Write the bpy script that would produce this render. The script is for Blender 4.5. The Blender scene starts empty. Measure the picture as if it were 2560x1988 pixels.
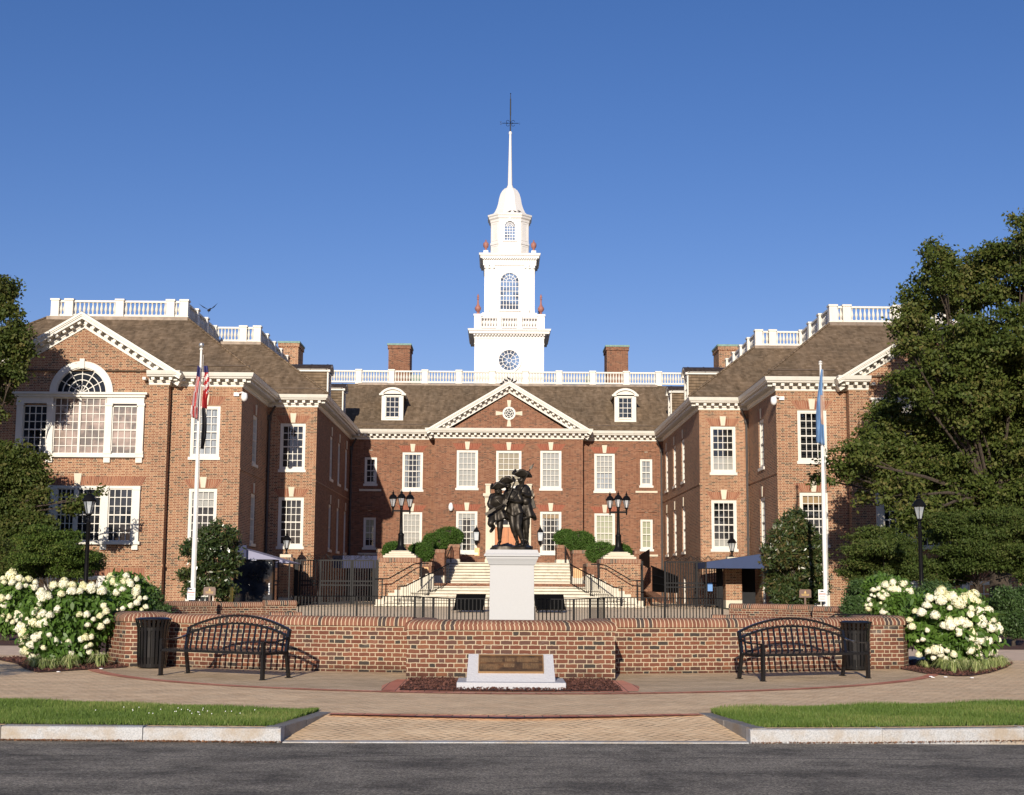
import bpy, math, random
import numpy as np
from mathutils import Vector, Matrix
R_=math.radians
random.seed(7); rng=np.random.default_rng(7)
sc=bpy.context.scene
col=sc.collection
# ---------------------------------------------------------------- camera model (measured from the facade's vanishing points)
FOC=3500.; YAW=math.atan(31/3500); TILT=math.atan(465/3500); ROLL=.006
CF=Vector((math.sin(YAW)*math.cos(TILT),math.cos(YAW)*math.cos(TILT),math.sin(TILT)))
CR=Vector((math.cos(YAW),-math.sin(YAW),0)); CU=CR.cross(CF)
CR2=CR*math.cos(ROLL)+CU*math.sin(ROLL); CU2=CU*math.cos(ROLL)-CR*math.sin(ROLL)
CAM=Vector((0,0,1.55))
def at(u,v,Y):
    d=CF+CR2*((u-1280)/FOC)-CU2*((v-994)/FOC)
    return CAM+d*(Y/d.y)
def gr(u,v,z=0.):
    d=CF+CR2*((u-1280)/FOC)-CU2*((v-994)/FOC)
    return CAM+d*((z-1.55)/d.z)
cd=bpy.data.cameras.new('camera'); cam=bpy.data.objects.new('camera',cd); col.objects.link(cam)
cd.sensor_fit='HORIZONTAL'; cd.sensor_width=36; cd.lens=FOC/2560*36; cd.clip_end=3000; cd.clip_start=.1
cam.matrix_world=Matrix(((CR2.x,CU2.x,-CF.x,CAM.x),(CR2.y,CU2.y,-CF.y,CAM.y),(CR2.z,CU2.z,-CF.z,CAM.z),(0,0,0,1)))
sc.camera=cam
# ---------------------------------------------------------------- materials
def newmat(name):
    m=bpy.data.materials.new(name); m.use_nodes=True
    nt=m.node_tree; b=nt.nodes['Principled BSDF']; return m,nt,b
class N:
    def __init__(s,nt): s.nt=nt
    def n(s,t,**k):
        o=s.nt.nodes.new(t)
        for a,v in k.items(): setattr(o,a,v)
        return o
    def l(s,a,b): s.nt.links.new(a,b)
    def m(s,op,a,b=None,c=None,clamp=False):
        o=s.n('ShaderNodeMath',operation=op); o.use_clamp=clamp
        for i,x in enumerate((a,b,c)):
            if x is None: continue
            if isinstance(x,(int,float)): o.inputs[i].default_value=x
            else: s.l(x,o.inputs[i])
        return o.outputs[0]
    def noise(s,vec,scale,detail=3,rough=.5,dim='3D'):
        o=s.n('ShaderNodeTexNoise'); o.noise_dimensions=dim
        o.inputs['Scale'].default_value=scale; o.inputs['Detail'].default_value=detail; o.inputs['Roughness'].default_value=rough
        if vec is not None: s.l(vec,o.inputs['Vector'])
        return o.outputs['Fac']
    def ramp(s,fac,stops,interp='LINEAR'):
        o=s.n('ShaderNodeValToRGB'); r=o.color_ramp; r.interpolation=interp
        while len(r.elements)<len(stops): r.elements.new(.5)
        for e,(p,c) in zip(r.elements,stops):
            e.position=p; e.color=(c[0],c[1],c[2],1) if not isinstance(c,(int,float)) else (c,c,c,1)
        s.l(fac,o.inputs[0]); return o.outputs[0]
    def mix(s,fac,a,b,mode='MIX'):
        o=s.n('ShaderNodeMix',data_type='RGBA',blend_type=mode)
        for i,x in ((0,fac),(6,a),(7,b)):
            if isinstance(x,(int,float)): o.inputs[i].default_value=x
            elif isinstance(x,tuple): o.inputs[i].default_value=(x[0],x[1],x[2],1)
            else: s.l(x,o.inputs[i])
        return o.outputs[2]
    def pos(s): return s.n('ShaderNodeNewGeometry').outputs['Position']
    def uv(s): return s.n('ShaderNodeUVMap').outputs['UV']
    def map(s,vec,scale=(1,1,1),rot=(0,0,0)):
        o=s.n('ShaderNodeMapping'); o.inputs['Scale'].default_value=scale; o.inputs['Rotation'].default_value=rot
        s.l(vec,o.inputs['Vector']); return o.outputs[0]
    def bump(s,h,b,dist=.01,strength=1):
        o=s.n('ShaderNodeBump'); o.inputs['Distance'].default_value=dist; o.inputs['Strength'].default_value=strength
        s.l(h,o.inputs['Height']); s.l(o.outputs[0],b.inputs['Normal'])
def plain(name,c,rough=.6,metal=0,var=.12,scale=3,bump=0,bscale=60,c2=None,spec=.5,ns=None):
    m,nt,b=newmat(name); g=N(nt)
    p=g.pos()
    if ns: p=g.map(p,ns)
    f=g.noise(p,scale,4,.6)
    c2=c2 or tuple(x*(1-2.2*var) for x in c)
    cc=g.ramp(f,[(.3,c2),(.7,c)])
    g.l(cc,b.inputs['Base Color']); b.inputs['Roughness'].default_value=rough; b.inputs['Metallic'].default_value=metal
    b.inputs['Specular IOR Level'].default_value=spec
    if bump:
        h=g.noise(g.pos(),bscale,4,.6); g.bump(h,b,bump)
    return m
def brickmat(name,cols,mortar,mort=.010,h=.0725,period=.335,ragged=.004,bump=.006,weather=.25,sp=.66,base=False):
    m,nt,b=newmat(name); g=N(nt)
    uv=g.uv()
    nz=g.n('ShaderNodeTexNoise'); nz.inputs['Scale'].default_value=14; nz.inputs['Detail'].default_value=2; g.l(uv,nz.inputs['Vector'])
    sub=g.n('ShaderNodeVectorMath',operation='SUBTRACT'); g.l(nz.outputs['Color'],sub.inputs[0]); sub.inputs[1].default_value=(.5,.5,.5)
    scl=g.n('ShaderNodeVectorMath',operation='SCALE'); g.l(sub.outputs[0],scl.inputs[0]); scl.inputs['Scale'].default_value=ragged*2.2
    add=g.n('ShaderNodeVectorMath',operation='ADD'); g.l(uv,add.inputs[0]); g.l(scl.outputs[0],add.inputs[1])
    sx=g.n('ShaderNodeSeparateXYZ'); g.l(add.outputs[0],sx.inputs[0]); u,v=sx.outputs[0],sx.outputs[1]
    vr=g.m('DIVIDE',v,h); row=g.m('FLOOR',vr); fv=g.m('FRACT',vr)
    odd=g.m('MULTIPLY',g.m('FLOORED_MODULO',row,2),.5)
    up=g.m('ADD',g.m('DIVIDE',u,period),odd); cell=g.m('FLOOR',up); fr=g.m('FRACT',up)
    hd=g.m('GREATER_THAN',fr,sp)
    dx=g.m('MULTIPLY',g.m('MINIMUM',g.m('MINIMUM',fr,g.m('SUBTRACT',1,fr)),g.m('ABSOLUTE',g.m('SUBTRACT',fr,sp))),period)
    dy=g.m('MULTIPLY',g.m('MINIMUM',fv,g.m('SUBTRACT',1,fv)),h)
    d=g.m('MINIMUM',dx,dy)
    mr=g.n('ShaderNodeMapRange',interpolation_type='SMOOTHSTEP'); g.l(d,mr.inputs['Value'])
    mr.inputs['From Min'].default_value=mort/2-.002; mr.inputs['From Max'].default_value=mort/2+.002
    mask=mr.outputs[0]
    cv=g.n('ShaderNodeCombineXYZ'); g.l(g.m('ADD',g.m('MULTIPLY',cell,2),hd),cv.inputs[0]); g.l(row,cv.inputs[1])
    wn=g.n('ShaderNodeTexWhiteNoise',noise_dimensions='2D'); g.l(cv.outputs[0],wn.inputs['Vector'])
    st=[(i/len(cols),c) for i,c in enumerate(cols)]
    bc=g.ramp(wn.outputs['Value'],st,'CONSTANT')
    fine=g.noise(g.map(uv,(1,1,1)),45,4,.7)
    bc=g.mix(.55,bc,g.ramp(fine,[(.25,.35),(.75,1.0)]),'MULTIPLY')
    bc=g.mix(1,bc,(1.3,1.3,1.3),'MULTIPLY')
    cc=g.mix(mask,mortar,bc)
    wz=g.noise(g.map(g.pos(),(.5,.5,.4)),.9,5,.6)
    cc=g.mix(weather,cc,g.ramp(wz,[(.3,.45),(.65,1.1)]),'MULTIPLY')
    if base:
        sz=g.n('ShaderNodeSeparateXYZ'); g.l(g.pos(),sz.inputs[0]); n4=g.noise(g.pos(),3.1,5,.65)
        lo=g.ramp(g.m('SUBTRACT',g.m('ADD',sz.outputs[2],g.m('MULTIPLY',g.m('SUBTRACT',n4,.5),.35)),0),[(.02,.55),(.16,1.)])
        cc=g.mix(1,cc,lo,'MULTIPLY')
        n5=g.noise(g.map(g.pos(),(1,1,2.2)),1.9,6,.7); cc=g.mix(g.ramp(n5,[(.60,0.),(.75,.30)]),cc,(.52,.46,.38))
    g.l(cc,b.inputs['Base Color']); b.inputs['Roughness'].default_value=.85; b.inputs['Specular IOR Level'].default_value=.25
    hh=g.m('ADD',g.m('MULTIPLY',mask,.7),g.m('MULTIPLY',fine,.4)); g.bump(hh,b,bump)
    return m
def stripemat(name,cols,mortar,w=.075,mort=.011,bump=.005,ragged=.003,weather=.2):
    m,nt,b=newmat(name); g=N(nt)
    uv=g.uv(); nz=g.noise(uv,18,2)
    sx=g.n('ShaderNodeSeparateXYZ'); g.l(uv,sx.inputs[0])
    u=g.m('ADD',sx.outputs[0],g.m('MULTIPLY',g.m('SUBTRACT',nz,.5),ragged*3))
    uu=g.m('DIVIDE',u,w); cell=g.m('FLOOR',uu); fr=g.m('FRACT',uu)
    d=g.m('MULTIPLY',g.m('MINIMUM',fr,g.m('SUBTRACT',1,fr)),w)
    mr=g.n('ShaderNodeMapRange',interpolation_type='SMOOTHSTEP'); g.l(d,mr.inputs['Value'])
    mr.inputs['From Min'].default_value=mort/2-.002; mr.inputs['From Max'].default_value=mort/2+.002
    wn=g.n('ShaderNodeTexWhiteNoise',noise_dimensions='1D'); g.l(cell,wn.inputs['W'])
    bc=g.ramp(wn.outputs['Value'],[(i/len(cols),c) for i,c in enumerate(cols)],'CONSTANT')
    fine=g.noise(uv,40,4,.7)
    bc=g.mix(.5,bc,g.ramp(fine,[(.25,.4),(.75,1.1)]),'MULTIPLY')
    bc=g.mix(1,bc,(1.25,1.25,1.25),'MULTIPLY')
    cc=g.mix(mr.outputs[0],mortar,bc)
    wz=g.noise(g.pos(),1.7,5,.6); cc=g.mix(weather,cc,g.ramp(wz,[(.3,.5),(.65,1.1)]),'MULTIPLY')
    g.l(cc,b.inputs['Base Color']); b.inputs['Roughness'].default_value=.85; b.inputs['Specular IOR Level'].default_value=.25
    g.bump(g.m('ADD',mr.outputs[0],g.m('MULTIPLY',fine,.4)),b,bump*.6)
    return m
WB=[(.27,.115,.062),(.225,.09,.05),(.30,.145,.082),(.10,.054,.038),(.25,.107,.058),(.19,.078,.045),(.315,.16,.092),(.235,.098,.056),(.078,.048,.036),(.255,.11,.06),(.21,.086,.05)]
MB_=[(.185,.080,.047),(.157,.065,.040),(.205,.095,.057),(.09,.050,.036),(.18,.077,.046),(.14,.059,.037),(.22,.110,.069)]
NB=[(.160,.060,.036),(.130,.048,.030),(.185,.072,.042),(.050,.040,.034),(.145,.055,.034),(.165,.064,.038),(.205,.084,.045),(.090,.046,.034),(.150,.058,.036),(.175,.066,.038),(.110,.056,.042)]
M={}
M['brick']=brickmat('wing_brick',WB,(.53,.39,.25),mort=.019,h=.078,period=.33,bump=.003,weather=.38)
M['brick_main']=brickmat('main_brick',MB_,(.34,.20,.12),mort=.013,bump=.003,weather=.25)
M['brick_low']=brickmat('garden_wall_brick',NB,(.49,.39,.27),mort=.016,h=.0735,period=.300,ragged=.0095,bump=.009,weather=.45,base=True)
M['soldier']=stripemat('arch_brick',[(.26,.105,.06),(.21,.08,.048),(.29,.125,.072)],(.44,.32,.21),w=.078,mort=.012)
M['soldier_main']=stripemat('arch_brick_main',[(.22,.065,.04),(.25,.08,.048)],(.38,.21,.13),w=.078,mort=.011)
M['cap']=stripemat('cap_brick',[(.205,.088,.055),(.235,.105,.066),(.165,.068,.043),(.19,.080,.050),(.065,.048,.042),(.22,.096,.060),(.18,.076,.047)],(.58,.45,.30),w=.0735,mort=.015,weather=.3)
def whitemat(name,c,dirt,amt,rough=.5):
    m,nt,b=newmat(name); g=N(nt)
    f=g.noise(g.map(g.pos(),(1.2,1.2,.35)),2.2,6,.65); f2=g.noise(g.pos(),9,5,.7)
    a=g.m('MULTIPLY',g.ramp(f,[(.45,0.),(.75,1.)]),g.ramp(f2,[(.35,.2),(.7,1.)]))
    cc=g.mix(g.m('MULTIPLY',a,amt),c,dirt)
    g.l(cc,b.inputs['Base Color']); b.inputs['Roughness'].default_value=rough
    return m
M['white']=whitemat('white_paint',(.65,.625,.56),(.42,.35,.25),.45)
M['white_tower']=whitemat('tower_white',(.75,.73,.70),(.55,.50,.42),.5)
M['stone']=whitemat('limestone',(.62,.56,.44),(.38,.31,.2),.5,.8)
M['step']=whitemat('step_stone',(.64,.59,.48),(.27,.22,.14),.85,.8)
M['joint']=plain('step_joint_dark',(.22,.17,.11),.9,var=.3)  # dark brown for the thin strips below the step nosings
def shingle():
    m,nt,b=newmat('brown_shingle'); g=N(nt)
    uv=g.uv(); sx=g.n('ShaderNodeSeparateXYZ'); g.l(uv,sx.inputs[0]); vr=g.m('DIVIDE',sx.outputs[1],.165); row=g.m('FLOOR',vr); fv=g.m('FRACT',vr)
    uu=g.m('FLOOR',g.m('ADD',g.m('DIVIDE',sx.outputs[0],.19),g.m('MULTIPLY',g.m('FLOORED_MODULO',row,3),.37))); cv=g.n('ShaderNodeCombineXYZ'); g.l(uu,cv.inputs[0]); g.l(row,cv.inputs[1])
    wn=g.n('ShaderNodeTexWhiteNoise',noise_dimensions='2D'); g.l(cv.outputs[0],wn.inputs['Vector'])
    tile=g.ramp(wn.outputs['Value'],[(0,(.150,.108,.070)),(.5,(.187,.137,.092)),(1,(.228,.170,.118))])
    ln=g.ramp(fv,[(.0,.30),(.14,.42),(.24,1.),(1.,1.)]); br=g.n('ShaderNodeMix',data_type='RGBA',blend_type='MULTIPLY'); br.inputs[0].default_value=1; g.l(tile,br.inputs[6]); g.l(ln,br.inputs[7])
    n1=g.noise(g.map(g.pos(),(2.2,.6,.35)),1.5,5,.7); n2=g.noise(g.pos(),.35,3,.6)
    c=g.mix(.6,br.outputs[2],g.ramp(n1,[(.3,.35),(.7,1.35)]),'MULTIPLY')
    c=g.mix(.5,c,g.ramp(n2,[(.35,(.8,.8,.76)),(.65,(1.2,1.12,1.02))]),'MULTIPLY')
    g.l(c,b.inputs['Base Color']); b.inputs['Roughness'].default_value=.9; b.inputs['Specular IOR Level'].default_value=.15
    g.bump(fv,b,-.012); return m
M['roof']=shingle()
M['flash']=plain('lead_flashing',(.20,.15,.11),.5,.3,var=.25)
M['leadroof']=plain('brown_metal_roof',(.10,.075,.06),.45,.4,var=.25,scale=6)
M['copper']=plain('green_copper',(.22,.36,.30),.7,var=.2,scale=8)
M['matte']=plain('matte_black',(.006,.006,.006),.95,spec=.05)
M['iron']=plain('black_iron',(.008,.008,.009),.4,.0,var=.2,spec=.12)
M['iron2']=plain('dark_grey_iron',(.014,.014,.016),.45,.0,var=.2,spec=.14)
M['blackp']=plain('glossy_black_paint',(.009,.009,.010),.22,0,var=.1,spec=.6)
M['pipe']=plain('downspout_paint',(.07,.06,.055),.6,var=.2)
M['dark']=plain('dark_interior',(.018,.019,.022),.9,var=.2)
M['blind']=plain('roller_blind',(.50,.48,.44),.8,var=.04)
M['beige']=plain('beige_blind',(.46,.38,.25),.8,var=.04)
M['pinkblind']=plain('pink_blind',(.56,.38,.31),.8,var=.12,scale=.6)
M['curtain']=plain('sheer_curtain',(.55,.57,.60),.8,var=.2,scale=1.2,ns=(9,9,.5))
M['olive']=plain('olive_blind',(.52,.52,.36),.8,var=.05)
M['tan']=plain('tan_blind',(.50,.34,.18),.8,var=.1)
M['urn']=plain('terracotta_paint',(.36,.15,.12),.6,var=.12)
M['wood']=plain('oak_door',(.50,.155,.022),.4,var=.2,scale=3,ns=(6,1,.6))
M['bronze']=plain('dark_bronze',(.052,.043,.033),.45,.6,var=.3,scale=5,spec=.5)
M['bronzep']=None
M['ped']=plain('pale_granite',(.47,.47,.47),.6,var=.03,scale=40,bump=.001,bscale=200)
def granite(name,a,bc,s=90,stain=None):
    m,nt,b=newmat(name); g=N(nt)
    f=g.noise(g.pos(),s,3,.7); f2=g.noise(g.pos(),2.2,5,.65)
    c=g.ramp(f,[(.35,bc),(.6,a)]); 
    if stain: c=g.mix(g.ramp(f2,[(.42,0.),(.62,.75)]),c,stain)
    g.l(c,b.inputs['Base Color']); b.inputs['Roughness'].default_value=.75
    g.bump(g.noise(g.pos(),25,5,.7),b,.012); return m
M['kerb']=granite('kerb_granite',(.51,.515,.52),(.33,.335,.34),70,(.36,.28,.19))
M['kerbdark']=granite('kerb_granite_dark',(.26,.25,.24),(.16,.155,.15),70,(.2,.16,.12))
M['marker']=granite('marker_granite',(.54,.54,.56),(.40,.40,.43),160)
def plaque():
    m,nt,b=newmat('bronze_plaque'); g=N(nt)
    f=g.noise(g.map(g.pos(),(2.2,1,5)),2.2,5,.6); f2=g.noise(g.pos(),45,3,.7)
    c=g.ramp(f,[(.3,(.05,.036,.026)),(.5,(.12,.068,.036)),(.68,(.24,.125,.055))]); c=g.mix(.5,c,g.ramp(f2,[(.35,.5),(.65,1.3)]),'MULTIPLY')
    g.l(c,b.inputs['Base Color']); b.inputs['Roughness'].default_value=.5; b.inputs['Metallic'].default_value=.35
    g.bump(f2,b,.006); return m
M['plaque']=plaque()
M['relief']=plain('bronze_relief',(.30,.19,.10),.5,.3,var=.2,scale=20)
M['brass']=plain('bronze_edge',(.50,.30,.14),.45,.4,var=.1)
def asphalt():
    m,nt,b=newmat('asphalt'); g=N(nt); p=g.pos()
    f=g.noise(p,42,5,.9); f2=g.noise(g.map(p,(.6,.9,1)),1.6,7,.7); f3=g.noise(p,160,2,.6)
    c=g.ramp(f,[(.38,(.062,.054,.044)),(.5,(.20,.176,.14)),(.60,(.46,.41,.33))])
    c=g.mix(1,c,g.ramp(f2,[(.38,.48),(.50,.92),(.62,1.25)]),'MULTIPLY')
    # light worn streaks along the road
    f4=g.noise(g.map(p,(.25,4.5,1)),1.4,4,.6); c=g.mix(g.ramp(f4,[(.64,0.),(.74,.30)]),c,(.17,.165,.15))
    f5=g.noise(g.map(p,(.5,1.2,1)),2.7,6,.7); c=g.mix(g.ramp(f5,[(.60,0.),(.68,.55)]),c,(.035,.033,.032))
    sy=g.n('ShaderNodeSeparateXYZ'); g.l(p,sy.inputs[0]); nn=g.noise(p,.8,4,.6)
    yy=g.m('ADD',sy.outputs[1],g.m('MULTIPLY',nn,.5)); ed=g.m('COMPARE',yy,14.45,.012); ed2=g.m('COMPARE',yy,10.95,.014)
    c=g.mix(g.m('MULTIPLY',g.m('MAXIMUM',ed,ed2),.75),c,(.02,.019,.018))
    g.l(c,b.inputs['Base Color']); b.inputs['Roughness'].default_value=.85; b.inputs['Specular IOR Level'].default_value=.3
    g.bump(g.m('ADD',f,g.m('MULTIPLY',f3,.5)),b,.010); return m
M['asphalt']=asphalt()
def paver(name,c1,c2,mort,rot=R_(45),bw=.2,bh=.1,msz=.007,wz=.35):
    m,nt,b=newmat(name); g=N(nt); p=g.pos()
    # herringbone: two brick grids switched on a checker of the rotated coordinates
    q=g.map(p,(1,1,1),(0,0,rot)); sx=g.n('ShaderNodeSeparateXYZ'); g.l(q,sx.inputs[0])
    x=g.m('DIVIDE',sx.outputs[0],bh); y=g.m('DIVIDE',sx.outputs[1],bh)
    fx,fy=g.m('FLOOR',x),g.m('FLOOR',y)
    k=g.m('FLOORED_MODULO',g.m('SUBTRACT',fx,fy),4)     # 0,1 -> horizontal brick ; 2,3 -> vertical brick
    tx,ty=g.m('FRACT',x),g.m('FRACT',y)
    hor=g.m('LESS_THAN',k,1.5)
    k1=g.m('COMPARE',k,1,.1); k3=g.m('COMPARE',k,2,.1)
    lx=g.m('ADD',tx,k1); ly=g.m('ADD',ty,k3)
    def edge(a,L): return g.m('MINIMUM',a,g.m('SUBTRACT',L,a))
    dh=g.m('MINIMUM',edge(lx,2),edge(ty,1)); dv=g.m('MINIMUM',edge(tx,1),edge(ly,2))
    d=g.m('ADD',g.m('MULTIPLY',hor,dh),g.m('MULTIPLY',g.m('SUBTRACT',1,hor),dv))
    ix=g.m('SUBTRACT',fx,g.m('MULTIPLY',hor,k1)); iy=g.m('SUBTRACT',fy,g.m('MULTIPLY',g.m('SUBTRACT',1,hor),k3))
    cv=g.n('ShaderNodeCombineXYZ'); g.l(ix,cv.inputs[0]); g.l(iy,cv.inputs[1])
    wn=g.n('ShaderNodeTexWhiteNoise',noise_dimensions='2D'); g.l(cv.outputs[0],wn.inputs['Vector'])
    mask=g.ramp(g.m('MULTIPLY',d,bh/msz),[(.4,0.),(.8,1.)])
    c=g.ramp(wn.outputs['Value'],[(0,c1),(1,c2)])
    fine=g.noise(p,60,4,.75); c=g.mix(.5,c,g.ramp(fine,[(.3,.6),(.7,1.2)]),'MULTIPLY')
    big=g.noise(g.map(p,(.6,1.2,1)),1.3,6,.65); c=g.mix(wz,c,g.ramp(big,[(.3,.45),(.62,1.2)]),'MULTIPLY')
    nz2=g.noise(p,2.6,4,.6); mk2=g.mix(g.ramp(nz2,[(.4,.25),(.62,1.)]),(1,1,1),mask)
    c=g.mix(mk2,mort,c)
    g.l(c,b.inputs['Base Color']); b.inputs['Roughness'].default_value=.85; b.inputs['Specular IOR Level'].default_value=.3
    g.bump(g.m('ADD',mask,g.m('MULTIPLY',fine,.5)),b,.005); return m
M['paver']=paver('tan_paver',(.84,.585,.34),(.94,.69,.42),(.22,.14,.085),msz=.012)
M['paver_in']=paver('grey_tan_paver',(.62,.45,.27),(.72,.54,.34),(.18,.125,.08),msz=.010,rot=R_(45),wz=.5)
M['redp']=stripemat('red_paver',[(.56,.22,.14),(.62,.26,.17),(.52,.19,.12)],(.16,.09,.06),w=.21,mort=.012,weather=.4)
M['conc']=plain('courtyard_paving',(.88,.69,.46),.85,var=.1,scale=2,bump=.003)
M['concp']=plain('side_path_paving',(.84,.62,.44),.85,var=.12,scale=3,bump=.004)
M['mulch']=plain('bark_mulch',(.15,.055,.038),.95,var=.35,scale=28,bump=.05,bscale=45)
M['chip']=plain('bark_chips',(.19,.075,.052),.9,var=.38,scale=40)
M['soil']=plain('lawn_soil',(.05,.07,.02),.95,var=.3,scale=8,bump=.02)
M['lawn']=plain('lawn_grass_far',(.045,.075,.02),.95,var=.3,scale=4,bump=.03)
M['blue']=plain('blue_canvas',(.020,.040,.115),.7,var=.06)
M['lav']=plain('sunlit_lavender_canvas',(.27,.27,.38),.7,var=.06)  # blue canvas, its sunlit sheen put into this lavender colour
M['dblue']=plain('navy_canvas',(.012,.018,.07),.7,var=.06)
M['yellow']=plain('yellow_paint',(.75,.48,.06),.5,var=.05)
M['signw']=plain('sign_white',(.8,.8,.8),.5,var=.02)
M['signr']=plain('sign_red',(.65,.12,.10),.5,var=.02)
M['signb']=plain('sign_black_ink',(.03,.03,.03),.5,var=.02)
M['signbr']=plain('sign_brown',(.15,.085,.06),.5,var=.05)
M['gold']=plain('gold_letters',(.62,.40,.12),.5,var=.05)
M['signblue']=plain('sign_blue',(.10,.25,.55),.5,var=.02)
M['pole']=plain('flagpole_white',(.80,.78,.73),.4,var=.06,scale=4)
M['ball']=plain('silver_ball',(.45,.45,.45),.3,.6,var=.1)
M['camw']=plain('camera_white',(.82,.82,.82),.35,var=.03)
M['bird']=plain('dark_feathers',(.035,.035,.042),.8,var=.3,scale=20)
M['fl_red']=plain('flag_red',(.48,.04,.045),.8,var=.05); M['fl_white']=plain('flag_white',(.72,.68,.66),.8,var=.05); M['fl_blue']=plain('flag_navy',(.03,.03,.13),.8,var=.05)
M['fl_black']=plain('flag_black',(.014,.013,.018),.8,var=.1); M['fl_sky']=plain('flag_sky_blue',(.16,.30,.52),.8,var=.06); M['fl_buff']=plain('flag_buff',(.55,.38,.30),.8,var=.06)
M['stem']=plain('green_stem',(.10,.14,.04),.8,var=.2)
M['bark']=plain('tree_bark',(.10,.075,.055),.95,var=.35,scale=9,bump=.03,ns=(3,3,.6))
def glassm(name,tint,gl,rough=.02,gcol=(.9,.95,1)):
    m,nt,b=newmat(name); g=N(nt); nt.nodes.remove(b); out=nt.nodes['Material Output']
    t=g.n('ShaderNodeBsdfTransparent'); t.inputs[0].default_value=(*tint,1)
    s=g.n('ShaderNodeBsdfGlossy'); s.inputs['Roughness'].default_value=rough; s.inputs['Color'].default_value=(*gcol,1)
    x=g.n('ShaderNodeMixShader'); x.inputs[0].default_value=gl; g.l(t.outputs[0],x.inputs[1]); g.l(s.outputs[0],x.inputs[2]); g.l(x.outputs[0],out.inputs[0]); return m
M['glass']=glassm('window_glass',(.82,.84,.84),.075)
M['lampglass']=glassm('lantern_glass',(.80,.77,.70),.42,.75)
M['darkglass']=glassm('black_glass',(.02,.02,.025),.10)
def leafmat(name,c1,c2,c3,trans=.3,rough=.55,spec=.35):
    m,nt,b=newmat(name); g=N(nt); out=nt.nodes['Material Output']
    a=g.n('ShaderNodeAttribute',attribute_name='tint'); 
    c=g.ramp(a.outputs['Fac'],[(0,c1),(.5,c2),(1,c3)])
    g.l(c,b.inputs['Base Color']); b.inputs['Roughness'].default_value=rough; b.inputs['Specular IOR Level'].default_value=spec
    t=g.n('ShaderNodeBsdfTranslucent'); g.l(g.mix(1,c,(1.5,1.6,.7),'MULTIPLY'),t.inputs[0])
    x=g.n('ShaderNodeMixShader'); x.inputs[0].default_value=trans; g.l(b.outputs[0],x.inputs[1]); g.l(t.outputs[0],x.inputs[2]); g.l(x.outputs[0],out.inputs[0]); return m
M['leaf_oak']=leafmat('oak_leaves',(.042,.064,.012),(.078,.100,.020),(.14,.125,.040),.16,.6,.2)
M['leaf_oak2']=leafmat('left_oak_leaves',(.038,.058,.011),(.066,.088,.018),(.12,.105,.034),.16,.6,.2)
M['leaf_dog']=leafmat('dogwood_leaves',(.045,.070,.015),(.068,.098,.020),(.115,.12,.036),.18,.6,.2)
M['leaf_maple']=leafmat('layered_maple_leaves',(.045,.082,.014),(.075,.118,.020),(.125,.15,.034),.2,.6,.2)
M['leaf_mag']=leafmat('magnolia_leaves',(.030,.052,.016),(.052,.075,.022),(.13,.095,.036),.08,.3,.6)
M['leaf_box']=leafmat('boxwood_leaves',(.04,.085,.014),(.065,.13,.022),(.10,.16,.036),.2,.6,.2)
M['leaf_shrub']=leafmat('shrub_leaves',(.035,.07,.018),(.055,.10,.026),(.08,.13,.04),.15)
M['leaf_hyd']=leafmat('hydrangea_leaves',(.06,.12,.02),(.09,.17,.028),(.13,.22,.045),.22,.45)
M['petal']=leafmat('hydrangea_petals',(.74,.71,.36),(.85,.82,.60),(.88,.86,.76),.12,.7,.2)
M['petal_top']=M['petal']
M['grass']=leafmat('lawn_blades',(.10,.165,.03),(.155,.23,.045),(.36,.34,.13),.32)
M['tuft']=leafmat('liriope_blades',(.16,.22,.06),(.30,.36,.13),(.48,.48,.24),.25)
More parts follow.
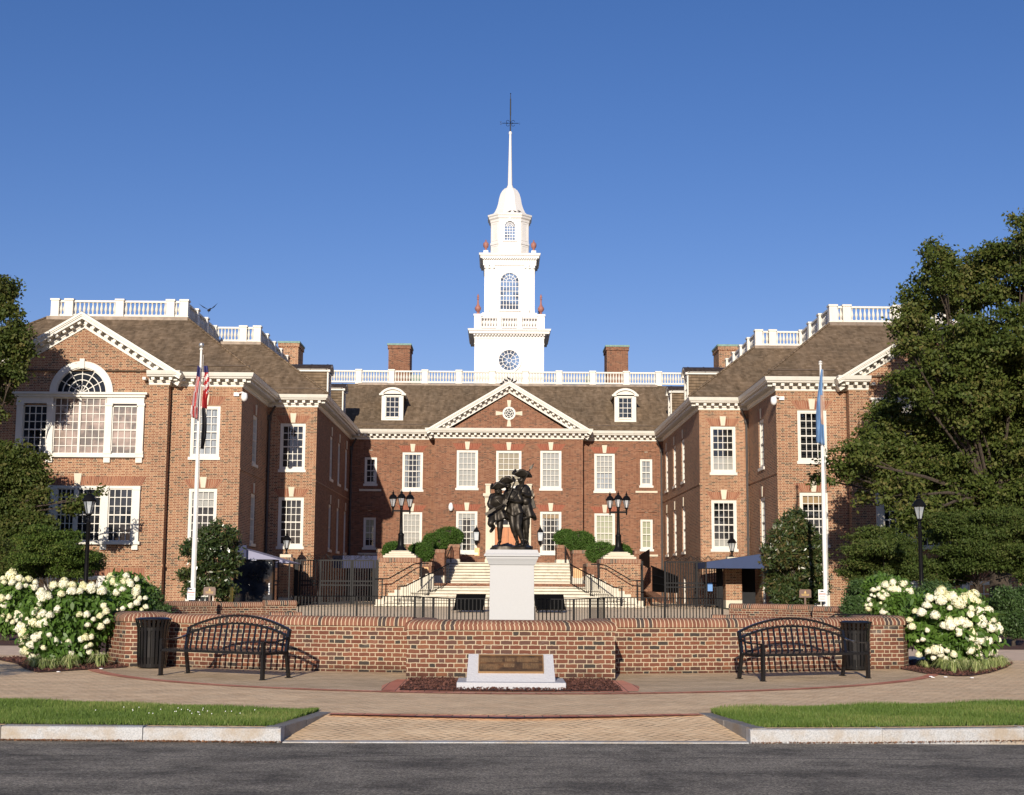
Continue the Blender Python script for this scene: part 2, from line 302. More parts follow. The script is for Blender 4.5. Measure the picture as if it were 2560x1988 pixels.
# ---------------------------------------------------------------- mesh builder
def V3(p): return (p[0],p[1],p[2])
class MB:
    def __init__(s): s.v=[];s.f=[];s.uv=[];s.mi=[];s.m=0
    def face(s,pts,uv=None):
        i=len(s.v); s.v+= [V3(p) for p in pts]; s.f.append(tuple(range(i,i+len(pts)))); s.uv.append(uv); s.mi.append(s.m)
    def box(s,x0,x1,y0,y1,z0,z1):
        s.obox(((x0+x1)/2,(y0+y1)/2,(z0+z1)/2),(1,0,0),(0,1,0),(0,0,1),(x1-x0)/2,(y1-y0)/2,(z1-z0)/2)
    def obox(s,c,a,b,d,ha,hb,hd):
        c=Vector(c);a=Vector(a)*ha;b=Vector(b)*hb;d=Vector(d)*hd
        p=[c+a*i+b*j+d*k for k in(-1,1) for j in(-1,1) for i in(-1,1)]
        i=len(s.v); s.v+=[tuple(q) for q in p]
        for q in ((0,1,3,2),(4,6,7,5),(0,4,5,1),(2,3,7,6),(0,2,6,4),(1,5,7,3)):
            s.f.append(tuple(i+k for k in q)); s.uv.append(None); s.mi.append(s.m)
    def bar(s,p,q,w,h=None,up=(0,0,1)):
        p=Vector(p);q=Vector(q);d=q-p;L=d.length
        if L<1e-6:return
        d/=L; u=Vector(up)
        if abs(d.dot(u))>.98: u=Vector((0,1,0))
        r=d.cross(u).normalized(); u=r.cross(d)
        s.obox((p+q)/2,d,r,u,L/2,w/2,(h or w)/2)
    def tube(s,path,r,n=8,caps=True,closed=False):
        P=[Vector(p) for p in path]; k=len(P); rr=r if isinstance(r,(list,tuple)) else [r]*k
        i0=len(s.v); prev=None
        for i,p in enumerate(P):
            if closed: d=P[(i+1)%k]-P[i-1]
            else: d=(P[min(i+1,k-1)]-P[max(i-1,0)])
            d.normalize()
            if prev is None:
                u=Vector((0,0,1)) if abs(d.z)<.9 else Vector((0,1,0))
                a=d.cross(u).normalized()
            else: a=(prev-d*prev.dot(d)).normalized()
            prev=a; b=d.cross(a)
            for j in range(n):
                t=2*math.pi*j/n; s.v.append(tuple(p+(a*math.cos(t)+b*math.sin(t))*rr[i]))
        for i in range(k if closed else k-1):
            for j in range(n):
                A=i0+i*n+j;B=i0+i*n+(j+1)%n;i2=(i+1)%k;C=i0+i2*n+(j+1)%n;D=i0+i2*n+j
                s.f.append((A,B,C,D)); s.uv.append(None); s.mi.append(s.m)
        if caps and not closed:
            for e in (0,k-1):
                s.f.append(tuple(i0+e*n+j for j in range(n))); s.uv.append(None); s.mi.append(s.m)
    def lathe(s,prof,c=(0,0,0),n=12,ph=0,sx=1,sy=1):
        i0=len(s.v)
        for r,z in prof:
            for j in range(n):
                t=2*math.pi*j/n+ph; s.v.append((c[0]+r*math.cos(t)*sx,c[1]+r*math.sin(t)*sy,c[2]+z))
        for i in range(len(prof)-1):
            for j in range(n):
                s.f.append((i0+i*n+j,i0+i*n+(j+1)%n,i0+(i+1)*n+(j+1)%n,i0+(i+1)*n+j)); s.uv.append(None); s.mi.append(s.m)
        for e in (0,len(prof)-1):
            if prof[e][0]>1e-4: s.f.append(tuple(i0+e*n+j for j in range(n))); s.uv.append(None); s.mi.append(s.m)
    def prism(s,poly,z0,z1,bottom=True,uoff=0):
        n=len(poly); u=uoff
        for i in range(n):
            a,b=poly[i],poly[(i+1)%n]; L=math.hypot(b[0]-a[0],b[1]-a[1])
            s.face([(a[0],a[1],z0),(b[0],b[1],z0),(b[0],b[1],z1),(a[0],a[1],z1)],[(u,z0),(u+L,z0),(u+L,z1),(u,z1)]); u+=L
        s.face([(p[0],p[1],z1) for p in poly])
        if bottom: s.face([(p[0],p[1],z0) for p in reversed(poly)])
    def sheet(s,poly,z):
        s.face([(p[0],p[1],z if not callable(z) else z(p)) for p in poly])
    def sweep(s,path,prof,closed=False,side=-1,uvv=False,caps=True):
        """path of 2d points, prof list of (offset,z); offset is to the right (side=-1) of travel"""
        n=len(path); offs=[]
        for i in range(n):
            p=Vector(path[i]); ds=[]
            if i>0 or closed: ds.append((p-Vector(path[i-1])).normalized())
            if i<n-1 or closed: ds.append((Vector(path[(i+1)%n])-p).normalized())
            ns=[Vector((d.y,-d.x))*(-side) for d in ds]
            if len(ns)==2:
                m=(ns[0]+ns[1]); m.normalize(); m/=max(.2,m.dot(ns[0]))
            else: m=ns[0]
            offs.append(m)
        i0=len(s.v); k=len(prof); us=[0]
        for i in range(1,n+1): us.append(us[-1]+(Vector(path[i%n])-Vector(path[i-1])).length)
        vs=[0]
        for i in range(1,k): vs.append(vs[-1]+math.hypot(prof[i][0]-prof[i-1][0],prof[i][1]-prof[i-1][1]))
        for i in range(n):
            for o,z in prof: s.v.append((path[i][0]+offs[i].x*o,path[i][1]+offs[i].y*o,z))
        for i in range(n if closed else n-1):
            j=(i+1)%n
            for q in range(k-1):
                s.f.append((i0+i*k+q,i0+j*k+q,i0+j*k+q+1,i0+i*k+q+1)); s.mi.append(s.m)
                s.uv.append([(us[i],vs[q]),(us[i+1],vs[q]),(us[i+1],vs[q+1]),(us[i],vs[q+1])] if uvv else None)
        if caps and not closed:
            for e in (0,n-1): s.f.append(tuple(i0+e*k+q for q in range(k))); s.uv.append(None); s.mi.append(s.m)
    def mesh(s,name,mats):
        me=bpy.data.meshes.new(name); me.from_pydata(s.v,[],s.f); me.update()
        if not isinstance(mats,(list,tuple)): mats=[mats]
        for m in mats: me.materials.append(m)
        if len(mats)>1: me.polygons.foreach_set('material_index',s.mi)
        ul=me.uv_layers.new(name='UVMap'); buf=np.zeros(len(me.loops)*2)
        k=0
        for p,uv in zip(me.polygons,s.uv):
            if uv is None:
                n=p.normal
                if abs(n.z)>.98: T=Vector((1,0,0)); W=Vector((0,1,0))
                else:
                    T=Vector((-n.y,n.x,0)).normalized(); 
                    if abs(T.x)>=abs(T.y): T=T if T.x>0 else -T
                    else: T=T if T.y>0 else -T
                    W=n.cross(T); W=W if W.z>0 else -W
                for vi in p.vertices:
                    q=Vector(s.v[vi]); buf[k]=q.dot(T)
                    buf[k+1]=q.z if abs(n.z)<.05 else q.dot(W); k+=2
            else:
                for a,b in uv: buf[k]=a;buf[k+1]=b;k+=2
        ul.data.foreach_set('uv',buf); return me
    def weld(s):
        d={};nv=[];mp=[]
        for q in s.v:
            k=(round(q[0],5),round(q[1],5),round(q[2],5))
            if k not in d: d[k]=len(nv); nv.append(q)
            mp.append(d[k])
        F=[];U=[];I=[]
        for f,u,i in zip(s.f,s.uv,s.mi):
            g=tuple(mp[k] for k in f)
            if len(set(g))==len(g): F.append(g);U.append(u);I.append(i)
            elif u is None:
                h=tuple(dict.fromkeys(g))
                if len(h)>2: F.append(h);U.append(None);I.append(i)
        s.v,s.f,s.uv,s.mi=nv,F,U,I
    def build(s,name,mats,parent=None,smooth=None,bevel=0,**tags):
        if smooth or bevel: s.weld()
        me=s.mesh(name,mats)
        return mk(name,me,parent,smooth,bevel,**tags)
def mk(name,me,parent=None,smooth=None,bevel=0,label=None,cat=None,group=None,kind=None,loc=None,rotz=None):
    if smooth: me.shade_smooth(); me.set_sharp_from_angle(angle=R_(smooth))
    o=bpy.data.objects.new(name,me); col.objects.link(o)
    if bevel:
        md=o.modifiers.new('bevel','BEVEL'); md.width=bevel; md.segments=2; md.limit_method='ANGLE'
    if parent is not None: o.parent=parent
    if loc is not None: o.location=loc
    if rotz is not None: o.rotation_euler=(0,0,rotz)
    if label:o['label']=label
    if cat:o['category']=cat
    if group:o['group']=group
    if kind:o['kind']=kind
    return o
def empty(name,label,cat,loc=(0,0,0),rotz=0,group=None):
    return mk(name,None,None,label=label,cat=cat,group=group,loc=loc,rotz=rotz)
def copy_tree(o,parent=None):
    c=o.copy(); col.objects.link(c); c.parent=parent
    for ch in list(o.children): copy_tree(ch,c)
    return c
class Plane:
    def __init__(s,o,t,n): s.o=Vector(o);s.t=Vector(t);s.n=Vector(n)
    def p(s,a,d,z): q=s.o+s.t*a+s.n*d; return (q.x,q.y,z)
def pbox(mb,pl,a0,a1,d0,d1,z0,z1):
    c=pl.p((a0+a1)/2,(d0+d1)/2,(z0+z1)/2); mb.obox(c,(*pl.t,0),(*pl.n,0),(0,0,1),abs(a1-a0)/2,abs(d1-d0)/2,abs(z1-z0)/2)
def wall(mb,pl,a0,a1,z0,z1,holes=(),depth=.16,top=None):
    xs=sorted({a0,a1,*[h[0] for h in holes],*[h[1] for h in holes]}); zs=sorted({z0,z1,*[h[2] for h in holes],*[h[3] for h in holes]})
    for i in range(len(xs)-1):
        for j in range(len(zs)-1):
            cx,cz=(xs[i]+xs[i+1])/2,(zs[j]+zs[j+1])/2
            if any(h[0]<cx<h[1] and h[2]<cz<h[3] for h in holes): continue
            A,B,C,D=xs[i],xs[i+1],zs[j],zs[j+1]
            mb.face([pl.p(A,0,C),pl.p(B,0,C),pl.p(B,0,D),pl.p(A,0,D)],[(A,C),(B,C),(B,D),(A,D)])
    for h in holes:
        A,B,C,D=h[:4]; dp=h[4] if len(h)>4 else depth
        for (p,q) in (((A,C),(B,C)),((B,C),(B,D)),((B,D),(A,D)),((A,D),(A,C))):
            mb.face([pl.p(p[0],0,p[1]),pl.p(q[0],0,q[1]),pl.p(q[0],-dp,q[1]),pl.p(p[0],-dp,p[1])])
# ================================================================ THE BRICK HALL
hall=empty('brick_hall','long two storey red brick hall with white pediments and a tall white steepled tower','building',(0.6,88,0))
def part(name,mb,mats,parent=hall,**k):
    return mb.build(name,mats,parent,**k)
# every child keeps world coordinates: undo the parent's offset
hall.location=(0,0,0)
YM,YC,Y2,Y1,Y0=89.2,88.2,72.8,65.3,64.8
XC=.6
def FW(Y): return Plane((0,Y),(1,0),(0,-1))
CORN=[(0,10.62),(.05,10.64),(.05,10.74),(.09,10.78),(.09,10.96),(.50,10.97),(.52,11.03),(.57,11.06),(.60,11.16),(.62,11.24),(.0,11.30)]
def cornice(path,name='cornice',side=-1,closed=False):
    mb=MB(); mb.sweep(path,CORN,side=side,closed=closed)
    for a,b in zip(path[:-1],path[1:]):
        A,B=Vector(a),Vector(b); L=(B-A).length; d=(B-A)/L; n=Vector((d.y,-d.x))*(-side)
        k=max(1,int(round((L+.7)/.385))); st=(L+.7)/k
        for i in range(k):
            p=A+d*(-.35+st*(i+.5))+n*.255
            mb.obox((p.x,p.y,10.885),(*d,0),(*n,0),(0,0,1),.075,.165,.065)
        # bed mould below the blocks
    return part(name,mb,M['white'])
def raking(xc,hw,ze,za,Y,name='raking_cornice',yb=.6):
    """sloped gable cornice, apex top za at xc, ends top ze at xc +- hw"""
    mb=MB()
    for s in (-1,1):
        E_=Vector((xc+s*hw,Y,ze)); A_=Vector((xc,Y,za)); d=(A_-E_); L=d.length; d/=L; n=Vector((-d.z*s,0,d.x*s)); n=n if n.z>0 else -n
        def lay(y0,y1,t0,t1,e0=0.,e1=0.):
            # t measured down from the top surface, clipped at the centre line (mitre) and by a level cut at the foot
            pts=[]
            for y in (y0,y1):
                q=[]
                for t in (t0,t1):
                    base=E_-n*t; ta=(xc-base.x)/d.x; q.append((base+d*0,base+d*ta))
                pts.append((y,q))
            P=[]
            for y,q in pts:
                for a,b in q: P.append(((a.x,Y+y,a.z),(b.x,Y+y,b.z)))
            # P: y0t0,y0t1,y1t0,y1t1
            (a0,a1),(b0,b1),(c0,c1),(d0,d1)=P
            for f in ((a0,a1,b1,b0),(c0,c1,d1,d0),(a0,a1,c1,c0),(b0,b1,d1,d0),(a0,b0,d0,c0),(a1,b1,d1,c1)): mb.face(f)
        lay(-.62,yb,.0,.10); lay(-.58,yb,.09,.16); lay(-.53,yb,.155,.27); lay(-.09,yb,.265,.46); lay(-.05,yb,.455,.58)
        k=int(round(L/.385)); st=L/k
        for i in range(1,k):
            c=E_+d*(st*i)-n*.335; mb.obox((c.x,Y-.255,c.z),d,(0,1,0),n,.075,.165,.065)
    return part(name,mb,M['white'])
# ---------------- windows
def window(pl,ac,w,z0,z1,cols=4,rows=6,blind=None,key='stone',sill=True,arch='soldier',kh=.5,deep=.05,casew=.115,name='window',bs=(0,1),keyz=None):
    a0,a1=ac-w/2,ac+w/2
    mb=MB(); D=-deep
    pbox(mb,pl,a0,a0+casew,D-.06,D,z0,z1); pbox(mb,pl,a1-casew,a1,D-.06,D,z0,z1)
    pbox(mb,pl,a0+casew,a1-casew,D-.06,D,z1-casew,z1); pbox(mb,pl,a0+casew,a1-casew,D-.06,D,z0,z0+casew*.8)
    i0,i1,j0,j1=a0+casew,a1-casew,z0+casew*.8,z1-casew; sw=.045
    for q0,q1 in ((i0,i0+sw),(i1-sw,i1)): pbox(mb,pl,q0,q1,D-.09,D-.025,j0,j1)
    jm=(j0+j1)/2
    for q0,q1 in ((j0,j0+sw*1.3),(j1-sw,j1),(jm-.03,jm+.03)): pbox(mb,pl,i0+sw,i1-sw,D-.088,D-.02,q0,q1)
    g0,g1=i0+sw,i1-sw; mw=.016
    for c in range(1,cols):
        x=g0+(g1-g0)*c/cols
        pbox(mb,pl,x-mw,x+mw,D-.085,D-.045,j0+sw,jm-.03); pbox(mb,pl,x-mw,x+mw,D-.085,D-.045,jm+.03,j1-sw)
    h=rows//2
    for lo,hi in ((j0+sw*1.3,jm-.03),(jm+.03,j1-sw)):
        for r in range(1,h):
            z=lo+(hi-lo)*r/h; pbox(mb,pl,g0,g1,D-.0855,D-.0455,z-mw,z+mw)
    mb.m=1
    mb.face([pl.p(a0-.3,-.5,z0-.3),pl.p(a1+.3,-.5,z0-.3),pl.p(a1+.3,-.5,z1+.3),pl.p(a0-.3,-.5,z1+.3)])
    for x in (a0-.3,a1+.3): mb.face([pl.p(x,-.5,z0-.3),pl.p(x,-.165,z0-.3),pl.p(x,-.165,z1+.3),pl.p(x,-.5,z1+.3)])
    wo=part(name,mb,[M['white'],M['dark']])
    gm=MB(); gm.face([pl.p(i0,D-.07,j0),pl.p(i1,D-.07,j0),pl.p(i1,D-.07,j1),pl.p(i0,D-.07,j1)]); gm.build('glass',M['glass'],wo)
    if blind:
        for bl in (blind if isinstance(blind,list) else [blind]):
            m,f0,f1=bl[0],bl[1],bl[2]; x0,x1=(bl[3],bl[4]) if len(bl)>3 else (0,1)
            bm=MB(); zz0,zz1=j0+(j1-j0)*f0,j0+(j1-j0)*f1; xx0,xx1=i0+(i1-i0)*x0,i0+(i1-i0)*x1
            if m=='curtain':
                k=14; 
                for q in range(k):
                    A=xx0+(xx1-xx0)*q/k;B=xx0+(xx1-xx0)*(q+1)/k; dA=-.18-.02*(q%2);dB=-.18-.02*((q+1)%2)
                    bm.face([pl.p(A,dA,zz0),pl.p(B,dB,zz0),pl.p(B,dB,zz1),pl.p(A,dA,zz1)])
            else: pbox(bm,pl,xx0,xx1,-.19,-.18,zz0,zz1)
            bm.build('curtain' if m=='curtain' else 'blind',M[m],wo)
    if sill:
        s=MB(); pbox(s,pl,a0-.06,a1+.06,-.12,.06,z0-.14,z0); s.build('sill',M['stone'] if sill=='stone' else M['white'],wo)
    if key:
        k=MB(); kz=keyz if keyz else z1+.03
        bw=.10;tw=.16
        A=[pl.p(ac-bw,-.05,kz),pl.p(ac+bw,-.05,kz),pl.p(ac+tw,-.05,kz+kh),pl.p(ac-tw,-.05,kz+kh)]
        B=[pl.p(ac-bw,.035,kz),pl.p(ac+bw,.035,kz),pl.p(ac+tw,.035,kz+kh),pl.p(ac-tw,.035,kz+kh)]
        k.face(B); 
        for i in range(4): j=(i+1)%4; k.face([A[i],A[j],B[j],B[i]])
        k.build('keystone',M['stone'],wo)
        if arch:
            j=MB(); h2=kh*.78; sl=.28
            for s_ in (-1,1):
                w2=w/2; e=ac+s_*w2
                b0=ac+s_*(bw+.012); t0=ac+s_*(bw+(tw-bw)*.78+.012)
                j.face([pl.p(b0,.006,kz),pl.p(e,.006,kz),pl.p(e+s_*sl,.006,kz+h2),pl.p(t0,.006,kz+h2)],[(0,0),(abs(e-b0),0),(abs(e-b0),h2),(0,h2)])
            j.build('brick_arch',M[arch],wo)
    return wo
def hole(ac,w,z0,z1,d=.16): return (ac-w/2,ac+w/2,z0,z1,d)
# ---------------- central block with pediment
pl=FW(YC)
c1,c3,c2=XC-2.62,XC+2.66,XC
mb=MB()
hs=[hole(c1,1.34,7.50,9.90),hole(c3,1.34,7.50,9.90),hole(c2,1.6,7.5,9.88),hole(c1,1.34,3.46,6.05),hole(c3,1.34,3.46,6.05)]
wall(mb,pl,XC-4.68,XC+4.69,0.2,10.7,hs)
for s,x in ((-1,XC-4.68),(1,XC+4.69)):
    mb.face([(x,YC,0.2),(x,YM+.1,.2),(x,YM+.1,10.7),(x,YC,10.7)])
mb.face([(XC-4.0,YC+.0,11.0),(XC+4.0,YC,11.0),(XC,YC,13.5)],[(XC-4.,11.),(XC+4.,11.),(XC,13.5)])
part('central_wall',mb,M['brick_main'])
sm='soldier_main'
window(pl,c1,1.34,7.50,9.90,blind=('blind',0,1),arch=sm); window(pl,c3,1.34,7.50,9.90,blind=('blind',.02,1),arch=sm)
window(pl,c2,1.6,7.5,9.88,cols=4,rows=6,blind=('beige',0,1),arch=sm)
window(pl,c1,1.34,3.46,6.05,blind=[('curtain',0,1,0,.3),('curtain',0,1,.7,1),('blind',.86,1)],arch=sm)
window(pl,c3,1.34,3.46,6.05,blind=[('tan',.87,1),('curtain',0,.9,0,.16),('curtain',0,.9,.84,1)],arch=sm)
# oculus
def ring(mb,pl,ac,z,r0,r1,d0,d1,n=40,a0=0,a1=2*math.pi):
    full=abs(a1-a0)>6.28; pts=[]
    for i in range(n+1):
        t=a0+(a1-a0)*i/n; pts.append((math.cos(t),math.sin(t)))
    for i in range(n):
        (c,s),(C,S)=pts[i],pts[i+1]
        q=lambda r,cc,ss,d: pl.p(ac+r*cc,d,z+r*ss)
        mb.face([q(r0,c,s,d1),q(r1,c,s,d1),q(r1,C,S,d1),q(r0,C,S,d1)])
        mb.face([q(r0,c,s,d0),q(r0,c,s,d1),q(r0,C,S,d1),q(r0,C,S,d0)]); mb.face([q(r1,c,s,d0),q(r1,c,s,d1),q(r1,C,S,d1),q(r1,C,S,d0)])
    if not full:
        for c,s in (pts[0],pts[-1]): mb.face([pl.p(ac+r0*c,d0,z+r0*s),pl.p(ac+r1*c,d0,z+r1*s),pl.p(ac+r1*c,d1,z+r1*s),pl.p(ac+r0*c,d1,z+r0*s)])
def disc(mb,pl,ac,z,r,d,n=32,a0=0,a1=2*math.pi): mb.face([pl.p(ac+r*math.cos(a0+(a1-a0)*i/n),d,z+r*math.sin(a0+(a1-a0)*i/n)) for i in range(n if abs(a1-a0)>6.28 else n+1)])
def spoke(mb,pl,ac,z,r0,r1,t,w,d0,d1):
    c,s=math.cos(t),math.sin(t); m=(r0+r1)/2
    mb.obox(pl.p(ac+m*c,(d0+d1)/2,z+m*s),(pl.t.x*c,pl.t.y*c,s),(*pl.n,0),(-pl.t.x*s,-pl.t.y*s,c),(r1-r0)/2,(d1-d0)/2,w/2)
def round_window(pl,ac,z,rg,ro,name,parent,n1=8,keys=True,d=.06,rings=(.3,.7),wm='white'):
    w=MB(); ring(w,pl,ac,z,rg,ro,-.02,d)
    for i in range(n1*2 if len(rings)>1 else n1): spoke(w,pl,ac,z,rg*(rings[0] if i%2==0 or len(rings)==1 else rings[1]),rg,2*math.pi*i/(n1*2 if len(rings)>1 else n1)+math.pi/ (n1*2),.035,.012,.035)
    for r in rings: ring(w,pl,ac,z,rg*r-.018,rg*r+.018,.012,.036,24)
    o=w.build(name,M[wm],parent)
    gmb=MB(); disc(gmb,pl,ac,z,rg,.010); gmb.build('glass',M['dkglass'],o)
    if keys:
        k=MB()
        for t in (0,math.pi/2,math.pi,-math.pi/2):
            c,s=math.cos(t),math.sin(t)
            def q(r,w_): return pl.p(ac+r*c-w_*s,.05,z+r*s+w_*c)
            def q0(r,w_): return pl.p(ac+r*c-w_*s,-.02,z+r*s+w_*c)
            F=[q(ro+.01,-.08),q(ro+.42,-.14),q(ro+.42,.14),q(ro+.01,.08)];B=[q0(ro+.01,-.08),q0(ro+.42,-.14),q0(ro+.42,.14),q0(ro+.01,.08)]
            k.face(F); [k.face([F[i],F[(i+1)%4],B[(i+1)%4],B[i]]) for i in range(4)]
        k.build('keystone',M['stone'],o)
    return o
mdg,ntg,bg=newmat('dark_glass'); gg=N(ntg)
fz=gg.noise(gg.map(gg.pos(),(1,1,1)),.9,4,.6); gg.l(gg.ramp(fz,[(.35,(.008,.009,.012)),(.7,(.035,.042,.055))]),bg.inputs['Base Color']); bg.inputs['Roughness'].default_value=.04; bg.inputs['Specular IOR Level'].default_value=.5
M['dkglass']=mdg
mtg,ntg,bg=newmat('tower_glass'); gg=N(ntg)
fz=gg.noise(gg.map(gg.pos(),(1,1,1)),1.1,3,.6); gg.l(gg.ramp(fz,[(.42,(.05,.065,.09)),(.58,(.16,.25,.42))]),bg.inputs['Base Color']); bg.inputs['Roughness'].default_value=.06; bg.inputs['Specular IOR Level'].default_value=.8
M['twglass']=mtg
round_window(pl,XC,12.25,.30,.42,'oculus',hall,n1=4)
raking(XC,5.28,11.10,14.25,YC)
cornice([(XC-4.68,YM-.02),(XC-4.68,YC),(XC+4.69,YC),(XC+4.69,YM-.02)])
mb=MB() # gable roof behind pediment
for s in (-1,1):
    mb.face([(XC+s*5.28,YC-.6,11.12),(XC,YC-.6,14.27),(XC,94,14.27),(XC+s*5.28,94,11.12)])
part('roof',mb,M['roof'])
# ---------------- recessed wings of the main block
def recess(sg):
    pl=FW(YM); X=lambda x: XC+sg*x
    xr,xs=X(6.13),X(8.80)
    hs=[hole(xr,1.31,7.44,9.83),hole(xr,1.31,3.5,6.02),hole(xs,1.30,7.50,9.97,.07),hole(xs,1.30,3.48,6.1,.07)]
    mb=MB(); a,b=sorted((X(4.6),X(10.15))); wall(mb,pl,a,b,.2,10.7,hs)
    # brick panel set back behind the narrow windows
    pl2=FW(YM+.07)
    for z0,z1,w0,w1 in ((7.50,9.97,7.80,9.50),(3.48,6.1,3.76,5.65)):
        wall(mb,pl2,xs-.65,xs+.65,z0,z1,[hole(xs,.78,w0,w1)])
    part('recessed_wall',mb,M['brick_main'])
    L=sg<0
    window(pl,xr,1.31,7.44,9.83,blind=[('curtain',0,1,0,.2),('curtain',0,1,.8,1)] if L else [('curtain',0,.52),('blind',.52,1)],arch=sm)
    window(pl,xr,1.31,3.5,6.02,blind=('blind' if L else 'olive',.14,1),arch=sm)
    window(pl2,xs,.78,7.80,9.50,cols=2,rows=4,casew=.1,key='s',keyz=9.93,arch=None,blind=None if L else ('curtain',.0,1))
    window(pl2,xs,.78,3.76,5.65,cols=2,rows=4,casew=.1,key='s',keyz=6.08,arch=None,blind=('olive',.3 if L else 0,1))
    for z in (7.33,3.30):
        s=MB(); s.box(xs-.7,xs+.7,YM-.05,YM+.02,z,z+.12); part('stone_band',s,M['stone'])
recess(-1); recess(1)
cornice([(XC-10.15,YM),(XC-4.70,YM)]); cornice([(XC+4.71,YM),(XC+10.0,YM)])
# ---------------- main roof, deck, balustrade
mb=MB()
mb.face([(-13.5,YM-.62,11.25),(14.6,YM-.62,11.25),(14.6,93.3,14.8),(-13.5,93.3,14.8)])
mb.face([(-13.5,93.3,14.8),(14.6,93.3,14.8),(14.6,112,14.8),(-13.5,112,14.8)]); mb.face([(-13.5,112,14.8),(14.6,112,14.8),(14.6,117,11.2),(-13.5,117,11.2)])
part('roof',mb,M['roof'])
def gutter(path,name='snow_bar'):
    mb=MB(); mb.tube([Vector(p) for p in path],.045,6); part(name,mb,M['flash'])
gutter([(-9.5,89.0,11.58),(XC-4.6,89.0,11.58)]); gutter([(XC+4.6,89.0,11.58),(10.5,89.0,11.58)])
mb=MB(); mb.box(-9.5,10.6,93.12,93.5,14.70,14.84); part('lead_edge',mb,M['flash'])
BP=[(.045,0),(.055,.02),(.055,.06),(.035,.08),(.045,.14),(.075,.24),(.078,.30),(.055,.42),(.035,.52),(.032,.56),(.055,.59),(.055,.63)]
def balustrade(pts,nb,z=14.8,parent=hall,wm='white',H=1.0,ends=(1,1),s=1.,name='balustrade',pw=.19,skip0=False):
    """posts at pts (2d), nb balusters in each bay"""
    mb=MB(); k=H/1.0
    for i,p in enumerate(pts):
        if i==0 and skip0: continue
        mb.box(p[0]-pw,p[0]+pw,p[1]-pw,p[1]+pw,z,z+.93*k); mb.box(p[0]-pw-.04,p[0]+pw+.04,p[1]-pw-.04,p[1]+pw+.04,z+.91*k,z+1.*k); mb.box(p[0]-pw-.03,p[0]+pw+.03,p[1]-pw-.03,p[1]+pw+.03,z,z+.12*k)
    for i in range(len(pts)-1):
        A,B=Vector(pts[i]),Vector(pts[i+1]); d=(B-A).normalized(); a=A+d*pw*.95; b=B-d*pw*.95
        mb.bar((a.x,a.y,z+.16*k),(b.x,b.y,z+.16*k),.16,.10*k); mb.bar((a.x,a.y,z+.885*k),(b.x,b.y,z+.885*k),.18,.10*k)
        n=nb if isinstance(nb,int) else nb[i]; L=(b-a).length
        for q in range(n):
            c=a+d*(L*(q+.5)/n); mb.lathe([(r*s,h*k) for r,h in BP],(c.x,c.y,z+.205*k),8)
    return mb.build(name,M[wm],parent,smooth=40)
YD=93.45
xs=[XC+s*x for s,x in ((-1,14.3),(-1,12.2),(-1,10.1),(-1,7.9),(-1,5.65),(-1,3.36),(-1,1.12),(1,1.12),(1,3.38),(1,5.65),(1,7.92),(1,10.1),(1,12.3),(1,14.4))]
balustrade([(x,YD) for x in xs],10)
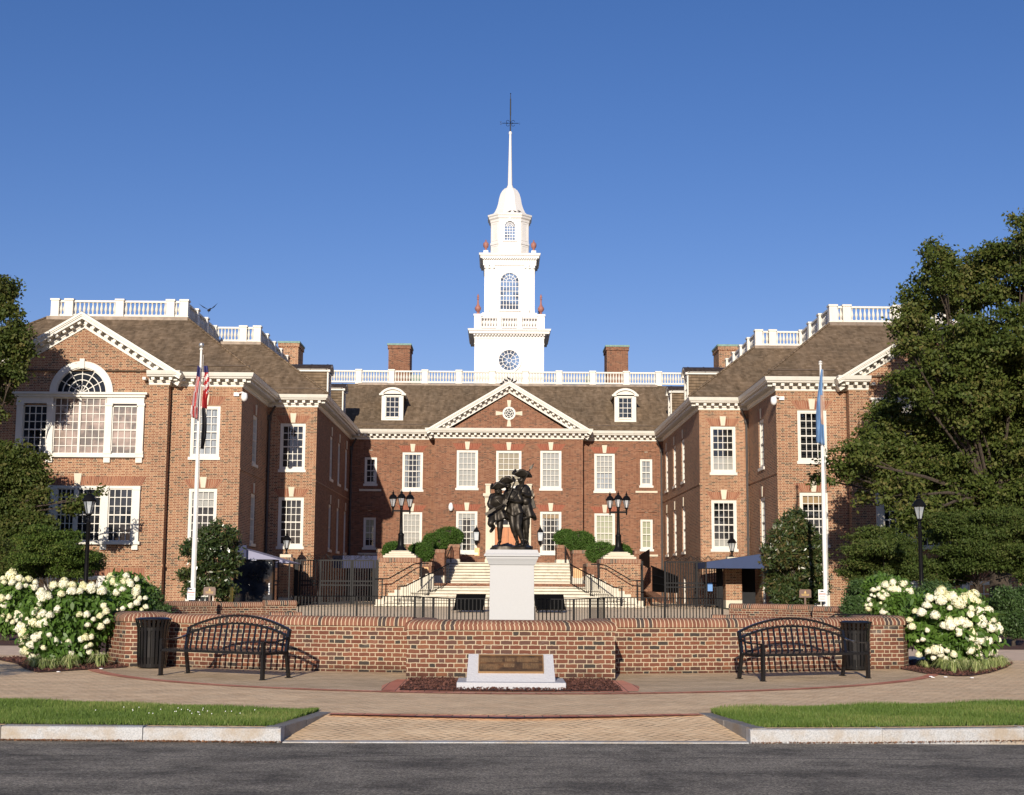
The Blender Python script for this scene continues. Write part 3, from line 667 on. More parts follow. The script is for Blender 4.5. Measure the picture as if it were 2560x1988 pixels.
def dormer(pl,ac,zb,win=(3,4),name='dormer',back=4.2,curt=False):
    """arched-top dormer, front plane pl"""
    mb=MB(); hw=.70; zs=zb+1.86
    pbox(mb,pl,ac-hw,ac-.44,-.08,0,zb,zs); pbox(mb,pl,ac+.44,ac+hw,-.08,0,zb,zs); pbox(mb,pl,ac-.44,ac+.44,-.08,0,zb,zb+.34); pbox(mb,pl,ac-.44,ac+.44,-.08,0,zb+1.68,zs)
    pbox(mb,pl,ac-.40,ac+.40,-.08,.05,zb+.28,zb+.34)
    # segmental hood: R from sagitta
    c=.82; sg=.42; R=(c*c+sg*sg)/(2*sg); zc=zs+sg-R; th=math.asin(c/R)
    n=14; up=[(ac+R*math.sin(-th+2*th*i/n),zc+R*math.cos(-th+2*th*i/n)) for i in range(n+1)]
    lo=[(ac+(R-.14)*math.sin(-th+2*th*i/n),zc+(R-.14)*math.cos(-th+2*th*i/n)) for i in range(n+1)]
    for i in range(n):
        mb.face([pl.p(up[i][0],.12,up[i][1]),pl.p(up[i+1][0],.12,up[i+1][1]),pl.p(lo[i+1][0],.12,lo[i+1][1]),pl.p(lo[i][0],.12,lo[i][1])])
        mb.face([pl.p(lo[i][0],.12,lo[i][1]),pl.p(lo[i+1][0],.12,lo[i+1][1]),pl.p(lo[i+1][0],-.1,lo[i+1][1]),pl.p(lo[i][0],-.1,lo[i][1])])
    for i in (0,-1): mb.face([pl.p(up[i][0],.12,up[i][1]),pl.p(lo[i][0],.12,lo[i][1]),pl.p(lo[i][0],-.1,lo[i][1]),pl.p(up[i][0],-.1,up[i][1])])
    mb.face([pl.p(x,.0,z) for x,z in lo]+[pl.p(ac+hw,.0,zs-.02),pl.p(ac-hw,.0,zs-.02)])
    for s in (-1,1): pbox(mb,pl,ac+s*.57,ac+s*.86,-.02,.10,zs-.10,zs+.02)
    # eaves board along cheeks
    for s in (-1,1): pbox(mb,pl,ac+s*hw,ac+s*(hw+.10),-back,-.02,zs-.08,zs+.06)
    mb.m=1
    for i in range(n): mb.face([pl.p(up[i][0],.14,up[i][1]+.012),pl.p(up[i+1][0],.14,up[i+1][1]+.012),pl.p(up[i+1][0],-back,up[i+1][1]+.012),pl.p(up[i][0],-back,up[i][1]+.012)])
    for q in range(4):
        dd=-.9*q-.1
        for i in range(n): 
            mb.face([pl.p(up[i][0],dd,up[i][1]+.03),pl.p(up[i+1][0],dd,up[i+1][1]+.03),pl.p(up[i+1][0],dd-.05,up[i+1][1]+.03),pl.p(up[i][0],dd-.05,up[i][1]+.03)])
            mb.face([pl.p(up[i][0],dd,up[i][1]+.03),pl.p(up[i+1][0],dd,up[i+1][1]+.03),pl.p(up[i+1][0],dd,up[i+1][1]),pl.p(up[i][0],dd,up[i][1])])
    mb.m=2
    for s in (-1,1): mb.face([pl.p(ac+s*(hw-.03),-.04,zb-.6),pl.p(ac+s*(hw-.03),-back,zb-.6),pl.p(ac+s*(hw-.03),-back,zs),pl.p(ac+s*(hw-.03),-.04,zs)])
    o=part(name,mb,[M['white'],M['leadroof'],M['roof']])
    w=MB(); cols,rows=win; a0,a1,z0,z1=ac-.44,ac+.44,zb+.34,zb+1.68
    for q in ((a0,a0+.04,z0,z1),(a1-.04,a1,z0,z1),(a0,a1,z0,z0+.05),(a0,a1,z1-.04,z1),(a0,a1,(z0+z1)/2-.02,(z0+z1)/2+.02)): pbox(w,pl,q[0],q[1],-.10,-.045,q[2],q[3])
    for c_ in range(1,cols): x=a0+(a1-a0)*c_/cols; pbox(w,pl,x-.015,x+.015,-.10,-.055,z0,z1)
    for r in range(1,rows):
        z=z0+(z1-z0)*r/rows; pbox(w,pl,a0,a1,-.099,-.056,z-.014,z+.014)
    w.build('window_sash',M['white'],o)
    g=MB(); g.face([pl.p(a0,-.085,z0),pl.p(a1,-.085,z0),pl.p(a1,-.085,z1),pl.p(a0,-.085,z1)]); g.build('glass',M['dkglass'],o)
dormer(FW(89.45),XC-7.5,11.76); dormer(FW(89.45),XC+7.5,11.80)
def chimney(x0,x1,y0,y1,z0,z1,mat='brick_main'):
    mb=MB(); mb.prism([(x0,y0),(x1,y0),(x1,y1),(x0,y1)],z0,z1-.35); mb.prism([(x0-.06,y0-.06),(x1+.06,y0-.06),(x1+.06,y1+.06),(x0-.06,y1+.06)],z1-.36,z1-.12)
    o=part('chimney',mb,M[mat]); c=MB(); c.box(x0-.1,x1+.1,y0-.1,y1+.1,z1-.12,z1); c.build('chimney_cap',M['copper'],o)
chimney(-7.82,-6.32,97,99.4,14.5,18.2); chimney(7.5,9.0,97,99.4,14.5,18.2)
chimney(-14.05,-12.83,88,90.2,14,16.75,'brick'); chimney(13.95,15.17,88,90.2,14,16.75,'brick')
for x in (-5.9,6.4):
    mb=MB(); mb.box(x-.3,x+.3,97,98,14.8,16.0); part('roof_vent',mb,M['copper'])
# door surround
pl=FW(YC); D0=XC
mb=MB()
for s in (-1,1):
    pbox(mb,pl,D0+s*.84,D0+s*1.42,0,.16,2.8,6.40)
    pbox(mb,pl,D0+s*.80,D0+s*1.46,0,.19,2.8,3.05); pbox(mb,pl,D0+s*.80,D0+s*1.46,0,.20,6.38,6.55)
    pbox(mb,pl,D0+s*.95,D0+s*1.31,.15,.175,3.3,6.1)
    pbox(mb,pl,D0+s*1.16,D0+s*1.44,.0,.28,7.15,7.66); pbox(mb,pl,D0+s*1.12,D0+s*1.48,.0,.32,7.66,7.76)
pbox(mb,pl,D0-1.48,D0+1.48,0,.20,6.55,6.90); pbox(mb,pl,D0-1.52,D0+1.52,0,.28,6.90,6.98); pbox(mb,pl,D0-1.60,D0+1.60,0,.38,6.98,7.15)
pbox(mb,pl,D0-.86,D0+.86,0,.10,5.85,6.55); pbox(mb,pl,D0-.86,D0+.86,0,.11,5.05,5.20)
ds=part('door_surround',mb,M['stone'])
mb=MB()
for s in (-1,1):
    pbox(mb,pl,D0+s*.01,D0+s*.84,.02,.05,2.8,5.05)
    for z0,z1 in ((2.95,3.55),(3.67,4.30),(4.42,4.92)): pbox(mb,pl,D0+s*.14,D0+s*.70,.05,.068,z0,z1)
part('door',mb,M['wood'])
mb=MB(); pbox(mb,pl,D0-.84,D0+.84,.02,.03,5.20,5.85); fl=part('fanlight',mb,M['dkglass'])
mb=MB(); [pbox(mb,pl,D0-.84+.42*i-.018,D0-.84+.42*i+.018,.03,.06,5.20,5.85) for i in range(1,4)]; pbox(mb,pl,D0-.84,D0+.84,.031,.058,5.51,5.54); mb.build('glazing_frame',M['white'],fl)
# ================================================================ WINGS
def wing(sg):
    mx=(lambda x:x) if sg<0 else (lambda x:.92-x)
    L=sg<0
    def srt(a,b): return (min(a,b),max(a,b))
    XA,XB,XI=mx(-12.1),mx(-26.9),mx(-9.54)
    PX=mx(-19.46)
    # front wall beside the pavilion
    pl=FW(Y1); wx=mx(-13.78)
    mb=MB(); a,b=srt(mx(-15.40),XA)
    wall(mb,pl,a,b,0,10.7,[hole(wx,1.38,7.32,9.73),hole(wx,1.32,3.42,5.85),hole(wx,1.32,.5,1.3)])
    part('wing_front_wall',mb,M['brick']); mb=MB(); a,b=srt(mx(-23.5),XB); wall(mb,pl,a,b,0,10.7,[hole(mx(-25.1),1.38,7.32,9.73),hole(mx(-25.1),1.32,3.42,5.85)])
    part('outer_front_wall',mb,M['brick'])
    window(pl,wx,1.38,7.32,9.73,blind=('curtain',0,1) if L else None); window(pl,wx,1.32,3.42,5.85,blind=('blind',.66,1) if L else ('tan',.8,1))
    window(pl,wx,1.32,.5,1.3,rows=2,key=None)
    for z0,z1 in ((7.32,9.73),(3.42,5.85)): window(pl,mx(-25.1),1.36,z0,z1)
    # side wall facing the court
    plS=Plane((XA,0),(0,1),(1 if L else -1,0))
    mb=MB(); wall(mb,plS,Y1,Y2,0,10.7,[hole(69.15,1.36,7.32,9.73),hole(69.15,1.32,3.42,5.85),hole(69.15,1.0,.4,2.3)])
    part('wing_side_wall',mb,M['brick'])
    window(plS,69.15,1.36,7.32,9.73,blind=('blind',.5,1)); window(plS,69.15,1.32,3.42,5.85); window(plS,69.15,1.0,.4,2.3,key=None,sill=False)
    # second front
    pl=FW(Y2); wx=mx(-10.78); a,b=srt(XA,XI)
    mb=MB(); wall(mb,pl,a,b,0,10.7,[hole(wx,1.32,7.36,9.78),hole(wx,1.32,3.38,5.92)]); part('inner_front_wall',mb,M['brick'])
    window(pl,wx,1.32,7.36,9.78,blind=('blind',0,.34) if not L else None); window(pl,wx,1.32,3.38,5.92,blind=('blind',0,.18) if not L else None)
    # long court-side wall
    plS=Plane((XI,0),(0,1),(1 if L else -1,0)); ys=(79.4,83.3,87.2); 
    hs=[]
    for y in ys: hs+= [hole(y,1.3,7.36,9.78),hole(y,1.3,3.38,5.92)]
    for y in ys[:3]: hs.append(hole(y,.95,.4,2.0))
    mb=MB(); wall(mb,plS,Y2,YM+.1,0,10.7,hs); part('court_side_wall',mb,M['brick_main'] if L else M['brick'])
    for y in ys: window(plS,y,1.3,7.36,9.78,arch=None); window(plS,y,1.3,3.38,5.92,arch=None); window(plS,y,.95,.4,2.0,rows=2,key=None,cols=2,sill=False)
    # string courses on court side
    for q0,q1,x in ((Y1,Y2,XA),(Y2,YM,XI)):
        mb=MB(); s_=1 if L else -1; a,b=srt(x,x+s_*.03); mb.box(a,b,q0+.0,q1,6.72,6.80); part('string_course',mb,M['brick'])
    # pavilion
    pl=FW(Y0); mb=MB(); a,b=srt(mx(-23.5),mx(-15.42)); 
    wall(mb,pl,a,b,0,10.75,[])
    for x in (mx(-15.42),mx(-23.5)): mb.face([(x,Y0,0),(x,Y1+.1,0),(x,Y1+.1,10.75),(x,Y0,10.75)],[(0,0),(.6,0),(.6,10.75),(0,10.75)])
    mb.face([(mx(-23.5),Y0,10.75),(mx(-15.42),Y0,10.75),(PX,Y0,13.35)],[(mx(-23.5),10.75),(mx(-15.42),10.75),(PX,13.35)])
    part('pavilion_wall',mb,M['brick'])
    mb=MB(); a,b=srt(mx(-23.54),mx(-15.38)); mb.box(a,b,Y0-.04,Y0+.02,2.2,2.34); part('water_table',mb,M['brick']); mb=MB(); a,b=srt(mx(-15.38),mx(-12.06)); mb.box(a,b,Y1-.04,Y1+.02,2.2,2.34)
    part('water_table',mb,M['brick'])
    raking(PX,4.74,11.08,13.97,Y0)
    # Palladian window, first floor triple window and basement triple window
    w=MB()
    def B(x0,x1,d0,d1,z0,z1,m=w): 
        a,b=srt(mx(x0),mx(x1)); pbox(m,pl,a,b,d0,d1,z0,z1)
    B(-22.50,-16.46,0,.22,10.02,10.14); B(-22.6,-16.36,0,.30,10.14,10.24); B(-22.42,-20.72,0,.14,9.72,10.02); B(-18.24,-16.52,0,.14,9.72,10.02)
    for x in (-22.4,-20.98,-18.28,-16.80): B(x,x+.30,0,.16,7.38,9.74); B(x-.03,x+.33,0,.19,7.38,7.52); B(x-.03,x+.33,0,.19,9.62,9.74)
    B(-22.45,-16.46,0,.16,7.22,7.38); 
    for x in (-22.38,-20.96,-18.30,-16.82): B(x,x+.30,0,.12,6.98,7.22)
    ring(w,pl,PX,10.24,1.17,1.47,0,.14,30,0,math.pi); a,b=PX-.11,PX+.11; pbox(w,pl,a,b,0,.2,11.36,11.82)
    for t in (math.pi*i/6 for i in range(1,6)): spoke(w,pl,PX,10.24,.0,1.17,t,.035,.012,.04)
    for r in (.33,.60,.88): ring(w,pl,PX,10.24,r-.02,r+.02,.012,.041,20,0,math.pi)
    ring(w,pl,PX,10.24,1.12,1.18,0,.08,30,0,math.pi)
    # central glazing 8 x 7, two halves
    def sash(x0,x1,z0,z1,cols,rows,mid=True):
        a,b=srt(mx(x0),mx(x1)); fr=.05
        for q in ((a,a+fr,z0,z1),(b-fr,b,z0,z1),(a,b,z0,z0+fr),(a,b,z1-fr,z1)): pbox(w,pl,q[0],q[1],0,.075,q[2],q[3])
        if mid: pbox(w,pl,a,b,0,.07,(z0+z1)/2-.03,(z0+z1)/2+.03)
        for c in range(1,cols): x=a+(b-a)*c/cols; pbox(w,pl,x-.018,x+.018,.012,.05,z0,z1)
        for r in range(1,rows): z=z0+(z1-z0)*r/rows; pbox(w,pl,a,b,.012,.049,z-.018,z+.018)
    sash(-20.68,-19.50,7.38,10.0,4,7,False); sash(-19.48,-18.28,7.38,10.0,4,7,False)
    B(-19.54,-19.44,0,.09,7.38,10.02); B(-20.70,-18.24,0,.10,9.96,10.04)
    sash(-22.10,-20.98,7.38,9.62,4,6); sash(-17.98,-16.80,7.38,9.62,4,6)
    wo=part('palladian_window',w,M['white'])
    g=MB(); disc(g,pl,PX,10.24,1.15,.008,24,0,math.pi); B(-22.1,-18.0 if not L else -20.98,0,.008,7.38,9.65,g)
    if not L: B(-18.0,-16.8,0,.008,7.38,9.65,g)
    g.build('glass',M['dkglass'],wo)
    if L:
        g=MB(); B(-20.70,-16.8,0,.008,7.38,10.0,g); g.build('glass_with_blinds',M['pinkglass'],wo)
    w=MB()
    for x in (-22.4,-20.66,-18.28,-16.84): B(x-.02,x+.30,0,.15,3.36,5.82,w); B(x-.04,x+.32,0,.18,5.72,5.9,w)
    B(-22.4,-16.56,0,.12,5.78,5.90,w); B(-22.5,-16.46,0,.2,3.22,3.36,w); B(-19.54,-19.42,0,.1,3.36,5.8,w)
    for x in (-22.4,-20.66,-18.28,-16.84): B(x,x+.28,0,.12,2.98,3.22,w)
    sash(-22.1,-20.70,3.36,5.78,4,6); sash(-20.36,-19.54,3.36,5.78,4,6); sash(-19.42,-18.32,3.36,5.78,4,6); sash(-17.98,-16.88,3.36,5.78,4,6)
    wo=part('triple_window',w,M['white']); g=MB(); B(-22.1,-16.8,0,.008,3.36,5.8,g); g.build('glass',M['dkglass'],wo)
    k=MB(); 
    kb=[(PX-.12,5.93),(PX+.12,5.93),(PX+.18,6.48),(PX-.18,6.48)]
    k.face([pl.p(x,.05,z) for x,z in kb]); [k.face([pl.p(kb[i][0],.05,kb[i][1]),pl.p(kb[(i+1)%4][0],.05,kb[(i+1)%4][1]),pl.p(kb[(i+1)%4][0],-.02,kb[(i+1)%4][1]),pl.p(kb[i][0],-.02,kb[i][1])]) for i in range(4)]
    k.build('keystone',M['stone'],wo)
    j=MB()
    for s in (-1,1):
        j.face([(PX+s*.14,Y0-.006,5.93),(PX+s*2.95,Y0-.006,5.93),(PX+s*3.15,Y0-.006,6.34),(PX+s*.18,Y0-.006,6.34)],[(0,0),(2.8,0),(2.8,.4),(0,.4)])
    j.build('brick_arch',M['soldier'],wo)
    w=MB()
    for x in (-22.4,-20.66,-18.28,-16.84): B(x,x+.30,0,.15,.3,1.75,w); B(x-.03,x+.33,0,.18,1.62,1.78,w)
    B(-22.4,-16.54,0,.13,1.66,1.78,w); sash(-22.1,-20.70,.3,1.66,4,3,False); sash(-20.36,-18.32,.3,1.66,7,3,False); sash(-17.98,-16.88,.3,1.66,4,3,False)
    wo=part('basement_window',w,M['white']); g=MB(); B(-22.1,-16.8,0,.008,.3,1.7,g); g.build('glass',M['dkglass'],wo)
    j=MB(); j.box(*srt(mx(-22.7),mx(-16.2)),Y0-.012,Y0+.02,1.80,2.16); j.build('brick_arch',M['soldier'],wo)
    # cornice: court side, second front, side, front return, pavilion stub
    p=[(mx(-16.35),Y0),(mx(-15.42),Y0),(mx(-15.42),Y1),(XA,Y1),(XA,Y2),(XI,Y2),(XI,YM)]
    p2=[(XB,Y1),(mx(-23.5),Y1),(mx(-23.5),Y0),(mx(-22.6),Y0)]
    if L: cornice(p,side=-1); cornice(p2,side=-1)
    else: cornice(p,side=1); cornice(p2,side=1)
    # roofs
    E1,E2=.62,.62; s_=1 if L else -1
    def hip(xe0,xe1,ye,xd0,xd1,yd,yb):
        xe0,xe1=srt(xe0,xe1); xd0,xd1=srt(xd0,xd1)
        m=MB()
        m.face([(xe0,ye,11.25),(xe1,ye,11.25),(xd1,yd,14.8),(xd0,yd,14.8)]); m.face([(xe1,ye,11.25),(xe1,yb,11.25),(xd1,yb,14.8),(xd1,yd,14.8)]); m.face([(xe0,ye,11.25),(xe0,yb,11.25),(xd0,yb,14.8),(xd0,yd,14.8)]); m.face([(xd0,yd,14.8),(xd1,yd,14.8),(xd1,yb,14.8),(xd0,yb,14.8)])
        part('roof',m,M['roof'])
        for (a_,b_) in (((xe0,ye),(xd0,yd)),((xe1,ye),(xd1,yd))):
            r=MB(); r.tube([(a_[0],a_[1],11.28),(b_[0],b_[1],14.83)],.06,6); part('hip_ridge',r,M['roof'])
    hip(mx(-27.5),XA+s_*.62,Y1-.62,mx(-23.0),mx(-15.9),70.2,112)
    hip(mx(-27.5),XI+s_*.62,Y2-.62,mx(-20.),mx(-13.4),77.4,112)
    m=MB()
    for s in (-1,1): m.face([(PX+s*4.74,Y0-.6,11.10),(PX,Y0-.6,13.99),(PX,70.2,13.99),(PX+s*4.74,70.2,11.10)])
    part('roof',m,M['roof'])
    a,b=mx(-14.9),XA+s_*.35; gutter([(a,Y1-.10,11.62),(b,Y1-.10,11.62)]); gutter([(XA+s_*.2,Y2-.10,11.60),(XI+s_*.32,Y2-.10,11.60)])
    m=MB(); a,b=srt(mx(-23.0),mx(-15.86)); m.box(a,b,70.02,70.4,14.68,14.86); part('lead_edge',m,M['flash']); m=MB(); a,b=srt(mx(-15.9),mx(-13.36)); m.box(a,b,77.25,77.6,14.68,14.86)
    part('lead_edge',m,M['flash'])
    f=[(-22.66,9),(-21.95,9),(-19.38,9),(-16.80,9),(-16.10,9)]
    balustrade([(mx(x),70.4) for x,_ in f],[2,10,10,2],pw=.2)
    balustrade([(mx(-16.10),70.4),(mx(-16.10),72.8),(mx(-16.10),75.2),(mx(-16.10),77.6),(mx(-14.4),77.6),(mx(-13.62),77.6)],[9,9,9,7,2],pw=.2,skip0=True)
    balustrade([(mx(-13.62),77.6)]+[(mx(-13.62),77.6+2.55*i) for i in range(1,6)],9,pw=.2,skip0=True)
    # side dormers towards the court
    plD=Plane((mx(-9.72),0),(0,1),(1 if L else -1,0))
    dormer(plD,79.35,11.62,back=3.4); dormer(plD,87.1,11.62,back=3.4)
    # downspouts
    for (x,y) in ((XA+s_*.10,Y2-.10),(XI+s_*.10,YM-.10)):
        m=MB(); m.tube([(x,y,.3),(x,y,9.9)],.065,8); m.tube([(x,y,9.9),(x+s_*.1,y-.1,10.3),(x+s_*.32,y-.3,10.62)],.06,8); m.lathe([(.07,0),(.15,.12),(.15,.3),(.10,.34)],(x,y,9.85),4,R_(45)); 
        m.box(x-.09,x+.09,y-.03,y+.1,3.9,3.96); m.box(x-.09,x+.09,y-.03,y+.1,7.2,7.26); part('downspout',m,M['pipe'])
    # security camera near the corner
    cx,cz=mx(-12.35),10.25
    cm=empty('security_camera','white dome security camera on a bracket at the %s wing corner under the cornice'%('left' if L else 'right'),'camera',(cx,Y1,cz),group='white dome security cameras')
    m=MB(); m.box(-.12,.12,-.12,0,-.06,.10); m.tube([(0,-.08,.04),(s_*.30,-.25,.10),(s_*.42,-.35,.04)],.035,8); m.build('bracket',M['camw'],cm)
    m=MB(); m.lathe([(.05,.1),(.13,.06),(.15,-.06),(.15,-.16),(.11,-.26),(.04,-.31),(0,-.32)],(s_*.42,-.35,-.03),14); m.build('dome_housing',M['camw'],cm,smooth=50)
mpg,ntg,bg=newmat('glass_over_pink_blinds'); gg=N(ntg)
sx_=gg.n('ShaderNodeSeparateXYZ'); gg.l(gg.pos(),sx_.inputs[0])
fz=gg.noise(gg.map(gg.pos(),(.8,.8,.8)),1.6,3,.6); st_=gg.n('ShaderNodeTexWave'); st_.bands_direction='Z'; st_.inputs['Scale'].default_value=7; gg.l(gg.pos(),st_.inputs[0])
cc_=gg.ramp(fz,[(.42,(.07,.045,.032)),(.52,(.22,.145,.11)),(.64,(.34,.235,.19))]); cc_=gg.mix(.35,cc_,gg.ramp(st_.outputs['Fac'],[(.2,.6),(.8,1.)]),'MULTIPLY')
gg.l(cc_,bg.inputs['Base Color']); bg.inputs['Roughness'].default_value=.5; bg.inputs['Coat Weight'].default_value=1; bg.inputs['Coat Roughness'].default_value=.02
M['pinkglass']=mpg
wing(-1); wing(1)
# camera on the central block
cm=empty('security_camera','white dome security camera on the central brick block above the left lamp post','camera',(XC-3.62,YC,6.2),group='white dome security cameras')
m=MB(); m.box(-.07,.07,-.10,0,-.1,.35); m.build('bracket',M['camw'],cm)
m=MB(); m.lathe([(.06,.32),(.12,.25),(.15,.1),(.15,0),(.11,-.12),(.04,-.17),(0,-.18)],(0,-.22,0),14); m.build('dome_housing',M['camw'],cm,smooth=50)
# ---------------- tower
TX,TY=.66,102.
tw=MB()
def blk(hw,z0,z1): tw.box(TX-hw,TX+hw,TY-hw,TY+hw,z0,z1)
blk(2.50,13.5,19.2)
def sq(hw): return [(TX-hw,TY-hw),(TX+hw,TY-hw),(TX+hw,TY+hw),(TX-hw,TY+hw)]
tw.sweep(sq(2.5),[(0,19.0),(.03,19.05),(.06,19.2),(.06,19.32),(.38,19.36),(.40,19.52),(.46,19.56),(.50,19.70),(.0,19.76)],closed=True)
tw.sweep(sq(2.5),[(0,18.62),(.03,18.63),(.03,18.70),(0,18.71)],closed=True)
for i in range(24):
    x=TX-2.62+5.24*(i+.5)/24
    for y in (TY-2.68,): tw.box(x-.06,x+.06,y-.09,y+.09,19.24,19.35)
blk(1.98,19.7,21.05); tw.sweep(sq(1.98),[(0,20.85),(.05,20.9),(.05,20.98),(-.05,21.06)],closed=True)
blk(1.83,21.0,24.9)
for sx in (-1,1):
    for (sy,Yp) in ((-1,TY-1.83),):
        for xo in (1.30,1.64):
            tw.box(TX+sx*xo-.15,TX+sx*xo+.15,Yp-.07,Yp,21.05,24.3); tw.box(TX+sx*xo-.19,TX+sx*xo+.19,Yp-.09,Yp,21.05,21.25)
            for q in (-1,1): tw.lathe([(0,-.05),(.085,-.05),(.085,.05),(0,.05)],(TX+sx*xo+q*.14,Yp-.09,24.42),10)
            tw.box(TX+sx*xo-.20,TX+sx*xo+.20,Yp-.12,Yp,24.47,24.56); tw.box(TX+sx*xo-.15,TX+sx*xo+.15,Yp-.10,Yp,24.32,24.50)
tw.sweep(sq(1.83),[(0,24.55),(.10,24.58),(.10,24.70),(.12,24.95),(.14,25.05),(.30,25.08),(.32,25.24),(.38,25.28),(.42,25.44),(0,25.5)],closed=True)
for i in range(24):
    x=TX-2.02+4.04*(i+.5)/24; tw.box(x-.045,x+.045,TY-2.10,TY-1.95,25.0,25.09)
def octo(a,b): return [(TX-b,TY-a),(TX+b,TY-a),(TX+a,TY-b),(TX+a,TY+b),(TX+b,TY+a),(TX-b,TY+a),(TX-a,TY+b),(TX-a,TY-b)]
tw.prism(octo(1.40,.80),25.4,28.3); tw.prism(octo(1.44,.83),26.32,26.48)
tw.sweep(octo(1.40,.80),[(0,28.0),(.04,28.05),(.05,28.2),(.14,28.3),(.16,28.42),(.22,28.48),(.24,28.60),(0,28.68)],closed=True)
for (xa,xb) in ((-.72,.72),):
    for z0,z1 in ((25.6,26.2),):
        for q in ((xa,xb,z0,z0+.04),(xa,xb,z1-.04,z1),(xa,xa+.04,z0,z1),(xb-.04,xb,z0,z1)): tw.box(TX+q[0],TX+q[1],TY-1.425,TY-1.40,q[2],q[3])
# chamfer face raised panels
for s in (-1,1):
    d=Vector((s*.6,.6,0)).normalized(); n=Vector((s*.6,-.6,0)).normalized()
    c0=Vector((TX+s*1.1,TY-1.1,0))
    for z0,z1 in ((26.62,27.9),(25.6,26.2)):
        for o,hh,zc,ww in ((0,.02,z0,.30),(0,.02,z1,.30)): tw.obox(c0+Vector((0,0,zc)),d,n,(0,0,1),ww,.02,hh)
        for o in (-.28,.28): tw.obox(c0+d*o+Vector((0,0,(z0+z1)/2)),d,n,(0,0,1),.02,.02,(z1-z0)/2)
for z0,z1,xa,xb in ((16.0,18.45,.0,0),): 
    for q in ((-2.1,-.25,18.40,18.44),(.25,2.1,18.40,18.44)): tw.box(TX+q[0],TX+q[1],TY-2.53,TY-2.5,q[2],q[3])
tower=part('tower',tw,M['white_tower'])
dm=MB(); dm.lathe([(1.60,28.62),(1.42,28.72),(1.22,28.95),(1.06,29.28),(.95,29.62),(.90,29.92),(.87,30.05),(.83,30.2),(.76,30.42),(.62,30.66),(.44,30.85),(.24,30.96),(.18,31.02)],(TX,TY,0),8,R_(22.5)); dm.build('dome',M['white_tower'],tower,smooth=18)
sp=MB(); sp.lathe([(.24,30.95),(.22,31.08),(.17,31.15),(.085,35.1)],(TX,TY,0),10); sp.lathe([(0,35.05),(.09,35.08),(.13,35.2),(.09,35.32),(0,35.36)],(TX,TY,0),12); sp.build('spire',M['white_tower'],tower,smooth=40)
vn=MB(); vn.tube([(TX,TY,35.3),(TX,TY,38.3)],[.05,.022],6); vn.lathe([(0,-.06),(.05,0),(0,.06)],(TX,TY,38.3),8)
vn.tube([(TX,TY,36.6),(TX,TY,37.9)],[.05,.045],6)
vn.tube([(TX-.62,TY,35.98),(TX+.62,TY,35.98)],.022,6); vn.tube([(TX-.0,TY-.5,35.98),(TX,TY+.5,35.98)],.022,6)
for s in (-1,1):
    for r in (.11,): vn.tube([(TX+s*.2+r*math.cos(t),TY,35.98+s*.0+.12+r*math.sin(t)) for t in np.linspace(0,5,12)],.016,5); vn.tube([(TX+s*.2+r*math.cos(t),TY,35.86-r*math.sin(t)) for t in np.linspace(0,5,12)],.016,5)
# N and S letters
x=TX+.70; vn.tube([(x,TY,35.88),(x,TY,36.1),(x+.13,TY,35.88),(x+.13,TY,36.1)],.014,5)
x=TX-.72; vn.tube([(x+.06,TY,36.08),(x-.04,TY,36.1),(x-.06,TY,36.03),(x+.05,TY,35.96),(x+.05,TY,35.89),(x-.06,TY,35.88)],.014,5)
vn.build('weather_vane',M['iron'],tower)
pl=FW(TY-2.5); round_window(pl,TX,17.46,.74,.90,'round_window',tower,n1=8,keys=False,d=.10,rings=(.22,.66),wm='white_tower').children[0].data.materials[0]=M['twglass']
def arched(pl,ac,z0,zt,hw,cols,rows,name):
    w=MB(); zs=zt-hw
    for s in (-1,1): pbox(w,pl,ac+s*hw,ac+s*(hw+.13),0,.09,z0,zs)
    pbox(w,pl,ac-hw-.16,ac+hw+.16,0,.12,z0-.1,z0); ring(w,pl,ac,zs,hw,hw+.13,0,.09,24,0,math.pi); pbox(w,pl,ac-.07,ac+.07,0,.14,zt,zt+.3)
    for c in range(1,cols): x=ac-hw+2*hw*c/cols; pbox(w,pl,x-.018,x+.018,.012,.045,z0,zs)
    for r in range(0,rows+1): z=z0+(zs-z0)*r/rows; t=.03 if r==rows//2 else .018; pbox(w,pl,ac-hw,ac+hw,.012,.044,z-t,z+t)
    for r in (.36,.70): ring(w,pl,ac,zs,hw*r-.016,hw*r+.016,.012,.046,16,0,math.pi)
    for i in range(1,6): spoke(w,pl,ac,zs,hw*.36,hw,math.pi*i/6,.032,.012,.044)
    o=w.build(name,M['white_tower'],tower)
    g=MB(); g.face([pl.p(ac-hw,.008,z0),pl.p(ac+hw,.008,z0)]+[pl.p(ac+hw*math.cos(math.pi*i/20),.008,zs+hw*math.sin(math.pi*i/20)) for i in range(21)])
    g.build('window_glass',M['twglass'],tower)
arched(FW(TY-1.83),TX,21.3,24.02,.66,6,6,'arched_window'); arched(FW(TY-1.40),TX,26.58,28.02,.37,4,5,'arched_window')
pb=[-2.28,-.72,.72,2.28]
balustrade([(TX-2.28,TY-2.28),(TX-.74,TY-2.28),(TX+.74,TY-2.28),(TX+2.28,TY-2.28)],6,19.74,tower,'white_tower',1.0,pw=.17,name='tower_balustrade')
balustrade([(TX-2.28,TY-2.28),(TX-2.28,TY),(TX-2.28,TY+2.28)],9,19.74,tower,'white_tower',1.0,pw=.17,skip0=True,name='tower_balustrade'); balustrade([(TX+2.28,TY-2.28),(TX+2.28,TY),(TX+2.28,TY+2.28)],9,19.74,tower,'white_tower',1.0,pw=.17,skip0=True,name='tower_balustrade')
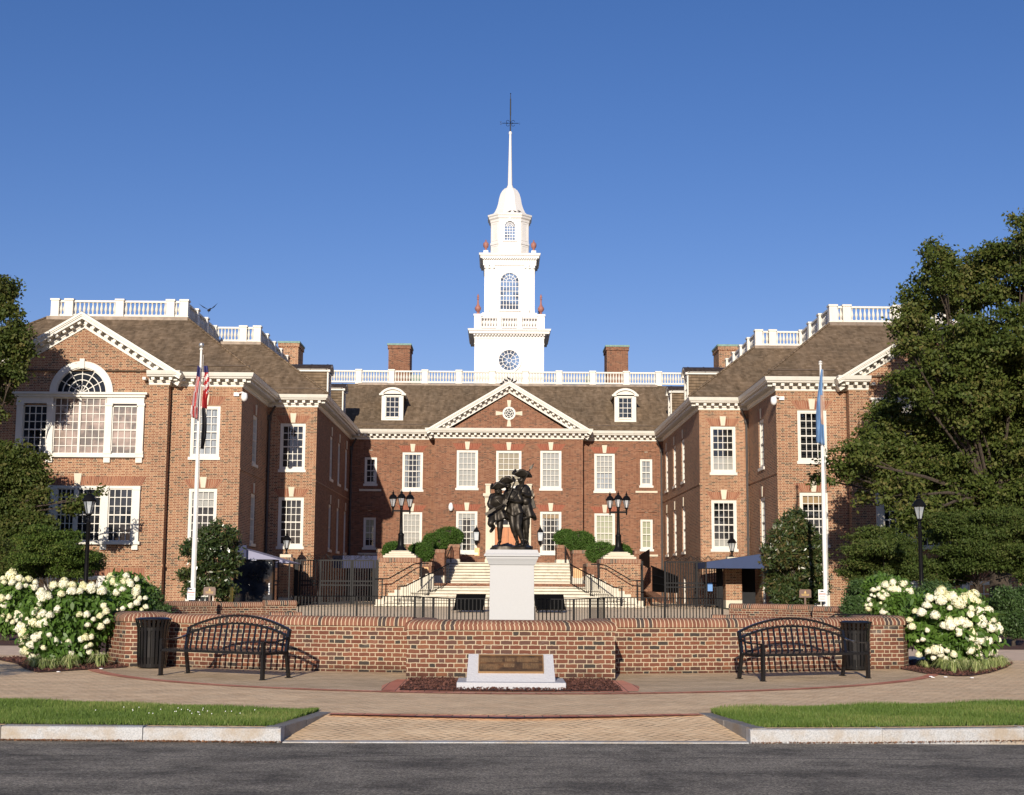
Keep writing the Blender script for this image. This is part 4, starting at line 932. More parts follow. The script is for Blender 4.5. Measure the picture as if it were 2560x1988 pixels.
for sx in (-1,1):
    for sy in (-1,1):
        m=MB(); m.box(TX+sx*2.28-.26,TX+sx*2.28+.26,TY+sy*2.28-.26,TY+sy*2.28+.26,19.74,20.82); m.box(TX+sx*2.28-.31,TX+sx*2.28+.31,TY+sy*2.28-.31,TY+sy*2.28+.31,20.7,20.84); m.box(TX+sx*1.75-.17,TX+sx*1.75+.17,TY+sy*1.75-.17,TY+sy*1.75+.17,25.45,25.70); m.build('urn_pedestal',M['white_tower'],tower)
        m=MB(); m.lathe([(.16,0),(.14,.06),(.07,.12),(.07,.18),(.17,.28),(.24,.42),(.22,.52),(.12,.66),(.07,.80),(.055,1.1),(.09,1.13),(.09,1.18),(.05,1.22),(.09,1.32),(.05,1.45),(0,1.55)],(TX+sx*2.28,TY+sy*2.28,20.84),14); m.build('urn',M['urn'],tower,smooth=40)
        m=MB(); m.lathe([(.12,0),(.07,.08),(.07,.14),(.17,.26),(.21,.42),(.19,.56),(.10,.66),(.04,.70),(.06,.78),(0,.84)],(TX+sx*1.75,TY+sy*1.75,25.70),14); m.build('urn',M['urn'],tower,smooth=40)
# interior of the hall kept dark: a floor slab level behind the facades
mb=MB(); mb.box(-9.,10.,YM+.9,YM+1.,.2,10.5); part('inner_wall',mb,M['dark'])
# far back walls so the building is closed
mb=MB(); mb.prism([(-27,112),(28,112),(28,116),(-27,116)],0,11.2); part('rear_wall',mb,M['brick_main'])
# ================================================================ GROUND AND PAVING
def gz(y):
    t=min(1,max(0,(y-40)/28)); return .45*t*t*(3-2*t)
mb=MB(); ys=[17.15,20,30,40,44,48,52,56,60,64,68,75,90,130,250,900]; xs_=[-700,-100,-40,40,100,700]
for j in range(len(ys)-1):
    for i in range(len(xs_)-1):
        a,b,c,d=xs_[i],xs_[i+1],ys[j],ys[j+1]
        mb.face([(a,c,gz(c)-.03),(b,c,gz(c)-.03),(b,d,gz(d)-.03),(a,d,gz(d)-.03)])
mb.build('ground',M['lawn'],kind='structure')
mb=MB(); mb.sheet([(-300,-80),(300,-80),(300,15.5),(-300,15.5)],-.15); mb.build('road',M['asphalt'],kind='structure')
# court paving (slopes up gently to the hall)
mb=MB()
for j in range(3,12):
    c,d=ys[j],ys[j+1]; mb.face([(-9.5,c,gz(c)-.015),(10.6,c,gz(c)-.015),(10.6,d,gz(d)-.015),(-9.5,d,gz(d)-.015)])
mb.build('courtyard',M['conc'],kind='structure')
L0=gr(0,1851,-.15); L1=gr(702,1857,-.15); R1=gr(1876,1859,-.15); R0=gr(2560,1853,-.15)
Lf=[(-34,19.5),(-16,16.7),(-9,L0.y+.28),(L0.x,L0.y),(-3.8,(L0.y+L1.y)/2+.0),(L1.x,L1.y)]
Rf=[(R1.x,R1.y),(4.2,R1.y+.10),(R0.x,R0.y),(9.5,R0.y+.35),(17,17.0),(36,20)]
GL=gr(829,1781,0); GR=gr(1745,1783,0)
def strip(mb,path,z0,z1,w):
    mb.sweep(path,[(0,z0),(0,z1-.015),(-.015,z1),(-w,z1),(-w,z0)],side=-1)
def stones(mb,path,w=.2,z0=-.3,z1=0.,seg=2.3):
    tot=[];P=[Vector(p) for p in path]
    for a,b in zip(P[:-1],P[1:]):
        L=(b-a).length; n=max(1,int(round(L/seg)))
        for i in range(n): tot.append((a.lerp(b,i/n),a.lerp(b,(i+1)/n)))
    for i,(a,b) in enumerate(tot):
        d=(b-a).normalized(); g=.0015; strip(mb,[tuple(a+d*g),tuple(b-d*g)],z0+random.uniform(-.002,.002),z1+random.uniform(-.006,.004),w)
mb=MB(); stones(mb,Lf); stones(mb,Rf); mb.build('kerb',M['kerb'],bevel=.012,kind='structure')
mb=MB()
for (f,b,s) in ((L1,GL,1),(R1,GR,-1)):
    A=Vector((f.x-s*.03,f.y+.03)); B_=Vector((b.x,b.y)); 
    k=2
    for i in range(k):
        a=A.lerp(B_,i/k+.003);c=A.lerp(B_,(i+1)/k-.003); d=(c-a).normalized(); n=Vector((-d.y,d.x))*s*.17
        q=[a,a+n,c+n,c] if s>0 else [a+n,a,c,c+n]
        mb.prism([tuple(v) for v in q],-.3,.01-.004*i)
mb.build('kerb_return',M['kerbdark'],bevel=.01,kind='structure')
mb=MB(); mb.prism([(L1.x+.02,L1.y-.02),(R1.x-.02,R1.y-.02),(R1.x-.02,R1.y+.14),(L1.x+.02,L1.y+.14)],-.3,-.138); mb.build('flush_kerb',M['kerb'],kind='structure')
mb=MB(); mb.face([(L1.x-.05,L1.y+.14,-.142),(R1.x+.05,R1.y+.14,-.142),(2.6,17.12,-.003),(-2.3,17.12,-.003)]); mb.build('pavement_ramp',M['paver'],kind='structure')
mb=MB(); fr=[(-60,22)]+[(p[0],p[1]+.1) for p in Lf[1:-1]]+[(-2.4,15.9),(-2.3,17.1),(2.6,17.1),(2.7,15.9)]+[(p[0],p[1]+.1) for p in Rf[1:-1]]+[(60,22)]
mb.sheet([(-60,24),(-34,19.6),(-16,17.2),(-16,17.1),(17,17.1),(36,20.1),(60,24),(60,30),(-60,30)],0); mb.sheet([(-9,17.1),(-9,Lf[2][1]+.1),(L0.x,L0.y+.1),(L1.x,L1.y+.1),(-2.35,17.1)],0); mb.sheet([(2.65,17.1),(R1.x,R1.y+.1),(4.2,R1.y+.2),(R0.x,R0.y+.1),(9.5,R0.y+.45),(9.5,17.1)],0)
mb.build('pavement',M['paver'],kind='structure')
mb=MB(); mb.sheet([(-60,30),(-6.5,30),(-7.5,48),(-60,42)],0); mb.sheet([(7.2,30),(60,30),(60,42),(8.5,48)],0); mb.build('side_path',M['concp'],kind='structure')
CC=Vector((.3,28.25)); 
def arcpts(c,R,a0,a1,n): return [(c[0]+R*math.cos(a0+(a1-a0)*i/n),c[1]+R*math.sin(a0+(a1-a0)*i/n)) for i in range(n+1)]
mb=MB(); mb.sheet(arcpts(CC,7.95,R_(178),R_(362),60),.004); mb.build('inner_pavement',M['paver_in'],kind='structure')
def flatband(path,w,z,name):
    mb=MB(); mb.sweep(path,[(0,z),(w,z)],uvv=True,caps=False); return mb.build(name,M['redp'],kind='structure')
flatband(arcpts(CC,7.95,R_(190),R_(350),70),.2,.009,'red_brick_band')
b0,b1,b2=gr(829,1783,0),gr(1285,1790,0),gr(1745,1785,0)
flatband([(b0.x,b0.y),((b0.x+b1.x)/2,(b0.y+b1.y)/2-.04),(b1.x,b1.y),((b2.x+b1.x)/2,(b2.y+b1.y)/2-.04),(b2.x,b2.y)],.2,.006,'red_brick_band')
# mulch bed with red paver edging in front of the marker
mb=MB(); mb.sheet([(-1.62,22.98),(-1.75,21.6),(-1.68,20.62),(-1.4,20.5),(-1.3,22.98)],.010); mb.sheet([(2.02,22.98),(2.15,21.6),(2.05,20.75),(1.7,20.6),(1.6,22.98)],.010); mb.sheet([(-1.5,20.42),(1.9,20.55),(1.9,20.9),(-1.5,20.8)],.0105)
mb.build('red_paver_edging',M['redp'],kind='structure')
MUL=[(-1.42,20.62),(0.2,20.5),(1.82,20.72),(1.8,22.99),(-1.4,22.99)]
mb=MB(); mb.sheet(MUL,.02); mb.build('mulch_bed',M['mulch'],kind='structure')
def inpoly(p,poly):
    c=False;n=len(poly)
    for i in range(n):
        a,b=poly[i],poly[i-1]
        if (a[1]>p[1])!=(b[1]>p[1]) and p[0]<(b[0]-a[0])*(p[1]-a[1])/(b[1]-a[1])+a[0]: c=not c
    return c
def quads_mesh(name,C,A,B,mats,tint=None,smooth=False):
    """C centres, A,B half axis vectors (n,3) -> rhombus leaves"""
    n=len(C); v=np.empty((n,4,3),np.float32); v[:,0]=C-A; v[:,1]=C-B; v[:,2]=C+A; v[:,3]=C+B
    return rawmesh(name,v.reshape(-1,3),n,4,mats,None if tint is None else np.repeat(tint,4))
def rawmesh(name,v,nf,k,mats,tint=None):
    me=bpy.data.meshes.new(name); me.vertices.add(len(v)); me.vertices.foreach_set('co',np.asarray(v,np.float32).ravel())
    me.loops.add(nf*k); me.loops.foreach_set('vertex_index',np.arange(nf*k,dtype=np.int32)); me.polygons.add(nf)
    me.polygons.foreach_set('loop_start',np.arange(0,nf*k,k,dtype=np.int32)); me.polygons.foreach_set('loop_total',np.full(nf,k,dtype=np.int32))
    if tint is not None:
        at_=me.attributes.new('tint','FLOAT','POINT'); at_.data.foreach_set('value',np.asarray(tint,np.float32))
    me.materials.append(mats); me.update(); me.validate(); return me
def chips(name,poly,n,zb,mound,size,mat,label=None):
    xs=[p[0] for p in poly]; ys_=[p[1] for p in poly]; C=[]
    while len(C)<n:
        p=(random.uniform(min(xs),max(xs)),random.uniform(min(ys_),max(ys_)))
        if inpoly(p,poly): C.append((p[0],p[1],zb+random.random()*mound))
    C=np.array(C); a=rng.uniform(0,6.28,n); l=rng.uniform(.4,1,n)*size
    A=np.stack([np.cos(a)*l,np.sin(a)*l,rng.normal(0,.4,n)*l],1); Bv=np.stack([-np.sin(a)*l*.4,np.cos(a)*l*.4,rng.normal(0,.35,n)*l],1)
    return mk(name,quads_mesh(name,C,A,Bv,mat,rng.random(n)),kind='stuff',label=label,cat='mulch')
chips('bark_mulch',MUL,9000,.018,.035,.028,M['chip'],'dark red brown bark mulch heaped around the granite marker')
# lawn strips with blades
def lawn(name,front,back,n,label):
    poly=front+back[::-1]; mb=MB(); mb.sheet(poly,.006); mb.build('lawn_soil',M['soil'],kind='structure')
    x0,x1=min(p[0] for p in poly),max(p[0] for p in poly)
    fx=np.array([p[0] for p in front]);fy=np.array([p[1] for p in front]);bx=np.array([p[0] for p in back]);by=np.array([p[1] for p in back])
    x=rng.uniform(max(x0,-9.5),min(x1,9.5),n); f=np.interp(x,fx,fy); b=np.interp(x,bx,by); y=f+(b-f)*rng.random(n)
    C=np.stack([x,y,np.full(n,.0)],1); h=rng.uniform(.022,.062,n)*(1+.35*np.sin(x*3.1+y*2)*np.cos(y*4-x)); a=rng.uniform(0,6.28,n); lean=rng.uniform(.1,.8,n)
    w=rng.uniform(.003,.006,n); A=np.stack([np.cos(a)*w,np.sin(a)*w,0*w],1)
    a2=rng.uniform(0,6.28,n); T=np.stack([np.cos(a2)*lean*h,np.sin(a2)*lean*h,h],1)
    v=np.empty((n,3,3)); v[:,0]=C-A; v[:,1]=C+A; v[:,2]=C+T
    t=np.clip(.35+.25*np.sin(x*1.7)*np.cos(y*2.3)+rng.normal(0,.22,n),0,1)
    mk(name,rawmesh(name,v.reshape(-1,3),n,3,M['grass'],np.repeat(t,3)),kind='stuff',label=label,cat='grass')
g1,g2,g3=gr(0,1749,0),gr(400,1763,0),gr(800,1777,0)
lawn('grass',[(-34,19.8),(-16,17.0),(-9,L0.y+.5),(L0.x,L0.y+.2),(-3.8,(L0.y+L1.y)/2+.2),(L1.x-.12,L1.y+.2),(-2.18,17.2)],[(-34,24.5),(-16,21.5),(-9,19.7),(g1.x,g1.y),(g2.x,g2.y),(-2.18,g3.y)],95000,'short green lawn strip behind the left granite kerb')
g1,g2,g3=gr(2560,1756,0),gr(2200,1764,0),gr(1800,1773,0)
lawn('grass',[(2.62,17.2),(R1.x+.12,R1.y+.2),(4.2,R1.y+.3),(R0.x,R0.y+.2),(9.5,R0.y+.55),(17,17.2),(36,20.2)],[(2.62,GR.y+.1),(g3.x,g3.y),(g2.x,g2.y),(g1.x,g1.y),(9.5,20.4),(17,22),(36,25)],95000,'short green lawn strip behind the right granite kerb')
# ================================================================ LOW BRICK RING WALLS
WC=Vector((.2,38.0)); WR=13.35
def wy(x,R=WR): return WC.y-math.sqrt(R*R-(x-WC.x)**2)
CAP=lambda t,z=.80:[(.035,z),(.04,z+.055),(.01,z+.115),(-.05,z+.15),(-t/2,z+.16),(-t+.05,z+.15),(-t-.01,z+.115),(-t-.04,z+.055),(-t-.035,z)]
def lowwall(path,label,t=.36,h=.80,side=-1,closed=False,name='brick_wall',z0=-.1,group=None):
    mb=MB(); mb.sweep(path,[(0,z0),(0,h),(-t,h),(-t,z0)],side=side,uvv=True,closed=closed)
    o=mb.build(name,M['brick_low'],label=label,cat='wall',group=group)
    c=MB(); c.sweep(path,CAP(t,h),side=side,uvv=True,closed=closed); c.build('wall_cap',M['cap'],o,smooth=45); return o
lowwall([(x,wy(x)) for x in np.linspace(-7.0,-1.49,12)],'curved low brick wall behind the left bench and bin')
lowwall([(x,wy(x)) for x in np.linspace(1.91,7.0,12)],'curved low brick wall behind the right bench and bin')
lowwall([(-1.48,24.65),(-1.48,23.02),(1.90,23.02),(1.90,24.65)],'projecting low brick wall straight behind the granite marker',t=.45)
def pier(poly,z1,label):
    mb=MB(); mb.prism(poly,-.1,z1); o=mb.build('brick_pier',M['brick_low'],label=label,cat='pier')
    c=MB(); pr=[(-.0,z1),(.04,z1),(.045,z1+.06),(.0,z1+.12),(-.12,z1+.165)]; c.sweep(poly,pr,closed=True,uvv=True)
    cx=sum(p[0] for p in poly)/len(poly);cy=sum(p[1] for p in poly)/len(poly)
    n=len(poly); ins=[]
    for p in poly:
        d=Vector((p[0]-cx,p[1]-cy)); ins.append((cx+d.x*.72,cy+d.y*.72))
    c.sheet(ins,z1+.163); c.build('pier_cap',M['cap'],o,smooth=40)
lp=[gr(338,1667),gr(313,1667.5)]
pier([(-7.42,26.95),(lp[1].x-.02,lp[1].y),(-6.25,25.98),(-6.05,26.5),(-6.5,27.2),(-7.1,27.55)],.82,'faceted brick end pier beside the left litter bin and white hydrangea')
pier([(6.75,26.45),(7.62,26.62),(7.85,27.1),(7.6,27.6),(6.75,27.45)],.82,'faceted brick end pier beside the right litter bin and white hydrangea')
# far side of the ring
def wy2(x,R=WR): return WC.y+math.sqrt(R*R-(x-WC.x)**2)
lowwall([(-11.6,43.2),(-10.8,45.4),(-9.3,46.9)],'short end length of far low brick wall under the left flagpole',z0=0,h=.76)
lowwall([(-9.28,47.3),(-8.6,47.9),(-7.9,48.3)],'recessed shaded length of far low brick wall left of the iron railing',z0=0,h=.72)
lowwall([(-7.88,48.0),(-6.9,48.5)],'last far low brick wall length touching the left end of railing',z0=0,h=.78)
lowwall([(-7.6,47.1),(-6.55,47.4)],'low brick step block in front of the left railing end',z0=0,h=.40)
lowwall([(7.9,48.4),(9.2,47.6),(10.2,46.5)],'far low brick wall length next to the right end of railing',z0=0,h=.76)
lowwall([(10.25,46.1),(11.2,44.9),(12.1,43.2)],'far low brick wall length under the right flagpole',z0=0,h=.72)
lowwall([(7.1,47.3),(8.3,47.0)],'low brick step block in front of the right railing end',z0=0,h=.40)
for s,xx in ((-1,(-10.3,-8.9)),(1,(9.0,11.4))):
    mb=MB(); y=38.5; z=.77
    mb.tube([(xx[0],y,z-.1),(xx[0]+.2,y,z),(xx[1]-.2,y,z),(xx[1],y,z-.14)],.02,6)
    for x in (xx[0]+.5,xx[1]-.6): mb.tube([(x,y,0),(x,y,z)],.018,6)
    mb.build('handrail',M['iron2'],label='thin grey handrail seen over the %s low wall'%('left' if s<0 else 'right'),cat='handrail')
# ================================================================ BENCHES AND BINS
def arcz(x,zm,ze,L=2.2): 
    t=(x/L*2-1); c=(zm-ze); R=((L/2)**2+c*c)/(2*c); return zm-R+math.sqrt(R*R-(t*L/2)**2)
def bench(loc,rz,label):
    e=empty('park_bench',label,'bench',loc,rz,group='black iron benches before the low wall')
    W=2.2;D=.62
    for x in (.03,W-.03):
        m=MB(); m.box(x-.025,x+.025,-.02,.04,0,.585); m.box(x-.035,x+.035,-.035,.055,0,.012); m.build('leg',M['blackp'],e)
        m=MB(); m.bar((x,D+.06,0),(x,D-.02,.42),.05,.05); m.bar((x,D-.02,.42),(x,D+.05,.77),.05,.05); m.box(x-.035,x+.035,D+.0,D+.12,0,.012); m.build('leg',M['blackp'],e)
        m=MB(); pts=[(x,D+.035,.655),(x,D-.12,.615),(x,D-.28,.59),(x,.12,.588),(x,-.01,.59)]
        for a,b in zip(pts[:-1],pts[1:]): m.bar(a,b,.05,.022)
        m.build('armrest',M['blackp'],e)
    m=MB(); m.box(.03,W-.03,-.02,.02,.395,.435); m.box(.03,W-.03,D-.06,D-.02,.395,.435); m.box(.0,.05,0,D-.02,.385,.43); m.box(W-.05,W,0,D-.02,.385,.43); m.build('seat_frame',M['blackp'],e)
    m=MB(); n=26
    for i in range(n): x=.08+(W-.16)*(i+.5)/n; m.box(x-.028,x+.028,.0,D-.04,.425,.437)
    m.build('seat',M['blackp'],e)
    def yb(z): return D-.02+(z-.42)*.2
    m=MB(); k=26
    for zm,ze in ((.985,.755),(.855,.655)):
        P=[(W*i/k,yb(arcz(W*i/k,zm,ze)),arcz(W*i/k,zm,ze)) for i in range(k+1)]
        for a,b in zip(P[:-1],P[1:]): m.bar(a,b,.04,.035)
    m.build('back_frame',M['blackp'],e)
    m=MB(); n=17
    for i in range(n):
        x=W*(i+1)/(n+1); z=arcz(x,.855,.655); m.bar((x,yb(.42),.42),(x,yb(z),z-.01),.034,.012,up=(0,1,0))
    m.build('backrest',M['blackp'],e)
    m=MB(); n=20
    for i in range(n):
        x=W*(i+.7)/(n+.4); a=arcz(x,.985,.755)-.02; b=arcz(x,.855,.655)+.02; c=(a+b)/2; r=(a-b)/2
        if r<.012: continue
        m.tube([(x+r*math.cos(t),yb(c)+.0,c+r*math.sin(t)) for t in np.linspace(0,2*math.pi,15)[:-1]],.0055,5,closed=True)
    m.build('ring_ornament',M['blackp'],e)
bench((-5.63,23.72,.005),R_(-29.5),'long black iron bench with arched slatted back beside the left litter bin')
bench((4.27,22.98,.005),R_(25),'long black iron bench with arched slatted back beside the right litter bin')
def bin_(x,y,label):
    e=empty('litter_bin',label,'litter bin',(x,y,.005),0,group='black slatted litter bins')
    m=MB(); n=24
    for i in range(n):
        t=2*math.pi*i/n; c,s=math.cos(t),math.sin(t)
        P=[(.245*c,.245*s,.03),(.262*c,.262*s,.2),(.268*c,.268*s,.55),(.278*c,.278*s,.72),(.315*c,.315*s,.86)]
        for a,b in zip(P[:-1],P[1:]): m.bar(a,b,.045,.012,up=(c,s,0))
    m.build('slatted_body',M['blackp'],e)
    m=MB(); m.tube([(.315*math.cos(t),.315*math.sin(t),.87) for t in np.linspace(0,2*math.pi,33)[:-1]],.017,8,closed=True)
    m.lathe([(.318,.868),(.30,.875),(.26,.90),(.17,.905),(.155,.89)],n=32); m.build('rim',M['blackp'],e,smooth=40)
    for z,r in ((.05,.25),(.70,.27)): m=MB(); m.lathe([(r,z-.03),(r+.003,z+.03)],n=32); m.build('hoop',M['blackp'],e,smooth=40)
    m=MB(); m.lathe([(.0,.04),(.225,.04),(.235,.66),(.20,.66)],n=28); m.build('liner',M['blackp'],e,smooth=40)
a,b=gr(345,1672),gr(410,1672); bin_((a.x+b.x)/2-.02,a.y+.15,'black slatted metal litter bin left of the left bench')
a,b=gr(2107,1677),gr(2178,1677); bin_((a.x+b.x)/2,a.y+.15,'black slatted metal litter bin behind the right end of the right bench')
# ================================================================ GRANITE MARKER
e=empty('granite_marker','pale granite marker with sloped bronze plaque in the mulch bed','marker',(.2,21.2,0)); ox,oy=-.2,-21.2
m=MB(); m.box(-.60-.2,1.0-.2,20.82+oy,21.85+oy,-.05,.115); m.build('base',M['marker'],e,bevel=.008)
Fb,Ft=Vector((0,20.98+oy,.115)),Vector((0,21.46+oy,.49))
m=MB(); 
xl,xr,xl2,xr2=-.455-.2,.845-.2,-.435-.2,.825-.2
q=[(xl,Fb.y,.115),(xr,Fb.y,.115),(xr2,Ft.y,.49),(xl2,Ft.y,.49)]; bk=[(xl,21.75+oy,.115),(xr,21.75+oy,.115),(xr2,21.72+oy,.47),(xl2,21.72+oy,.47)]
m.face(q); m.face(bk); [m.face([q[i],q[(i+1)%4],bk[(i+1)%4],bk[i]]) for i in range(4)]; m.build('sloped_block',M['marker'],e,bevel=.006)
sd=(Ft-Fb).normalized(); sn=Vector((0,-sd.z,sd.y)); SL=(Ft-Fb).length
def slab(mb,x0,x1,t0,t1,h0,h1): 
    c=Fb+sd*((t0+t1)/2*SL)+sn*((h0+h1)/2); mb.obox(((x0+x1)/2,c.y,c.z),(1,0,0),sd,sn,(x1-x0)/2,(t1-t0)/2*SL,(h1-h0)/2)
m=MB(); x0,x1,t0,t1=-.29-.2,.685-.2,.30,.95
slab(m,x0,x1,t0,t0+.03,0,.028); slab(m,x0,x1,t1-.02,t1,0,.028); slab(m,x0,x0+.014,t0,t1,0,.0275); slab(m,x1-.014,x1,t0,t1,0,.0275); 
pq=m.build('plaque_frame',M['brass'],e)
m=MB(); slab(m,x0+.01,x1-.01,t0+.02,t1-.01,.0,.018); pq=m.build('plaque',M['plaque'],e)
m=MB(); random.seed(5)
for (a0,a1,b0,b1) in ((.03,.36,.58,.82),(.40,.54,.62,.82),(.58,.90,.60,.84),(.03,.30,.16,.46),(.38,.54,.30,.50),(.66,.90,.22,.52)):
    nr=5
    for r in range(nr):
        tt=b0+(b1-b0)*(r+.5)/nr; x=a0
        while x<a1:
            l=random.uniform(.012,.035); slab(m,x0+x,x0+min(a1,x+l),t0+(t1-t0)*tt-.011,t0+(t1-t0)*tt+.011,.018,.0205); x+=l+.008
m.build('lettering',M['relief'],pq); random.seed(7)
# ================================================================ PEDESTAL
PX_,PY_=.355,37.6
e=empty('pedestal','tall pale granite pedestal with flared cap carrying the bronze soldiers','pedestal',(PX_,PY_,0))
q2=math.sqrt(2); m=MB(); m.lathe([(.60*q2,0),(.588*q2,.5),(.578*q2,2.035)],n=4,ph=R_(45)); m.build('shaft',M['ped'],e,bevel=.006)
m=MB(); m.lathe([(r*q2,z) for r,z in ((.585,2.035),(.61,2.04),(.625,2.08),(.65,2.14),(.68,2.20),(.685,2.25),(.735,2.26),(.735,2.30),(.70,2.34),(.665,2.43))],n=4,ph=R_(45)); m.build('cap',M['ped'],e)
# ================================================================ STREET LAMPS
def lantern_parts(par,c,s=1.,mat='iron',n=6):
    x,y,z=c
    m=MB()
    for i in range(n):
        t=2*math.pi*i/n+.26; m.bar((x+.085*s*math.cos(t),y+.085*s*math.sin(t),z+.08*s),(x+.185*s*math.cos(t),y+.185*s*math.sin(t),z+.46*s),.018*s)
    m.lathe([(.03*s,-.08*s),(.06*s,-.04*s),(.045*s,0),(.10*s,.05*s),(.10*s,.085*s)],c,10); m.lathe([(.19*s,.455*s),(.205*s,.47*s),(.19*s,.485*s)],c,n,.26)
    o=m.build('lantern_frame',M[mat],par,smooth=35)
    m=MB(); m.lathe([(.23*s,.47*s),(.235*s,.49*s),(.19*s,.56*s),(.15*s,.63*s),(.08*s,.69*s),(.05*s,.70*s),(.05*s,.74*s),(.075*s,.755*s),(.05*s,.79*s),(.02*s,.83*s),(.025*s,.86*s),(0,.93*s)],c,12); m.build('lantern_roof',M[mat],o,smooth=40)
    m=MB(); m.lathe([(.08*s,.085*s),(.178*s,.455*s)],c,n,.26); m.build('glass',M['lampglass'],o)
    m=MB(); m.lathe([(.03*s,.08*s),(.035*s,.2*s),(.03*s,.3*s),(0,.32*s)],c,8); m.build('bulb',M['signw'],o,smooth=50)
def streetlamp(x,y,label):
    e=empty('street_lamp',label,'street lamp',(x,y,0),group='single black street lamps by the wing trees')
    m=MB(); m.lathe([(.20,0),(.20,.12),(.14,.2),(.12,.5),(.09,.6),(.075,.65),(.06,3.3),(.075,3.33),(.075,3.38),(.045,3.42),(.04,3.55)],n=12); m.build('pole',M['iron'],e,smooth=35)
    lantern_parts(e,(0,0,3.56),1.0)
streetlamp(-12.82,44,'single black street lamp in front of the left pavilion above the hydrangeas'); streetlamp(13.22,44,'single black street lamp among the trees before the right wing')
def xr_(x): return 1.1-x
def triple(x,y,z0,rot,label):
    e=empty('triple_street_lamp',label,'street lamp',(x,y,z0),rot,group='three lantern black lamp posts on brick piers')
    m=MB(); m.lathe([(.30,0),(.30,.06),(.24,.12),(.17,.22),(.15,.32),(.14,.75),(.155,.78),(.15,.82),(.09,.9),(.085,1.1),(.065,2.05),(.08,2.08),(.08,2.14),(.055,2.2)],n=14); m.build('pole',M['iron'],e,smooth=35)
    m=MB(); m.bar((-.42,0,1.98),(.42,0,1.98),.07,.09); 
    for s in (-1,1): m.lathe([(0,-.12),(.03,-.1),(.045,0),(.04,.14)],(s*.42,0,1.94),8)
    m.build('cross_arm',M['iron'],e,smooth=35)
    for c in ((-.42,0,2.12),(0,0,2.16),(.42,0,2.12)): lantern_parts(e,c,.98)
    # fourth lantern hidden behind is left off
def lamppier(x0,x1,lab,lab2,rot):
    y0,y1,zt=69.,71.,2.77
    mb=MB(); mb.prism([(x0,y0),(x1,y0),(x1,y1),(x0,y1)],.1,zt-.22)
    o=mb.build('lamp_pier',M['brick'],label=lab,cat='pier')
    c=MB(); c.sweep([(x0,y0),(x1,y0),(x1,y1),(x0,y1)],[(0,zt-.22),(.03,zt-.21),(.03,zt-.03),(0,zt)],closed=True,uvv=True); c.sheet([(x0,y0),(x1,y0),(x1,y1),(x0,y1)],zt); c.build('cap_course',M['cap'],o)
    f=MB(); a,b=x0+.33,x1-.45
    for q in ((a,b,2.28,2.33),(a,a+.06,1.0,2.3),(b-.06,b,1.0,2.3)): f.box(q[0],q[1],y0-.03,y0+.01,q[2],q[3])
    f.build('panel_moulding',M['brick'],o)
    xc=(x0+x1)/2; s=MB()
    for i,(h,z0,z1) in enumerate(((.82,zt,zt+.12),(.72,zt+.12,zt+.20),(.55,zt+.20,zt+.30),(.45,zt+.30,zt+.36))): s.box(xc-h,xc+h,70-h,70+h,z0,z1)
    s.build('stone_base',M['stone'],o,bevel=.03)
    triple(xc,70,zt+.36,rot,lab2)
lamppier(-5.85,-3.87,'square brick pier with stepped stone top left of the stairs','black lamp post with three lanterns on the left brick pier',.12)
lamppier(4.97,6.95,'square brick pier with stepped stone top right of the stairs','black lamp post with three lanterns on the right brick pier',-.30)
# ================================================================ STAIRS
zt,zl=2.74,1.55; X0,X1=-3.0,4.08
e=empty('entrance_stairs','wide pale stone stairs with brick landing rising to the entrance','stairs',(.55,75,0)); e.location=(0,0,0)
m=MB(); n=7
for i in range(n): m.prism([(X0-.0,79+.36*i),(X1,79+.36*i),(X1,88),(X0,88)],zl-.2+(zt-zl)*i/n,zl+(zt-zl)*(i+1)/n-.0)
for i in range(n): m.box(X0,X1,79+.36*i-.03,79+.36*i+.02,zl+(zt-zl)*(i+1)/n-.045,zl+(zt-zl)*(i+1)/n+.002)
u_=m.build('upper_flight',M['step'],e); m=MB()
for i in range(n): m.box(X0,X1,79+.36*i-.004,79+.36*i+.01,zl+(zt-zl)*(i+1)/n-.085,zl+(zt-zl)*(i+1)/n-.045)  # thin dark strip under every nosing
m.build('joint_line',M['joint'],u_)
m=MB(); m.prism([(-3.6,68.9),(4.7,68.9),(4.7,79),(-3.6,79)],.3,zl); m.build('landing',M['brick_main'],e)
m=MB(); n=7; z0=.36
for i in range(n):
    k=i/(n-1); hw=6.35-(6.35-3.95)*k; y=66.6+.38*i; z=z0+(1.40-z0)*(i+1)/n
    m.prism([(.55-hw,y),(.55+hw,y),(.55+hw-.25,69.0),(.55-hw+.25,69.0)],.2,z); m.box(.55-hw-.03,.55+hw+.03,y-.035,y+.02,z-.05,z+.003)
u_=m.build('lower_flight',M['step'],e); m=MB()
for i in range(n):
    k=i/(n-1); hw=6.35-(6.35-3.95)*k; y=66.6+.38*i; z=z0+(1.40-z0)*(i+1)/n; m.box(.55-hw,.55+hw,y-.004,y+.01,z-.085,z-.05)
m.build('joint_line',M['joint'],u_)
for s in (-1,1):   # stepped stringers against the lamp piers
    m=MB()
    for i in range(9):
        a=.55+s*(6.5-.30*i); b=.55+s*(6.5-.30*(i+1)) if i<8 else .55+s*3.7
        z=.75+.155*i; m.box(min(a,b),max(a,b)+.0,68.72,68.97,.2,z)
    m.build('stringer',M['step'],e)
